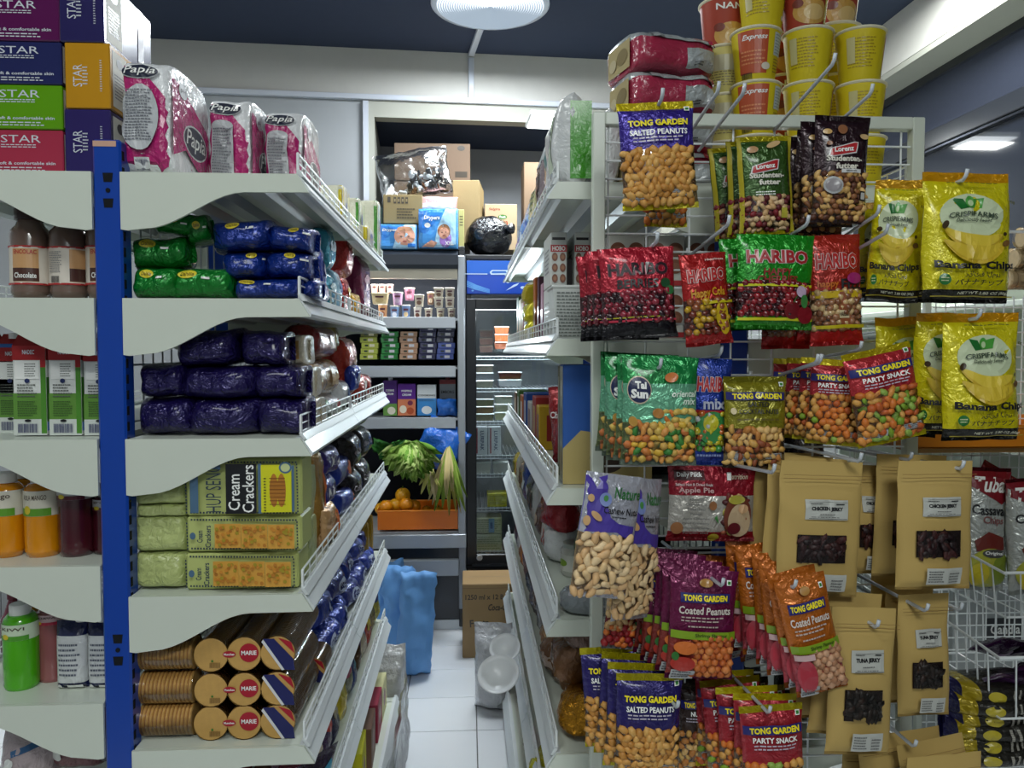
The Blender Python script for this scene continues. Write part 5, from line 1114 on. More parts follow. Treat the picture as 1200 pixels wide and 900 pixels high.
# second shelf
ckc = ink('7a4a34')
def hobo(label, px0, px1, Y, z, wf=None):
    w = X(px1, Y)-X(px0, Y); h = .128
    f = [('rect', 0, .88, .8, .05, BK, {'n': 1}), ('rect', 0, .70, 1, .13, ink('b02a30')), ('text', 'HOBO', 0, .70, .8, .09, WH, {'bold': .03})]
    for k in range(6): f.append(('ell', -.24+.48*(k % 2), .54-.2*(k//2), .36, .16, ckc, {'name': 'cookie_print'})); f.append(('ell', -.24+.48*(k % 2), .54-.2*(k//2), .2, .08, ink('9a6a4a'), {'name': 'cookie_print'}))
    return carton('cookie_carton', label, 'cookies', w, .17, h, M('c9ccc8', 'card'), {'front': f, 'left': [('lines', 0, .5, .6, .5, 6, ink('6a6a6a'))]}, ((X(px0, Y)+X(px1, Y))/2, Y+.085, z), bev=.002)
for r in range(2):
    hobo('tall white cookie carton with a red band, %s left' % ['lower', 'upper'][r], 645, 664, 1.88, RZ[1]+.001+.1285*r)
    hobo('tall white cookie carton with a red band, %s right by the grid post' % ['lower', 'upper'][r], 673, 691, 1.88, RZ[1]+.001+.1285*r)
xc, zb, w, h = fit(646, 692, 333, 396, 1.73)
t = thing('woven_plastic_tub', 'white printed plastic tub behind the guard wire by the grid post', 'tub', (xc+.004, 1.73+.055, RZ[1]+.001))
MB().add([(sx*w/2*k, sy*.055*k, z) for z, k in ((0, .82), (h-.006, 1)) for sx, sy in ((-1, -1), (1, -1), (1, 1), (-1, 1))], [(0, 3, 2, 1), (4, 5, 6, 7)]+[(i, (i+1) % 4, (i+1) % 4+4, i+4) for i in range(4)], M('c6cbc8', 'card')).build('tub_body', t)
MB().bbox(-w/2-.003, w/2+.003, -.058, .058, h-.008, h, M('d0d4d2', 'plastic'), .003).build('rim', t)
decals_build(t, lambda a, b, o=0: (a*w*.86, -.0455-.0095*b*1.0-o-.001, b*(h-.01)), w*.86, h, [('lines', 0, .5, .94, .94, 14, ink('6f7674'))])
bk = [('tall cream and maroon biscuit box on the second right shelf', 2.02, .24, .04, 'b8b8a0', '5a1a28', .06), ('tall thin red box behind the cream one', 2.12, .23, .03, '8a1a2a', '6a1020', .05), ('dark brown box with ring picture', 1.95, .20, .03, '2a2022', '6a5a50', .05), ('pink flat biscuit box along the second right shelf', 2.30, .17, .04, 'b88aa0', '8a4a70', .05), ('narrow dark wafer box along the second right shelf', 2.42, .20, .03, '4a2a3a', '6a3a50', .05), ('orange-brown wafer box, tall, farther along', 2.56, .21, .05, 'a85a20', '7a3a18', .06)]
for i, (lb, Y, h, w, c, c2, d) in enumerate(bk):
    carton('biscuit_box', lb, 'biscuit box', .10, w+.02, h, M(c, 'card'), {'left': [('rect', 0, .3, 1, .5, ink(c2))], 'front': [('rect', 0, .22, 1, .44, ink(c2)), ('text', ['Loacker', 'choco', 'rings', 'wafer', 'cream', 'crunch'][i], -.1, .25, .4, .3, ink('c8b0a8'), {'rot': 90})]}, (XI+.055, Y, RZ[1]+.001))
for i in range(6): rpack('candy_bag', 'crinkled yellow candy bag at the far guard wire, %s' % ['lowest near', 'lowest far', 'middle near', 'middle far', 'top near', 'top far'][i], 'candy', M(['c8c01c', 'b8a820', 'd0c824'][i % 3], 'foil'), 2.74+.13*(i % 2)+.02*(i//2), 1, .12, .075, .09, .07*(i//2), x=-.015+.008*(i % 2), seed=20+i, rot=(0, R_(i*5-10), 0))
for i in range(4): carton('biscuit_box', '%s box on the far half of the second right shelf' % ['blue', 'rust red', 'cream', 'dark green'][i], 'biscuit box', .12, .13, .15+.02*i, M(['2a4a90', '8a3a20', 'c0b89a', '2a4a30'][i], 'card'), {'left': [('ell', 0, .5, .5, .4, ink('c8b090'))]}, (XI+.07, 3.04+.15*i, RZ[1]+.001))
# third shelf
rc = M('9a1a22', 'foil')
xc, zb, w, h = fit(618, 650, 425, 520, 2.0)
soft('chips_bag', 'tall crinkled red chips bag on the third right shelf', 'chips', .12, .235, .07, [(.1, M('7a1418', 'foil'), 'bottom_seal'), (.93, rc, 'film'), (1, rc, 'top_seal')], [('text', 'Kurma', -.05, .68, .6, .10, WH, {'shear': .3, 'bold': .02, 'rot': 14}), ('text', 'Chips', .0, .54, .6, .10, WH, {'shear': .3, 'bold': .02, 'rot': 14}), ('text', 'Salt', .05, .42, .5, .08, WH, {'shear': .3, 'rot': 14}), ('ell', -.1, .2, .35, .16, ink('b06020')), ('poly', [(.1, .1), (.4, .14), (.3, .24)], ink('c89a1c'))], (XI+.065, 2.02, RZ[2]+.001), (0, R_(4), R_(-28)), seed=33, wr=.006)
soft('chips_bag', 'second red chips bag behind the tall one', 'chips', .12, .2, .07, [(1, rc, 'film')], [('text', 'Chips', 0, .6, .6, .12, WH, {'shear': .3})], (XI+.07, 2.14, RZ[2]+.001), (0, R_(-6), R_(-50)), seed=34, wr=.006)
Yc = 1.72; xc, zb, w, h = fit(660, 692, 430, 570, Yc)
cb = ink('1f4f9a'); 
cereal = carton('cereal_box', 'blue cereal box with flake pictures on its narrow side, by the grid post', 'cereal box', .20, .055, h, M('2a5aa8', 'card'), {'front': [('poly', [(-.5, 0), (-.5, .3), (-.3, .45), (.2, .4), (.5, .3), (.5, 0)], ink('b8a56a')), ('ell', .0, .22, .4, .26, ink('3a2a20')), ('text', 'whole grain', -.1, .7, .07, .3, WH, {'rot': 90})], 'left': [('rect', 0, .5, .95, .97, ink('a8a88a')), ('ell', 0, .8, .5, .14, ink('d8d8d0')), ('ell', 0, .5, .6, .3, ink('6a7a40')), ('ell', 0, .2, .6, .22, ink('8a6a3a'))]}, (X(660, Yc)+.10, Yc+.03, RZ[2]+.001))
for i in range(2): carton('cereal_box', ['beige cereal box edge behind the blue box', 'olive cereal box edge, third behind the blue box'][i], 'cereal box', .20, .04, h-.004*i, M(['a89a70', '6a6a48'][i], 'card'), {'left': [('rect', 0, .5, .4, .8, ink(['8a5a30', 'a8a890'][i]))]}, (X(658, 1.8)+.10, Yc+.085+.045*i, RZ[2]+.001))
t3 = [('red and yellow noodle box on the third right shelf', 2.50, .13, .11, .15, '9a2a2c', 'c8a01c'), ('mustard yellow box beside the red one', 2.37, .10, .09, .13, 'b8941c', '8a2020'), ('white rice pack farther on the third right shelf', 2.7, .14, .12, .12, 'c0c0b8', '8a3030'), ('blue pack on the third right shelf', 2.9, .14, .12, .14, '1f4a9a', 'c8c8d0'), ('orange pack on the third right shelf', 3.1, .14, .12, .12, 'b8601c', 'd8d0c0'), ('green pack on the third right shelf', 3.3, .14, .12, .13, '3a6a2a', 'd8d0c0'), ('brown pack at the far end of the third right shelf', 3.5, .14, .12, .11, '5a3a28', 'c8b090')]
for i, (lb, Y, w, d, h, c, c2) in enumerate(t3): carton('food_box', lb, 'food box', d, w, h, M(c, 'card'), {'left': [('rect', 0, .5, .5, .6, ink(c2))], 'front': [('rect', 0, .5, .5, .6, ink(c2))]}, (XI+d/2, Y, RZ[2]+.001))
# cooking tins / jars on the fourth shelf
def jar(label, Y, x, li, r, h, c, lid, lab=None, name='jar', z=0):
    t = thing(name, label, 'jar', (XI+r+x, Y, RZ[li]+.001+z)); MB().lathe([(r*.9, 0), (r, .006), (r, h*.8), (r*.85, h*.88)], M(c, 'wet'), 20).build('jar_body', t, smooth=True)
    MB().lathe([(r*.88, h*.86), (r*.88, h*.99), (r*.8, h)], M(lid, 'plastic'), 20).build('lid', t)
    fn = lambda a, b, o=0: ((r*1.01+o)*math.sin(a*3-1.2), -(r*1.01+o)*math.cos(a*3-1.2), h*(.15+.55*b))
    decals_build(t, fn, 3*r, h*.55, [('rect', 0, .5, .8, .9, ink(lab or 'd0d0c8')), ('ell', 0, .5, .3, .4, ink('7a9a2a'))]); return t
jar('pale cosmetic jar with a leaf label on the fourth right shelf', 2.02, .03, 3, .04, .085, 'b0b0a8', 'a8b0a8', 'c8c8c0')
jar('amber jar with yellow sweets, near end of the fourth right shelf', 1.80, .05, 3, .035, .13, '8a6a20', '3a2a1c', 'b8a020')
rpack('snack_pouch', 'red crumpled pouch on the fourth right shelf', 'snack pouch', rc, 2.22, 3, .22, .08, .10, z=.10, seed=41, rot=(0, R_(8), 0), wr=.01)
rpack('snack_pouch', 'white pouch under the red crumpled pouch', 'snack pouch', ww, 2.22, 3, .2, .10, .11, seed=42, decals=[('rect', 0, .5, .3, .4, ink('9a3a2a'))])
rpack('snack_pouch', 'leafy green pack behind the pale jar', 'snack pouch', M('4a7a3a', 'foil'), 1.95, 3, .12, .16, .08, x=.06, seed=43, decals=[('ell', .2, .7, .4, .3, ink('8ab050'))])
rpack('snack_pouch', 'dark foil pouch by the grid post on the fourth right shelf', 'snack pouch', M('2c2c30', 'foil'), 1.78, 3, .12, .18, .08, x=.10, z=.0, seed=44, decals=[('ell', 0, .8, .5, .2, ink('8a8a50'))])
rpack('plastic_wrapped_pack', 'clear wrapped pack at the near edge of the fourth right shelf', 'wrapped pack', M('7f868a', 'film', rough=.14), 1.74, 3, .10, .05, .14, x=.0, seed=45, wr=.01)
for i, (lb, Y, c, h) in enumerate([('brown pouch along the fourth right shelf', 2.45, '6a4a3a', .11), ('white appliance box on the fourth right shelf', 2.62, 'c8c8c6', .15), ('black and white pouch on the fourth right shelf', 2.82, '3a3a3c', .14), ('blue pouch on the fourth right shelf', 3.0, '1c3f90', .17), ('tan pouch on the fourth right shelf', 3.2, 'a88a60', .13), ('cream pouch on the far fourth right shelf', 3.4, 'c0baa8', .14), ('yellow pouch at the far end of the fourth right shelf', 3.58, 'c0aa20', .12)]):
    rpack('snack_pouch', lb, 'snack pouch', M(c, 'foil'), Y, 3, .15, h, .09, seed=50+i, decals=[('ell', 0, .5, .5, .4, ink(['b09a80', '2a2a2a', 'c8c8c8', 'd0d8e0', '5a3a2a', '9a3030', '3a3a20'][i]))], rot=(0, R_((i*13 % 9)-4), 0))
# fifth shelf: gold and brown sweets bags
gd = M('b8801c', 'gold'); bw = M('5a4034', 'foil'); bw2 = M('7a5434', 'foil')
pos5 = [(1.80, 0, .0, gd), (1.78, .09, .0, bw), (1.92, .0, .09, bw2), (1.86, .08, .10, bw), (1.98, .09, .05, gd), (2.08, .0, .0, bw2), (2.12, .03, .10, bw), (2.22, .0, .02, gd), (1.86, .02, .17, bw), (2.02, .03, .18, bw2)]
for i, (Y, x, z, mt) in enumerate(pos5):
    nm_ = {gd.name: 'gold foil', bw.name: 'dark brown', bw2.name: 'caramel brown'}[mt.name]
    rpack('sweets_bag', '%s sweets bag in the fifth right shelf pile, %s' % (nm_, ['near bottom', 'near bottom by the grid post', 'second layer near', 'second layer inside', 'middle inside', 'bottom middle', 'second layer middle', 'bottom farther', 'top near', 'top middle'][i]), 'sweets', mt, Y, 4, .17, .095, .10, z, x=x, seed=60+i, rot=(R_((i*17 % 13)-6), R_((i*29 % 21)-10), R_((i*37 % 31)-15)), wr=.010, decals=[('poly', [(-.1, .3), (.0, .45), (.15, .4), (.08, .6), (.12, .8), (-.02, .68), (-.16, .75), (-.12, .55), (-.22, .42)], ink('9a8a80'))] if mt is not gd else [])
for i in range(7): rpack('sweets_bag', '%s bag farther along the fifth right shelf' % ['silver grey', 'brown', 'dark', 'red-brown', 'orange', 'white', 'plum'][i], 'sweets', M(['8a8a8c', '5a3a28', '2a2422', '7a3a28', 'b06a20', 'c0c0c0', '4a2038'][i], 'foil'), 2.40+.19*i, 4, .16, .15, .09, seed=70+i, wr=.008, rot=(0, R_((i*13 % 9)-4), 0))
# sixth shelf and base
for i in range(11): rpack('noodle_bag', '%s instant food bag on the sixth right shelf' % ['orange', 'green and orange', 'amber', 'red', 'brown', 'cream', 'dark orange', 'olive', 'rust', 'light green', 'black'][i], 'noodles', M(['c0701c', '4a8a3a', 'c8901c', 'a02a20', '6a4a30', 'c8c0a8', 'a85018', '6a6a2a', '8a4020', '7aa050', '242426'][i], 'foil'), 1.80+.17*i, 5, .14, .13, .09, seed=80+i, wr=.008, rot=(0, R_((i*17 % 11)-5), 0))
plm = M('dfe2e4', 'plastic')
for i, (px, py, Y, r) in enumerate([(580, 807, 2.30, .062), (588, 775, 2.50, .05)]):
    p = P(px, py, Y); t = thing('plastic_bowl', ['large white plastic bowl tilted out over the base deck edge', 'smaller white plastic bowl behind the large one'][i], 'bowl', (p.x+.01, Y, p.z+.045), (R_(38), R_(-12), 0))
    MB().lathe([(.001, -.034), (r*.55, -.034), (r*.85, -.012), (r*1.02, 0), (r*1.0, .003), (r*.82, -.009), (r*.52, -.030), (.001, -.031)], plm, 32, cap=False).build('bowl_body', t, smooth=True)
yl2 = M('b8b41e', 'film')
for i, (Y, z, c) in enumerate([(2.20, .13, 'b8b41e'), (2.05, .10, '8a8a30'), (1.95, .05, '9a9a8a'), (2.10, .0, '5a6a20'), (1.85, .0, '6a6a68'), (2.30, .0, '7a8a2a'), (1.78, .08, '8a8a50')]):
    rpack('sponge_pack', '%s cleaning pack piled on the right base deck, %s' % (['bright yellow', 'olive', 'grey', 'dark green', 'charcoal', 'moss', 'khaki'][i], ['top', 'upper middle', 'middle', 'lower middle', 'near bottom', 'far bottom', 'nearest'][i]), 'cleaning pack', M(c, 'film'), Y, 6, .13, .13, .10, z, x=-.04, seed=95+i, wr=.006, decals=[('rect', 0, .75, .4, .2, ink('d8d8d0')), ('rect', 0, .3, .8, .3, ink(['c8b81c', '2a3a20', '3a3a3c', '8a9a30', 'c8c020', '1c2a18', 'c8c8b8'][i]))], rot=(0, R_((i*23 % 17)-8), R_((i*31 % 17)-8)))
for i in range(6): rpack('sponge_pack', '%s pack farther on the right base deck' % ['blue', 'tan', 'white', 'red', 'grey', 'green'][i], 'cleaning pack', M(['2a5a9a', 'a88a60', 'c8c8c8', '9a2a2a', '7a7a7a', '3a7a3a'][i], 'film'), 2.5+.2*i, 6, .16, .14, .1, x=-.02, seed=110+i)

# ================================================================== TOP OF THE RIGHT GONDOLA (behind the grid)
pkd = M('a8304c', 'film'); pgr = M('aab0b2', 'film'); 
for j in range(4):
    zz = RZ[0]+.001+.085*j; Y = 1.70
    xa, xb = X(735-(j == 3)*5, Y), X(838, Y); w = xb-xa
    t = soft('tea_pack', 'crimson and white bulk pack, %s of the stack above the wire grid' % ['lowest', 'second', 'third', 'topmost'][j], 'bulk pack', w, .086, .20, [(.78, pkd, 'pink_wrap'), (1, pgr, 'white_wrap')], [('rect', .27, .36, .42, .5, pgr), ('rect', .02, .86, .72, .2, pgr), ('lines', .2, .2, .12, .12, 2, BK), ('rect', .42, .86, .14, .22, pkd)], ((xa+xb)/2+.006*(j % 2), Y+.12, zz), (0, 0, R_([4, 3, 12, 15][j])), nv_=4, nu_=6, ts=.01, bs=.01, pinch=0, wr=.007, seed=130+j, NU=16, NV=10, bottom=0, doff=.003)
    decals_build(t, lambda a, b, o=0, w=w: (-w/2-.003-o, -a*.18, .008+b*.07), .18, .07, [('rect', 0, .5, .6, .9, ink('b8a878')), ('ell', .1, .5, .3, .5, ink('8a7a50')), ('ell', -.15, .4, .2, .4, ink('c8bc98'))], .002)
cy = M('d8c41c', 'card'); crr = ink('b8502c'); cre = ink('d8d0b0')
def noodle(label, cx, ybot, Y, kind, seed, rot=0):
    wp = 63; w, h = wp/920*Y*1.0, 64/920*Y; r = w/2*.98; p = P(cx, ybot, Y)
    t = thing('noodle_cup', label, 'cup noodles', (p.x, Y+r, p.z), (0, 0, R_(rot)))
    body = {'y': cy, 'c': M('d2c878', 'card'), 'r': M('a8402c', 'card')}[kind if kind in 'ycr' else 'y']
    MB().lathe([(r*.70, 0), (r*.73, .003), (r*.93, h*.93)], body, 28, cap=False).build('cup', t, smooth=True)
    MB().lathe([(r*.93, h*.925), (r, h*.945), (r, h*.965), (r*.96, h*.98)], M('e4dfc4', 'paper'), 28, cap=False).build('rim', t, smooth=True)
    MB().lathe([(.001, h*.975), (r*.96, h*.978)], M('d8d8d0', 'foil'), 28, cap=False).build('foil_lid', t)
    fn = lambda a, b, o=0: ((r*(.715+.215*b)+o+.0006)*math.sin(a*2.6), -(r*(.715+.215*b)+o+.0006)*math.cos(a*2.6), b*h*.93)
    if kind == 'o': ds = [('rect', -.18, .55, .52, .82, crr), ('text', 'Express', -.15, .82, .42, .13, WH, {'shear': .3}), ('lines', -.18, .45, .42, .3, 4, ink('d88a5a')), ('rect', .34, .72, .28, .44, ink('b8c4c8')), ('lines', .34, .72, .24, .4, 7, ink('7a8a90')), ('bars', -.3, .1, .2, .12, BK), ('lines', .34, .3, .26, .3, 5, ink('8a6a20')), ('ell', .05, .27, .16, .14, ink('d8d0c0'))]
    elif kind == 'r': ds = [('text', 'NANI', .0, .85, .5, .12, WH, {'bold': .02}), ('ell', .05, .3, .7, .5, ink('c89a4a')), ('ell', .1, .28, .4, .3, ink('d8b878')), ('rect', .42, .5, .14, .9, ink('d8c41c')), ('ell', -.2, .45, .2, .16, ink('7a3020'))]
    elif kind == 'c': ds = [('rect', 0, .7, .7, .3, ink('c0bc9a')), ('lines', 0, .4, .7, .3, 6, ink('8a8050'))]
    else: ds = [('lines', -.2, .55, .5, .6, 10, ink('a8901c')), ('rect', -.38, .6, .14, .5, ink('c8c088')), ('rect', .46, .5, .12, .9, crr), ('ell', .32, .2, .08, .1, ink('d8d8b8'))]
    decals_build(t, fn, 2.6*r*.83, h*.93, ds, .0005); return t
rw_ = ['bottom row', 'second row', 'third row', 'top row']
cols_ = [(896, 'orange panel'), (959, 'plain yellow side'), (1022, 'plain yellow side')]
for j in range(4):
    for i, cx in enumerate((896, 959, 1022)):
        if j == 3 and i == 2: continue
        yb = 218-63.5*j; cxx = cx if j < 3 else [904, 955][i]
        k = [['o', 'y', 'y'], ['o', 'y', 'y'], ['o', 'y', 'y'], ['y', 'r']][j][i]
        noodle('yellow instant noodle cup, %s of the cup tower above the grid, %s' % (rw_[j], ['left column', 'middle column', 'right column'][i]), cxx+(0 if k else 0), yb, 1.70+.003*(j % 2), k, j*3+i, [0, 8, 20][i]-(6*j if i else 0))
noodle('red and yellow noodle cup at the top left of the cup tower', 858, 56, 1.79, 'r', 21)
noodle('pale cream-yellow noodle cup below the red one', 858, 113, 1.79, 'c', 22)
noodle('pale noodle cup, second from the shelf in the left column', 858, 170, 1.79, 'c', 23); noodle('noodle cup at the foot of the left column behind the grid', 858, 226, 1.79, 'c', 24)
for j in range(3):
    noodle('red noodle cup in the rear row of the tower, %s' % rw_[j], 930, 208-61*j, 1.84, 'r', 30+j); 
noodle('red noodle cup in the rear row of the tower, top', 991, 30, 1.86, 'r', 34)
for j in range(3): noodle('noodle cup in the rear row behind the right column, %s' % rw_[j], 992, 206-60*j, 1.86, 'y', 36+j)
# boxes behind the grid on the second shelf
for i in range(3):
    Yh = 1.74; xa = X(712+46*i, Yh); w = X(756+46*i, Yh)-xa
    f = [('ell', -.25+.5*(k % 2), .72-.32*(k//2), .42, .28, ckc, {'name': 'cookie_print'}) for k in range(4)]+[('ell', -.25+.5*(k % 2), .72-.32*(k//2), .24, .14, ink('8a5a44'), {'name': 'cookie_print'}) for k in range(4)]+[('rect', 0, .08, 1, .1, ink('b02a30'))]
    for j in range(2): carton('cookie_carton', 'white cookie picture carton behind the grid, %s row %s' % (['lower', 'upper'][j], ['left', 'middle', 'right'][i]), 'cookies', w*.96, .12, .115, M('c4c4bc', 'card'), {'front': f}, (xa+w/2, Yh+.06, RZ[1]+.001+.1155*j))
dkp = [(2, 'dark brown'), (3, 'black'), (4, 'dark brown'), (5, 'black')]
for li, c in dkp:
    for i in range(5):
        x0 = RX0+.09-.005+.0 if i > 2 else XI+.14; xx = (RX1+.06+.12*(i-3)) if i >= 3 else XI+.13+.1*i
        soft('dark_snack_pack', '%s pack behind the grid on the %s right shelf, %s' % (c, ['', '', 'third', 'fourth', 'fifth', 'sixth'][li], ['first', 'second', 'third', 'fourth', 'fifth'][i]), 'snack pack', .09, .12+.02*(i % 2), .1, [(1, M(['3a2c28', '1c1c20', '4a3226', '26262c', '2c2420'][i], 'foil'))], [('ell', 0, .5, .5, .3, ink(['6a5a50', '5a3a2a', '8a7a60', '303a60', '5a4a3a'][i]))], (xx, 1.82+.04*(i % 2), RZ[li]+.001), (0, 0, R_(i*3-6)), nu_=3.5, nv_=3, ts=.03, bs=.02, wr=.006, seed=li*7+i, NU=10, NV=10)
# ================================================================== BAGS HANGING ON THE GRID
nutm = lambda *c: [M(x, 'nut') for x in c]
PEA = nutm('c8924a', 'b8803a', 'd0a058'); CASH = nutm('d8b888', 'cfa878', 'e0c498'); MIX = nutm('c87a3a', 'd0904a', 'b86a34', 'c8a050')
PARTY = nutm('c8702c', 'b85a28', 'd08a40', 'c8944a'); GRNP = nutm('7a9a2c', '8aa84a', '9ab070'); PARTYM = PARTY+PARTY+GRNP[:2]
COCK = nutm('c89a50', 'd0a860', 'b87a3c', '8a4a2c', 'd8b070')
gumm = lambda *c: [M(x, 'gummy') for x in c]
BERRY = gumm('5a1420', '7a1c2c', '2a1018', '8a2838'); CHER = gumm('6a1018', '8a1c24', '3f0c14')
BALLO = nutm('c06a30', 'b85f2a', 'c87a40'); BALLP = nutm('b88a68', 'a87858', 'c49878'); STUD = nutm('7a2028', 'd8b890', 'c8a070', 'c8a878', '5a1a20')
def fb(x0, x1, y0, y1, Y): xc, zb, w, h = fit(x0, x1, y0, y1, Y); return w, h
def hbag(name, label, cat, bb, Y, d, bands, decals=(), tilt=0, yaw=0, lean=0, seed=0, **k):
    x0, x1, y0, y1 = bb; w, h = fb(x0, x1, y0, y1, Y)
    t = soft(name, label, cat, w, h, d, bands, decals, nv_=2.4, nu_=2.0, seed=seed, **k)
    return hang(t, (x0+x1)/2, y0, Y, tilt, yaw, lean)
vm = M('35217a', 'foil'); gol = M('d8cc18', 'foil'); clrb = M('8a6a3a', 'foil'); gyl = ink('a8aaac'); tgn = ink('1c1f6a')
def vegmark(a=.40, b=.92): return [('rect', a, b, .07, .045, WH), ('rect', a, b, .045, .026, ink('2a7a2a'))]
def tong(label, bb, Y, main, top, title, nut, d=.035, wb=.48, nk='peanut', ns=.0085, tilt=0, yaw=0, seed=0, band=True, twob=None, backc='6a4a24', lean=0, tgy=None, sealc=None, decs=None):
    tb = .90 if tgy is None else tgy
    bands = [(.055, M(sealc or 'd0c41a', 'foil'), 'bottom_seal'), (.16, M('7a6a4a', 'foil'), 'window_backing'), (wb, M(backc, 'foil'), 'window_backing'), (.93, M(main, 'foil', vary=.2), 'printed_top'), (1, M(top, 'foil'), 'top_seal')]
    ds = [('rect', -.27, .125, .34, .09, gyl), ('lines', -.27, .125, .3, .08, 4, ink('50555c')), ('rect', .28, .14, .28, .06, gyl), ('lines', .28, .14, .26, .05, 3, ink('50555c'))]
    ds += vegmark()
    if band: ds += [('rect', -.02, .79, .94, .085, tgn, {'n': 8})]
    ds += [('text', 'TONG GARDEN', 0, .79, .80, .06, YE, {'bold': .045})]
    ds += [('text', l, 0, .70-.075*i, tw, .052, c, {'bold': .03}) for i, (l, tw, c) in enumerate(title)]
    ds += decs if decs is not None else [('lines', 0, .70-.075*len(title)+.01, .7, .06, 2, ink('b8b0c0'))]
    t = hbag('nut_bag', label, 'nut snack', bb, Y, d, bands, ds, tilt, yaw, lean, seed, wins=[(.055, .16), (.16, wb)] if False else [(.16, wb)], nuts=[(-.44, .44, .075, wb-.02, ns, nut, nk)], ts=.07, bs=.055)
    return t
# 1 salted peanuts, top left
b1 = tong('purple salted peanuts bag with gold seals hanging at the top left of the grid', (722, 812, 120, 246), 1.40, '38288a', 'dccb16', [('SALTED PEANUTS', .78, WH)], PEA, tilt=-4, seed=1, band=False, wb=.55)
decals_build(b1, lambda a, b, o=0: (a*.11, -.018-o, b*.15+.07), .11, .08, [], .001)
hook(777, 103, 1.37); 
b1b = tong('red nut bag showing only its lower end behind the purple salted peanuts bag', (756, 806, 170, 266), 1.54, 'a8281c', 'dccb16', [('PARTY SNACK', .7, WH)], PARTYM, seed=2, nk='ov')
hook(843, 95, 1.36); hook(873, 97, 1.33); hook(979, 62, 1.33, rise=.045); hook(1023, 98, 1.35)
# 2 green student mix
def lorenz(label, bb, Y, main, edge, wb, nut, seed, extra, tilt=0, yaw=0, d=.035):
    ds = [('poly', [(-.26, .68), (.18, .745), (.26, .745), (.22, .64), (-.24, .60), (-.30, .61)], ink('d8d8d8')), ('poly', [(-.24, .675), (.18, .735), (.235, .735), (.20, .65), (-.22, .61), (-.27, .615)], ink('b01c24')), ('text', 'Lorenz', -.02, .675, .36, .05, WH, {'rot': 5, 'bold': .03}),
          ('text', 'Studenten-', 0, .585, .66, .055, ink('d8d4c8'), {'bold': .04}), ('text', 'futter', .04, .515, .42, .055, ink('d8d4c8'), {'bold': .04})]+extra
    t = hbag('nut_bag', label, 'nut snack', bb, Y, d, [(.05, M(edge, 'foil'), 'bottom_seal'), (wb, M('4a3020', 'foil'), 'window_backing'), (.95, M(main, 'foil'), 'printed_top'), (1, M(edge, 'foil'), 'top_seal')], ds, tilt, yaw, 0, seed, wins=[(.05, wb)], nuts=[(-.44, .44, .05, wb, .0075, nut, ['cashew', 'ov', 'ball'])], ts=.05, bs=.04)
    side = M(edge, 'foil'); return t
ex = [('ell', .15, .90, .3, .06, ink('c8a878'), {'rot': 20}), ('ell', -.25, .85, .2, .07, ink('b88a5a')), ('rect', -.47, .5, .07, .96, ink('a89a1c'), {'n': 8}), ('rect', .47, .5, .07, .96, ink('a89a1c'), {'n': 8}), ('rect', .30, .2, .12, .1, ink('b8b040')), ('lines', -.05, .40, .4, .05, 2, WH)]
lz = lorenz('green and gold student mix bag hanging below the top rail', (861, 925, 160, 275), 1.45, '3a5a24', 'd0c41a', .36, STUD, 3, ex, tilt=-3)
for k in behind(lz, 2, .042, 'green and gold student mix bag, {} on its hook', 'green student mix bags on one hook', dx=-.010, seed=3): pass
setgroup(lz, 'green student mix bags on one hook')
# 3 brown student mix
ex = [('ell', -.05, .86, .18, .09, ink('8a5a3a')), ('ell', -.33, .83, .16, .05, ink('c8a060')), ('ell', .36, .80, .18, .05, ink('c8a878')), ('ell', -.3, .72, .1, .04, ink('8a5a38')), ('rect', .1, .465, .36, .035, ink('c8c8c8')), ('lines', .1, .465, .2, .02, 1, BK), ('ell', -.22, .33, .34, .16, gyl), ('ell', -.22, .33, .28, .12, ink('8a8488')), ('rect', .33, .24, .1, .09, BK), ('rect', .33, .24, .07, .06, ink('b0b0b0'))]
lb2 = lorenz('dark brown student mix bag, frontmost on the hook right of the green one', (955, 1020, 136, 262), 1.44, '2c1820', '2a161c', .44, nutm('c89a58', 'd8b070', '8a5a38', 'c8a060', '5a3424'), 4, ex, tilt=2)
behind(lb2, 4, .034, 'dark brown student mix bag, {} on its hook', 'brown student mix bags on one hook', dx=-.005, dz=-.004, seed=4)
# 4 gummy bags
def gummy(label, bb, Y, main, title, tcol, outl, btm, mid, nut, seed, extra=(), tilt=0, yaw=0, lean=0, wb=(.14, .50), brand='HARIBO'):
    ds = [('text', brand, 0, .76, .82, .15, outl, {'bold': .075}), ('text', brand, 0, .76, .81, .14, tcol, {'bold': .035})]
    ds += [('text', l, a, b, tw, th, c, {'bold': .03}) for (l, a, b, tw, th, c) in title] + list(extra)
    return hbag('gummy_bag', label, 'gummy sweets', bb, Y, .03, [(wb[0], M(btm, 'foil'), 'bottom_band'), (wb[1], M(mid, 'foil'), 'window_backing'), (1, M(main, 'foil'), 'printed_top')], ds, tilt, yaw, lean, seed, wins=[wb], nuts=[(-.44, .44, wb[0]+.02, wb[1]-.02, .0078, nut, ['ball', 'ov'])], ts=.04, bs=.04)
g1 = gummy('crimson berries gummy bag with a dark base, left end of the gummy row', (700, 790, 290, 397), 1.42, 'a81c30', [('BERRIES', -.02, .60, .56, .10, BK)], ink('241018'), ink('a83048'), '16141a', '5a2028', BERRY, 5, [('ell', .36, .60, .14, .1, ink('1c4a2a')), ('ell', .42, .52, .12, .1, ink('2a6a3a')), ('rect', 0, .20, 1, .02, ink('c03048')), ('lines', 0, .235, .9, .03, 1, ink('a8a020'))], tilt=-3, wb=(.19, .52))
behind(g1, 3, .036, 'crimson berries gummy bag, {} on its hook at the grid left edge', 'berries gummy bags on one hook', dx=-.008, seed=5)
hook(771, 272, 1.38, rise=.02)
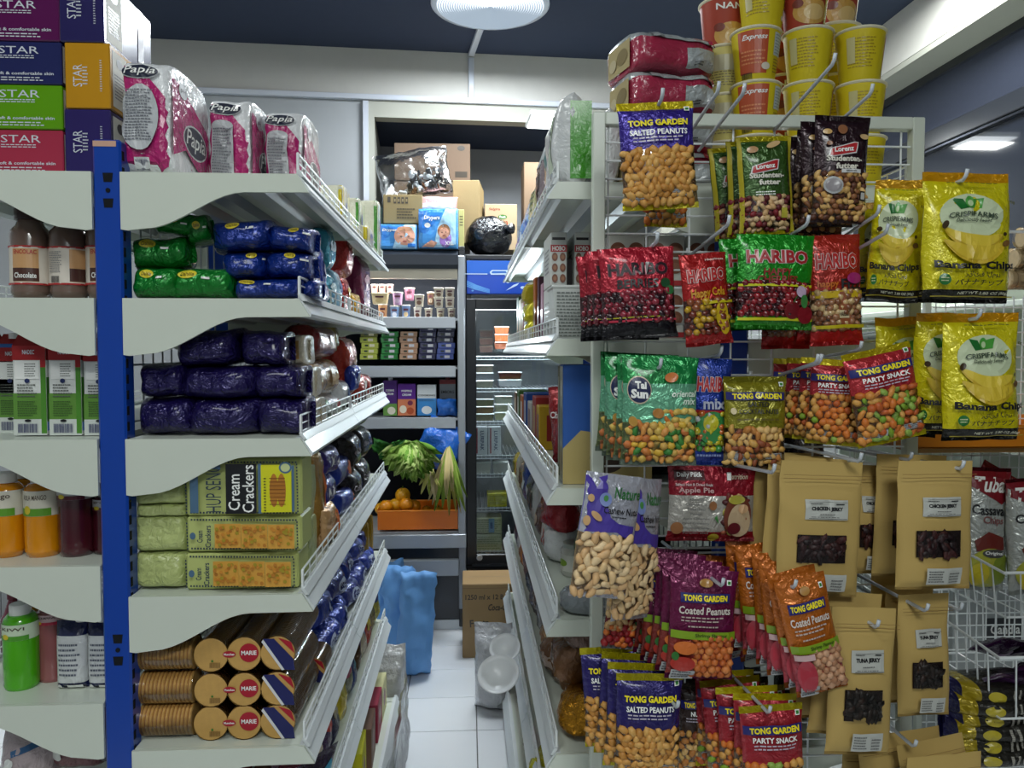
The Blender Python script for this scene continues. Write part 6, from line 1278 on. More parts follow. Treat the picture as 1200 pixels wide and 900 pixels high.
g2 = gummy('red cola gummy bag hanging tilted right of the berries bag', (793, 852, 297, 405), 1.40, 'a81c1c', [('Happy Cola', 0, .56, .74, .12, ink('c8901c'))], ink('b02020'), ink('d8d0cc'), 'a81c1c', '6a2c1c', gumm('6a2a1c', '8a4a2a', 'b8901c'), 6, [('ell', .25, .32, .3, .3, ink('c8a81c')), ('ell', .3, .2, .22, .2, ink('c8a81c')), ('text', 'Happiness', .2, .92, .4, .03, ink('d8c8c0')), ('rect', .2, .46, .7, .03, ink('c8b81c'))], tilt=-6, yaw=8)
hook(855, 252, 1.34, rise=.03)
g3 = gummy('bright green cherry gummy bag, centre of the gummy row', (863, 955, 275, 386), 1.41, '178a1c', [('HAPPY', 0, .60, .38, .07, ink('8a1c20')), ('CHERRIES', 0, .52, .54, .08, ink('8a1c20'))], ink('a01c24'), ink('d8c8c8'), '2a8a1c', '3a1a1c', CHER, 7, [('rect', 0, .46, .98, .025, ink('c8c81c'), {'n': 8}), ('rect', 0, .105, .98, .03, ink('c8c81c'), {'n': 8}), ('ell', .20, .20, .22, .19, ink('6a0c18')), ('ell', .38, .16, .22, .19, ink('7a101c')), ('poly', [(.2, .28), (.30, .42), (.31, .42), (.22, .28)], ink('3a5a2a')), ('ell', .32, .40, .14, .12, ink('b8a0b8')), ('ell', .36, .30, .1, .14, ink('3a7a3a'))], tilt=1)
hook(948, 252, 1.37, rise=.03)
behind(g3, 1, .05, 'bright green cherry gummy bag, {} and just seen left of the front one', 'cherry gummy bags on one hook', dx=-.012, seed=8)
g4 = gummy('red and yellow fizzy cola gummy bag with a bottle picture', (945, 1008, 275, 405), 1.46, 'a8281c', [('Fizz', .25, .55, .4, .09, BK), ('happy', -.2, .55, .4, .08, ink('c86a1c'))], ink('b02020'), ink('d8c8c8'), 'b81c1c', '8a6a4a', gumm('9a6a4a', 'c8a878', '7a4a30'), 8, [('rect', 0, .46, .98, .06, ink('c8a81c'), {'n': 8}), ('poly', [(.0, .48), (.1, .48), (.14, .36), (.25, .16), (.05, .12), (-.04, .3)], ink('8a4a2a')), ('rect', .07, .28, .2, .07, ink('d8c8a0')), ('ell', .3, .6, .3, .1, ink('9a1c6a')), ('text', 'HARIBO', .07, .28, .18, .04, ink('4a3a2a')), ('rect', 0, .17, .98, .03, ink('c8b81c'), {'n': 8})], tilt=-3)
hook(1031, 240, 1.38, rise=.04); hook(1041, 262, 1.36, rise=.04)
for i in range(2):
    gummy(['red gummy bag hanging low behind the cherry bag', 'red gummy bag showing its base below the fizzy bag'][i], [(893, 950, 300, 409), (935, 1008, 305, 404)][i], 1.54-.03*i, 'a81c1c', [], ink('b02020'), ink('d8c8c8'), 'b01818', '8a2018', gumm('9a6a4a', '7a2a20'), 40+i)
# 5 oriental mix bags
tsg = ink('0f7a4a'); tsm = M('3fa070', 'foil')
ts = hbag('nut_bag', 'green oriental mix bag, frontmost on its hook at the left of the grid', 'nut snack', (729, 819, 419, 545), 1.40, .035, [(.05, M('8a9a8a', 'foil'), 'bottom_seal'), (.40, M('7a8a4a', 'foil'), 'window_backing'), (.76, M('6aae8c', 'foil'), 'printed_middle'), (1, M('14803f', 'foil'), 'printed_top')],
    [('ell', -.30, .70, .32, .26, ink('c8b8a0')), ('ell', -.30, .70, .30, .235, ink('16204a')), ('text', 'Tai', -.28, .745, .15, .07, WH, {'bold': .05}), ('text', 'Sun', -.30, .665, .23, .085, WH, {'bold': .05}),
     ('text', 'oriental', .30, .67, .34, .06, ink('d8e4d8'), {'shear': .25}), ('text', 'mix', .37, .60, .18, .06, ink('d8e4d8'), {'shear': .25}), ('ell', .13, .82, .18, .09, ink('c8702c'), {'rot': 10}), ('ell', -.05, .49, .16, .09, ink('a8702c'), {'rot': -15}), ('ell', -.38, .41, .11, .1, ink('b88a3c'), {'rot': 30})], 1, 0, 0, 9,
    wins=[(.05, .40)], nuts=[(-.42, .45, .07, .38, .0090, MIX+nutm('d0a83a', '3a7a34', 'c8a850'), ['ball', 'ov', 'cashew']), (.05, .44, .36, .50, .0085, nutm('c8a850', 'd0b460', 'c8702c'), ['cashew', 'ov'])], ts=.05, bs=.05)
behind(ts, 4, .030, 'green oriental mix bag, {} on its hook, turned edge on', 'oriental mix bags on one hook', dx=-.006, dz=.002, jit=3, seed=9)
hook(775, 420, 1.37, rise=.03)
bm_ = gummy('blue gummy mix bag beside the oriental mix bag', (812, 858, 420, 545), 1.46, '1c3a9a', [('mix', .05, .58, .6, .10, ink('b8bcd0'))], ink('b02028'), ink('d8c8c8'), '1c3a9a', '8a2a24', gumm('c8b82c', '3a8a3a', 'c86a2c', 'c8c8c8'), 10, [('rect', 0, .5, 1, .04, ink('a82024'), {'n': 6}), ('ell', 0, .36, .8, .3, ink('3a8a4a')), ('ell', -.05, .4, .4, .16, ink('c8c02c')), ('lines', 0, .10, .7, .05, 1, ink('8a9ac8'))], tilt=2)
hook(846, 405, 1.42, rise=.02)
ck2 = tong('olive gold cocktail nuts bag with a navy name band', (848, 922, 441, 548), 1.43, '8a8420', '9a941c', [('SALTED', .36, BK), ('COCKTAIL NUTS', .64, BK)], COCK, nk=['cashew', 'ov'], ns=.0085, wb=.44, seed=11, backc='5a3a24', sealc='3a2c20', decs=[('lines', 0, .54, .7, .05, 1, ink('5a501c')), ('ell', -.40, .63, .09, .07, ink('d8c8a0'))])
hook(959, 415, 1.37, rise=.04)
PTT = [('PARTY SNACK', .72, WH)]
ps = tong('red party snack bag, largest and tilted to the right in the middle of the grid', (985, 1066, 408, 520), 1.37, 'b02c34', 'dccb16', PTT, PARTYM, nk=['ov', 'ball', 'flat'], ns=.0088, wb=.56, tilt=-12, seed=12, backc='8a5a24')
ps2 = tong('red party snack bag turned sideways left of the tilted one', (953, 1016, 422, 522), 1.42, 'a82c34', 'dccb16', PTT, PARTYM, nk=['ov', 'ball'], ns=.0088, wb=.58, tilt=3, yaw=-22, seed=13, backc='8a5a24')
behind(ps2, 3, .040, 'red party snack bag, {} in the party snack row, partly hidden', 'party snack bags on one hook', dx=-.008, seed=14)
hook(1010, 400, 1.42, rise=.02); hook(963, 415, 1.38)
# 6 banana chips
by = M('d4c814', 'foil', vary=.08, metal=.15); byd = M('b8981a', 'foil'); lf = ink('1c6a2a'); lf2 = ink('4a9a3a')
def cres(a0, b0, a1, b1, sag, th):
    up = []; lo = []
    for i in range(13):
        u = i/12; a = a0+(a1-a0)*u; b = b0+(b1-b0)*u-sag*4*u*(1-u); t = th*(math.sin(math.pi*u)**.6)+.006; up.append((a, b+t)); lo.append((a, b-t))
    return up+lo[::-1]
def banana(label, bb, Y, seed, tilt=0, yaw=0):
    by_, bk_ = ink('c8a828'), ink('3a2a10')
    ds = [('ell', .0, .66, .74, .34, ink('c8d4b0')), ('poly', [(-.22, .80), (-.10, .79), (-.04, .72), (-.14, .71)], lf), ('poly', [(.14, .80), (.02, .79), (-.02, .72), (.10, .72)], lf2), ('ell', -.03, .765, .10, .09, lf2), ('ell', -.03, .755, .06, .05, ink('b8d0a0')),
          ('text', 'CRISPIFARMS', 0, .665, .56, .04, ink('3a4a3a'), {'arc': -.4}), ('text', 'Deliciously Sweet', 0, .622, .40, .035, ink('2a3a2a'), {'shear': .3}),
          *[('poly', cres(*q), m_) for q, m_ in (((-.34, .56, .34, .50, .085, .050), by_), ((-.33, .565, .33, .515, .075, .040), ink('d6bc3c')), ((-.34, .47, .36, .44, .10, .062), by_), ((-.33, .47, .34, .45, .09, .048), ink('ceb234')))],
          ('ell', -.33, .585, .10, .045, bk_, {'rot': 60}), ('ell', .35, .52, .05, .03, bk_), ('ell', .36, .45, .10, .045, ink('6a4a20'), {'rot': 30}),
          ('text', 'Banana Chips', .02, .275, .92, .075, BK, {'bold': .045, 'arc': .15}), ('text', 'رقائق الموز', .05, .205, .42, .05, BK), ('text', 'バナナチップ', .02, .150, .56, .045, BK), ('ell', -.36, .17, .12, .085, lf), ('lines', -.36, .17, .08, .04, 2, ink('c8d0a0')),
          ('text', 'NET WT. 2.80 OZ (80g)', .1, .068, .6, .025, ink('c8c8b0')), ('rect', 0, .045, .96, .008, ink('b0a030'), {'n': 8}), ('lines', .0, .905, .6, .02, 1, ink('6a6a10')), ('text', '0g', .42, .76, .08, .03, ink('5a5a10'))]
    return hbag('banana_chips_bag', label, 'banana chips', bb, Y, .05, [(.10, M('17160f', 'foil'), 'black_base'), (.93, by, 'film'), (1, M('d8a814', 'foil'), 'top_seal')], ds, tilt, yaw, 0, seed, ts=.07, bs=.03, wr=.004, bottom=.9, pinch=.02, flare=-.0)
n1 = banana('yellow banana chips bag, large and frontmost in the upper pair of hooks', (1082, 1184, 203, 356), 1.34, 1, 0)
hook(1134, 198, 1.31, rise=.03, yroot=1.88)
n2 = banana('yellow banana chips bag turned half away, left of the large one', (1030, 1086, 210, 354), 1.42, 2, 4, -30)
n3 = banana('yellow banana chips bag mostly hidden at the back, left in the upper row', (1012, 1060, 238, 350), 1.54, 3, 4, -20)
n3b = banana('yellow banana chips bag wedged behind the large one', (1075, 1120, 215, 354), 1.44, 9, 2, -40)
n4 = banana('yellow banana chips bag, frontmost in the lower row by the wire panel', (1104, 1192, 367, 516), 1.36, 4, -1)
n5 = banana('yellow banana chips bag, second in the lower row, left of the front one', (1078, 1142, 367, 510), 1.42, 5, 2, -18)
n6 = banana('yellow banana chips bag behind the tilted party snack bag', (1024, 1090, 372, 510), 1.50, 6, -2, 4)
n7 = banana('yellow banana chips bag turned edge on between two lower row bags', (1056, 1096, 378, 512), 1.53, 7, 0, -45)
hook(1150, 362, 1.33, rise=.03, yroot=1.88)
# 7 cashews
pl = ink('4a3a9a'); cw = ink('b8bac4')
def cashew(label, x0, x1, y0, y1, Y, tilt, yaw, seed):
    t = hbag('cashew_bag', label, 'cashew nuts', (x0, x1, y0, y1), Y, .04, [(.05, M('a8a8b0', 'foil'), 'bottom_seal'), (.52, M('b89a70', 'foil'), 'window_backing'), (1, M('b4b6c2', 'foil'), 'printed_top')],
        [('poly', [(-.5, .97), (-.12, .99), (-.16, .78), (-.05, .66), (.1, .62), (.5, .60), (.5, .45), (.1, .55), (-.5, .53)], pl), ('text', 'Nature', .22, .86, .5, .09, ink('2a6a34'), {'shear': .2}), ('text', 'Cashew Nuts', .12, .72, .62, .055, BK, {'bold': .01}), ('lines', .1, .67, .3, .02, 1, BK), ('ell', -.18, .80, .2, .11, ink('7a8ac0')), ('ell', -.18, .81, .08, .05, ink('4a8a4a')), ('ell', -.30, .665, .22, .05, ink('c8a070'), {'rot': -35}), ('ell', -.42, .80, .1, .06, ink('c8a070')), ('ell', -.44, .62, .1, .08, ink('c8a070'))], tilt, yaw, 0, seed,
        wins=[(.05, .52)], nuts=[(-.44, .44, .06, .50, .0105, CASH, 'cashew')], ts=.03, bs=.04, pinch=.02)
    return t
c1 = cashew('violet and white cashew bag leaning out at the left edge of the grid', 685, 757, 556, 700, 1.34, 9, 14, 1)
c2 = cashew('violet and white cashew bag, turned away behind the leaning one', 722, 788, 560, 722, 1.42, 9, 38, 2)
# 8 daily pack
dp = hbag('nut_bag', 'crimson and white mixed nut pack with a nut picture below the oriental mix', 'nut snack', (782, 886, 546, 634), 1.46, .03, [(.14, M('8a1420', 'foil'), 'bottom_band'), (.62, M('b8b4ac', 'foil'), 'white_panel'), (1, M('94162a', 'foil'), 'printed_top')],
    [('rect', -.27, .885, .34, .13, ink('4a0c14')), ('text', 'Daily Pack', -.27, .885, .28, .08, WH), ('text', 'Salted Nut & Dried Fruit', -.22, .765, .42, .035, ink('d8c8c8')), ('text', 'Apple Pie', -.20, .685, .40, .09, ink('d8b0b0'), {'bold': .02}), ('text', 'Nutrition', .28, .875, .24, .07, ink('c8b8a0'), {'shear': .2, 'bold': .02}), ('rect', .18, .88, .05, .1, WH), ('ell', -.02, .50, .09, .12, ink('8a5a34')), ('poly', [(.0, .34), (.06, .26), (.03, .38)], ink('3a7a3a')),
     ('ell', .28, .36, .34, .56, ink('6a3424')), ('ell', .30, .30, .28, .44, ink('b8a080')), ('ell', .26, .58, .20, .12, ink('a8a040')), ('ell', .24, .2, .16, .16, ink('5a1420')), ('ell', .34, .46, .12, .12, ink('c8a078')), ('ell', -.42, .2, .14, .16, ink('8a5a34')), ('ell', .0, .08, .13, .11, ink('a8941c'))]+[('text', tx, -.22, .58-.062*i, tw, .035, ink('5a5a58')) for i, (tx, tw) in enumerate([('Almond', .16), ('Cashew nut', .24), ('Pistachio', .20), ('Pecan', .13), ('Apple Cinnamon', .30), ('Dried Cranberry', .30), ('Thompson raisin', .30), ('Pumpkin seed', .28)])], 1, 0, 0, 15,
    nuts=[(.14, .42, .14, .60, .0075, nutm('6a2424', 'c8a878', 'a8a050', '8a4a30', '4a1c20'), ['ov', 'ball', 'cashew'])], ts=.05, bs=.05)
hook(908, 544, 1.30, rise=.015, droot=-.055)
# 9 coated peanuts
def coated(label, bb, Y, main, band, flavour, nut, pic, seed, tilt=0, yaw=0):
    ds = vegmark(.36, .90)+[('rect', 0, .765, .74, .085, tgn, {'rot': 0, 'n': 6}), ('text', 'TONG GARDEN', 0, .765, .66, .055, YE, {'bold': .045}), ('text', 'Coated Peanuts', .0, .655, .78, .07, ink('d8d0c8'), {'bold': .02}), ('lines', 0, .575, .7, .06, 2, ink('b8a8a0')), ('lines', 0, .51, .5, .03, 1, ink('b8a8a0')), ('rect', 0, .43, .98, .07, ink('7a9a1c'), {'n': 8}), ('text', flavour, .1, .43, .5, .04, ink('2a3a10'), {'bold': .02}), ('ell', 0, .90, .2, .07, ink('a87a3a')), ('rect', -.28, .06, .34, .09, gyl), ('lines', -.28, .06, .3, .08, 3, ink('4a4a50'))]+pic
    return hbag('nut_bag', label, 'nut snack', bb, Y, .035, [(.05, M(main, 'foil'), 'bottom_seal'), (.40, M(band, 'foil'), 'picture_band'), (1, M(main, 'foil'), 'printed_top')], ds, tilt, yaw, 0, seed, nuts=[(-.12, .46, .06, .40, .0085, nut, 'ball', 'rect')], ts=.06, bs=.05)
mg = coated('magenta coated peanuts bag, frontmost on its hook', (786, 866, 668, 795), 1.39, '6a1444', '8a3028', 'Shrimp Flavour', BALLO, [('ell', -.28, .32, .34, .12, ink('c86a2c')), ('ell', -.3, .17, .36, .14, ink('a8281c')), ('ell', -.42, .24, .1, .08, ink('2a6a2a'))], 16, 3)
behind(mg, 5, .026, 'magenta coated peanuts bag, {} on its hook, edge on', 'magenta coated peanut bags on one hook', dx=-.009, dz=.002, jit=3, seed=16)
hook(848, 678, 1.34, rise=-.015, droot=-.045)
og = coated('orange coated peanuts bag, frontmost and tilted right', (905, 966, 676, 815), 1.33, 'b8641c', 'a83844', 'Shrimp Flavour', BALLP, [('ell', -.3, .2, .36, .3, ink('a82c3c')), ('rect', -.3, .37, .36, .05, ink('c8a8a8'))], 17, -13)
og_ = behind(og, 5, .030, 'orange coated peanuts bag, {} on its hook, behind the tilted one', 'orange coated peanut bags on one hook', dx=-.014, dz=.006, jit=4, seed=17)
for k, o in enumerate(og_): o.rotation_euler.y -= R_(-6)
hook(933, 680, 1.31, rise=.02)
for i in range(3):
    coated('orange coated peanuts bag leaning at the back, %s of the three behind the magenta bags' % ['left', 'middle', 'right'][i], (790+26*i, 868+26*i, 650+4*i, 770), 1.55-.012*i, 'b8641c', 'a83844', 'Shrimp', BALLP[:1], [], 50+i, [4, -10, -14][i])
# 10 lower salted peanuts
b2 = tong('purple salted peanuts bag low on the left of the grid, frontmost', (722, 800, 789, 912), 1.40, '2a2268', 'd0c41a', [('SALTED PEANUTS', .74, WH)], PEA, tilt=1, seed=18, band=False, wb=.50)
behind(b2, 3, .034, 'purple salted peanuts bag low on the left, {} on its hook', 'lower salted peanut bags on one hook', dx=-.012, dz=.005, jit=5, seed=18)
hook(795, 822, 1.36, rise=-.03, droot=-.05)
p2 = tong('red party snack bag at the bottom of the photo, frontmost', (866, 940, 825, 945), 1.36, 'a02430', 'd0c41a', PTT, PARTYM, nk=['ov', 'ball'], ns=.0088, wb=.46, tilt=-3, seed=19, backc='8a5a24')
behind(p2, 4, .030, 'red party snack bag at the bottom of the photo, {} on its hook', 'lower party snack bags on one hook', dx=-.012, dz=.004, jit=4, seed=19)
hook(903, 828, 1.33, rise=-.03, droot=-.05)
t = tong('dark nut bag between the lower purple and red bags', (796, 832, 800, 905), 1.50, '3a2c2a', '3a3020', [('NUTS', .4, WH)], COCK, nk='ov', seed=20, backc='3a2c20')
for i in range(2): tong(['olive topped nut bag behind the lower party snack bags', 'gold topped nut bag behind the lower party snack bags'][i], (826+20*i, 900+20*i, 795+10*i, 905), 1.53-.02*i, ['5a2024', '7a2428'][i], ['5a541c', '8a7c1c'][i], [('SNACK', .5, WH)], PARTY, nk='ov', seed=21+i, tilt=-3)
t = hbag('nut_bag', 'berry printed nut bag hanging at the left post above the lower purple bag', 'nut snack', (713, 752, 668, 760), 1.47, .03, [(.08, M('9a9aa0', 'foil'), 'bottom_seal'), (.45, M('6a1c20', 'foil'), 'window_backing'), (1, M('c0a888', 'foil'), 'printed_top')], [('ell', -.1, .2, .3, .2, ink('9a1c20')), ('ell', .2, .3, .3, .2, ink('a8282c'))], 6, 10, 0, 22, nuts=[(-.42, .42, .3, .95, .0085, nutm('c8a878', 'b89060'), ['ov']), (-.42, .42, .08, .3, .008, nutm('8a1c20', 'c86a2c'), 'ball')])
# 11 jerky pouches
kp = M('b89c5c', 'kraft', vary=.05); kpe = M('9a7a44', 'kraft', vary=.05); jk = nutm('3a1c1c', '2c1618', '4a2624', '241214'); jkt = nutm('241a16', '1c1412', '30221c')
def jerky(label, bb, Y, kind, seed, tilt=0, yaw=0, d=.035, wa=(.42, .24), lab2=True):
    tm = 'CHICKEN JERKY' if kind == 'c' else 'TUNA JERKY'; lw = ink('b8bab4')
    wb0, wb1 = (.27, .475) if kind == 'c' else (.26, .47)
    ds = [('rect', .04, .655, .52, .145, lw), ('text', tm, .04, .66, .38, .035, BK, {'bold': .05}), ('lines', -.08, .70, .16, .015, 1, ink('3a3a3a')), ('rect', .19, .70, .1, .008, BK), ('lines', .04, .625, .2, .015, 1, ink('5a5a5a')), ('rect', .04, .595, .46, .004, ink('4a4a4a')), ('rect', .04, .715, .46, .003, ink('4a4a4a')), ('lines', .04, .608, .42, .012, 1, ink('5a5a5a'))]
    if lab2: ds += [('rect', .04, .13, .48, .13, lw), ('lines', -.07, .13, .22, .10, 5, ink('5a5a5a')), ('lines', .17, .12, .16, .09, 4, ink('5a5a5a'))]
    ds += [('rect', 0, .905, .98, .004, ink('8a6c3c'), {'n': 6, 'name': 'crease'}), ('rect', 0, .88, .98, .003, ink('8a6c3c'), {'n': 6, 'name': 'crease'})]
    t = hbag('jerky_pouch', label, 'jerky pouch', bb, Y, d, [(1, kp, 'kraft_pouch')], ds, tilt, yaw, 0, seed, ts=.12, bs=.02, pinch=.02, wr=.0022, bottom=.6, doff=.0022)
    x0, x1, y0, y1 = bb; w, h = fb(x0, x1, y0, y1, Y)
    # window: dark backing with jerky strips and clear film
    yf = -d/2*1.0
    fn = lambda a, b, o=0: (a*w, yf*(1-abs(2*a)**2.6*.5)*1.02-.001-o, b*h)
    mb = MB(); n = 8; a0, a1 = -.30, .28
    mb.add([fn(a0+(a1-a0)*i/n, b, .0012) for b in (wb0, wb1) for i in range(n+1)], [(i, i+1, n+2+i, n+1+i) for i in range(n)], M('1c100e', 'matte')); mb.build('window', t)
    r2 = random.Random(seed); mb = MB(); nut = jk if kind == 'c' else jkt
    for k in range(34):
        a = a0+.05+(a1-a0-.1)*r2.random(); b = wb0+.03+(wb1-wb0-.06)*r2.random(); c = Vector(fn(a, b, .0015+.002*r2.random()))
        q, fs = nut_shape('flat', .0095, r2); mb.add([c+Vector((v.x*.8, v.y*.55, v.z)) for v in q], fs, r2.choice(nut))
    o = mb.build('jerky', t, smooth=True); o['kind'] = 'stuff'
    mb = MB(); mb.add([fn(a0+(a1-a0)*i/n, b, .006) for b in (wb0, wb1) for i in range(n+1)], [(i, i+1, n+2+i, n+1+i) for i in range(n)], CLR); mb.build('clear_window', t, smooth=True)
    return t
j1 = jerky('kraft chicken jerky pouch, front left of the pouch group', (915, 1012, 541, 699), 1.38, 'c', 1, 2)
behind(j1, 3, .05, 'kraft chicken jerky pouch, {} on the left hook, edge showing', 'chicken jerky pouches on the left hook', dx=-.010, seed=31)
hook(1010, 531, 1.33, rise=0, droot=-.05); hook(1069, 530, 1.42, rise=0, droot=-.06); hook(1130, 540, 1.35, rise=0, droot=-.05)
j2 = jerky('kraft chicken jerky pouch hanging behind, between the two front ones', (990, 1050, 545, 672), 1.48, 'c', 2, 0, 6)
j3 = jerky('kraft chicken jerky pouch, front right of the pouch group', (1052, 1140, 540, 690), 1.37, 'c', 3, 0)
behind(j3, 1, .08, 'kraft chicken jerky pouch, {} on the right hook', 'chicken jerky pouches on the right hook', dx=-.004, seed=33)
j4 = jerky('kraft tuna jerky pouch, front left of the lower pouches', (975, 1050, 712, 884), 1.35, 't', 4, 2)
behind(j4, 2, .05, 'kraft tuna jerky pouch, {} behind the lower left one', 'tuna jerky pouches on the left hook', dx=-.012, dz=.01, jit=4, seed=34)
j5 = jerky('kraft tuna jerky pouch, lower right beside the wire basket', (1052, 1112, 696, 838), 1.42, 't', 5, -1)
behind(j5, 2, .05, 'kraft tuna jerky pouch, {} behind the lower right one', 'tuna jerky pouches on the right hook', dx=-.002, dz=.006, jit=3, seed=35)
hook(1030, 727, 1.32, rise=-.035, droot=-.045); hook(1088, 708, 1.37, rise=-.03, droot=-.07); hook(1128, 707, 1.40, rise=-.02, droot=-.06); hook(1074, 868, 1.38, rise=-.035, droot=-.05)
for i, (bb, Y, tl) in enumerate([((1003, 1100, 858, 990), 1.46, -8), ((1050, 1128, 866, 1000), 1.42, -10), ((1062, 1150, 884, 1020), 1.37, -3), ((988, 1030, 872, 1000), 1.52, 2)]):
    jerky('kraft jerky pouch top at the bottom edge of the photo, %s' % ['second from the left', 'third from the left', 'frontmost', 'leftmost'][i], bb, Y, 't', 60+i, tl)
# plain pouch edges behind, left of the group
for i in range(3): jerky('kraft pouch seen edge on beside the chicken jerky, %s' % ['outermost', 'middle', 'inner'][i], (893+7*i, 946+7*i, 552-2*i, 665+5*i), 1.57-.02*i, 'c', 70+i, 4, -20)
# ================================================================== RIGHT SIDE: second wire panel, baskets and their goods
PY = 1.90; px0, px1 = X(1085, PY), 1.62; t2 = thing('wire_grid', 'white fine wire panel at the right edge behind the banana chips', 'display rack', ((px0+px1)/2, PY, 0)); hw = (px1-px0)/2; ztp = Z(345, PY)
wid = None; z = .12
while z < ztp:
    if wid is None: o = MB().tube([(-hw, 0, 0), (hw, 0, 0)], .0018, wirew, 5).build('wire', t2); wid = o.data
    else: o = bpy.data.objects.new('wire', wid); COL.objects.link(o); o.parent = t2
    o.location = (0, 0, z); z += .031
wid = None; nn = int(2*hw/.025)
for k in range(nn+1):
    if wid is None: o = MB().tube([(0, .003, .1), (0, .003, ztp)], .0018, wirew, 5).build('wire', t2); wid = o.data
    else: o = bpy.data.objects.new('wire', wid); COL.objects.link(o); o.parent = t2
    o.location = (-hw+2*hw*k/nn, 0, 0)
for x in (-hw, hw): MB().bbox(x-.008, x+.008, -.008, .008, 0, Z(262, PY) if x < 0 else ztp+.3, shelf_w, .002).build('panel_post', t2)
MB().tube([(-hw, 0, Z(266, PY)), (hw*.2, 0, Z(266, PY)), (hw, 0, Z(320, PY))], .004, wirew, 6).build('top_bar', t2)
# wall shelf unit behind at right: white boards with goods
t3 = thing('wall_shelf_unit', 'white wall shelf unit at the right edge behind the wire panel', 'shelving', (1.86, 2.2, 0)); zsh = [Z(340, 2.1), Z(520, 2.1)-.02]
MB().box(.5, .53, -.6, 1.6, 0, 1.75, shelf_w).build('back_panel', t3)
for z in zsh: MB().bbox(-.14 if z > 1.5 else -.35, .5, -.6, 1.6, z-.02, z, shelf_w, .003).build('shelf_board', t3)
for y in (-.6, .5, 1.58): MB().bbox(-.02, .5, y, y+.02, 0, 1.74, shelf_w, .003).build('divider', t3)
ot = thing('orange_plastic_tray', 'orange plastic tray under the lower banana chips bags', 'tray', ((X(1062, 1.72)+1.75)/2, 1.84, Z(530, 1.72)))
w = 1.75-X(1062, 1.72); om = M('c8781a', 'plastic')
MB().bbox(-w/2, w/2, -.12, .16, 0, .006, om, .002).bbox(-w/2, w/2, -.12, -.115, 0, .05, om, .002).bbox(-w/2, w/2, .155, .16, 0, .05, om, .002).bbox(-w/2, -w/2+.005, -.12, .16, 0, .05, om, .002).bbox(w/2-.005, w/2, -.12, .16, 0, .05, om, .002).build('tray_body', ot)
MB().tube([(-w/2, -.122, .05), (w/2, -.122, .05), (w/2, .162, .05), (-w/2, .162, .05)], .005, om, 6, closed=True).build('rim', ot)
MB().box(-w/2+.04, w/2, -.10, .14, -.012, -.001, M('9a7a4a', 'kraft')).build('board', ot)
for i in range(3):
    Y = 2.02; xx = X(1176, Y)+.09+.02*i; zb = zsh[0]+.001+.055*i
    q = thing('rice_cake_roll', 'rice cake roll in clear wrap on the right wall shelf, %s' % ['lowest', 'middle', 'top'][i], 'rice cakes', (xx, Y, zb)); rcm = M('b8a078', 'nut', bump=.6, bs=160)
    mbx = MB(); 
    for k in range(9): mbx.lathe([(.024, .02*k-.09), (.027, .02*k-.086), (.027, .02*k-.076), (.024, .02*k-.072)], rcm, 14, Matrix.Translation((0, 0, .027)) @ Matrix.Rotation(R_(90), 4, 'Y'))
    mbx.build('cakes', q, smooth=False)['kind'] = 'stuff'
    MB().lathe([(.0275, -.095), (.028, .095)], CLR, 16, Matrix.Translation((0, 0, .0275)) @ Matrix.Rotation(R_(90), 4, 'Y'), cap=False).build('clear_wrap', q, smooth=True)
# wire baskets
def basket(label, x0, x1, ya, yb, z0, z1, flare=.03):
    t = thing('wire_basket', label, 'basket', ((x0+x1)/2, (ya+yb)/2, z0)); hx, hy, hz = (x1-x0)/2, (yb-ya)/2, z1-z0; r1 = [(-hx-flare, -hy-flare, hz), (hx+flare, -hy-flare, hz), (hx+flare, hy, hz+.03), (-hx-flare, hy, hz+.03)]; r0 = [(-hx, -hy, 0), (hx, -hy, 0), (hx, hy, 0), (-hx, hy, 0)]
    MB().tube(r1, .0035, wirew, 7, closed=True).build('rim', t); MB().tube(r0, .0025, wirew, 6, closed=True).build('base_ring', t)
    for e in range(4):
        A0, A1, B0, B1 = Vector(r0[e]), Vector(r0[(e+1) % 4]), Vector(r1[e]), Vector(r1[(e+1) % 4]); n = int((A1-A0).length/.032)
        for k in range(1, n): u = k/n; MB().tube([A0.lerp(A1, u), B0.lerp(B1, u)], .0017, wirew, 5).build('wire', t)
    for k in range(1, 9): x = -hx+2*hx*k/9; MB().tube([(x, -hy, 0), (x, hy, 0)], .0017, wirew, 5).build('wire', t)
    return t
basket('upper white wire basket holding the cassava chips at the right edge', X(1140, 1.8), 1.70, 1.66, 1.98, Z(725, 1.72), Z(668, 1.72))
basket('lower white wire basket holding purple sachets at the right edge', X(1125, 1.66), 1.66, 1.50, 1.84, Z(832, 1.6), Z(758, 1.6), .02)
cv = ink('7a1420'); cvr = M('b8bcb8', 'foil')
def cassava(label, bb, Y, seed, tilt=0, red=False):
    ds = [('poly', [(-.5, .97), (.5, .97), (.5, .80), (.2, .72), (-.2, .80), (-.5, .86)], cv), ('text', 'Tuba', -.05, .87, .66, .12, WH, {'shear': .3, 'bold': .03}), ('text', 'Cassava', -.08, .67, .66, .08, BK), ('text', 'Chips', .0, .585, .44, .075, ink('7a4a4a')),
          ('poly', [(-.35, .42), (-.1, .50), (.25, .46), (.3, .36), (-.3, .34)], ink('6a241c')), ('ell', .0, .20, .9, .34, ink('a8a83a')), ('ell', -.2, .15, .4, .2, ink('c8b82c')), ('ell', .25, .2, .4, .26, ink('7a8a2c')), ('ell', .05, .33, .5, .07, ink('4a4a48')), ('text', 'Original', .05, .33, .4, .035, WH)]
    return hbag('chips_bag', label, 'chips', bb, Y, .06, [(.93, cvr, 'film'), (1, M('5a1018', 'foil'), 'top_seal')], ds, tilt, 0, 0, seed, ts=.05, bs=.04)
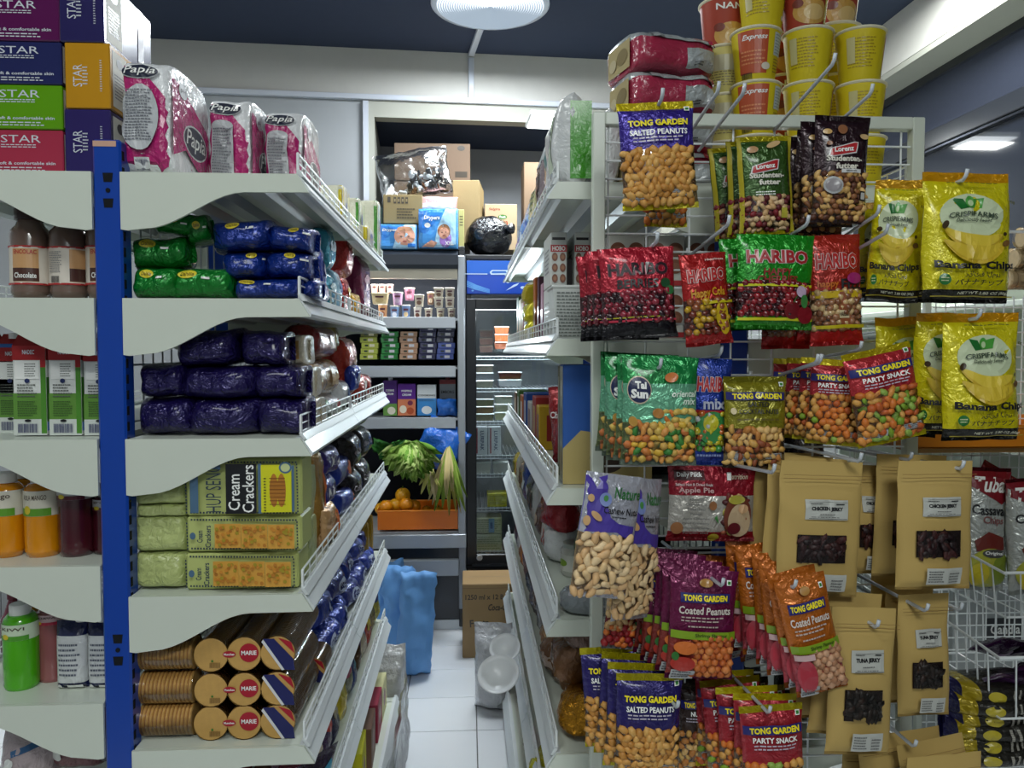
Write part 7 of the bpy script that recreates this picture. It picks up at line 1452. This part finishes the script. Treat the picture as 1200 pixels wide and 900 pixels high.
cassava('white cassava chips bag with a maroon top, left one in the wire basket', (1132, 1186, 548, 692), 1.80, 1, 3)
cassava('white cassava chips bag cut by the right photo edge', (1178, 1236, 560, 696), 1.76, 2, -3)
hbag('chips_bag', 'red topped chips bag leaning behind the cassava chips', 'chips', (1150, 1204, 552, 640), 1.88, .05, [(1, M('8a1c20', 'foil'), 'film')], [('ell', 0, .7, .6, .2, ink('c8c8c4'))], 30, 0, 0, 3)
for i in range(7):
    soft('purple_sachet', 'glossy purple sachet in the lower wire basket, %s' % ['left end', 'left front', 'centre', 'right front', 'topmost', 'rear left', 'rear right'][i], 'sachet', .13, .10, .03, [(1, M(['3f1c4a', '4a2450', '381840'][i % 3], 'foil', rough=.16), 'film')], [('ell', 0, .5, .4, .3, ink('8a7090'))], (X(1150, 1.66)+.04+.06*(i % 5), 1.60+.05*(i % 3), Z(828, 1.6)+.02+.018*(i//2)), (R_(62), R_((i*31 % 40)-20), R_((i*47 % 60)-30)), seed=i+200, wr=.007)
nvy = M('1c1c4a', 'foil'); 
for i in range(6):
    x0, x1 = 1120+4*(i % 2), 1245; y1 = 905-15*i
    xc, zb, w, h = fit(x0, x1, y1-20, y1, 1.52)
    soft('snack_pack', 'yellow and navy snack pack in the bottom right pile, %s' % ['lowest', 'second from the bottom', 'third', 'fourth', 'fifth', 'topmost'][i], 'snack pack', h*1.3, w, .12, [(.10, nvy, 'navy_base'), (.22, M('a8941c', 'foil'), 'yellow_band'), (.8, M('2c2a24', 'foil'), 'film'), (1, nvy, 'navy_end')], [('ell', .0, .35, .5, .16, ink('b8a82c')), ('lines', 0, .6, .5, .2, 3, ink('a8a49a'))], (xc-w/2, 1.58, zb+h*.6), (0, R_(90), R_(4*(i % 2))), seed=i+220, wr=.006, nu_=3)
t = carton('cabinet', 'grey white cabinet standing behind the wire baskets at the right', 'cabinet', .42, .5, Z(690, 2.0), M('a8adae', 'paint'), {'front': [('rect', -.15, .84, .26, .07, M('3a3c40', 'ink')), ('rect', 0, .5, .98, .004, ink('7a7d80')), ('text', 'Candia', -.15, .84, .2, .03, WH)], 'left': [('rect', .1, .8, .3, .06, M('2a2c30', 'ink'))]}, (X(1130, 2.0)+.21, 2.27, 0))
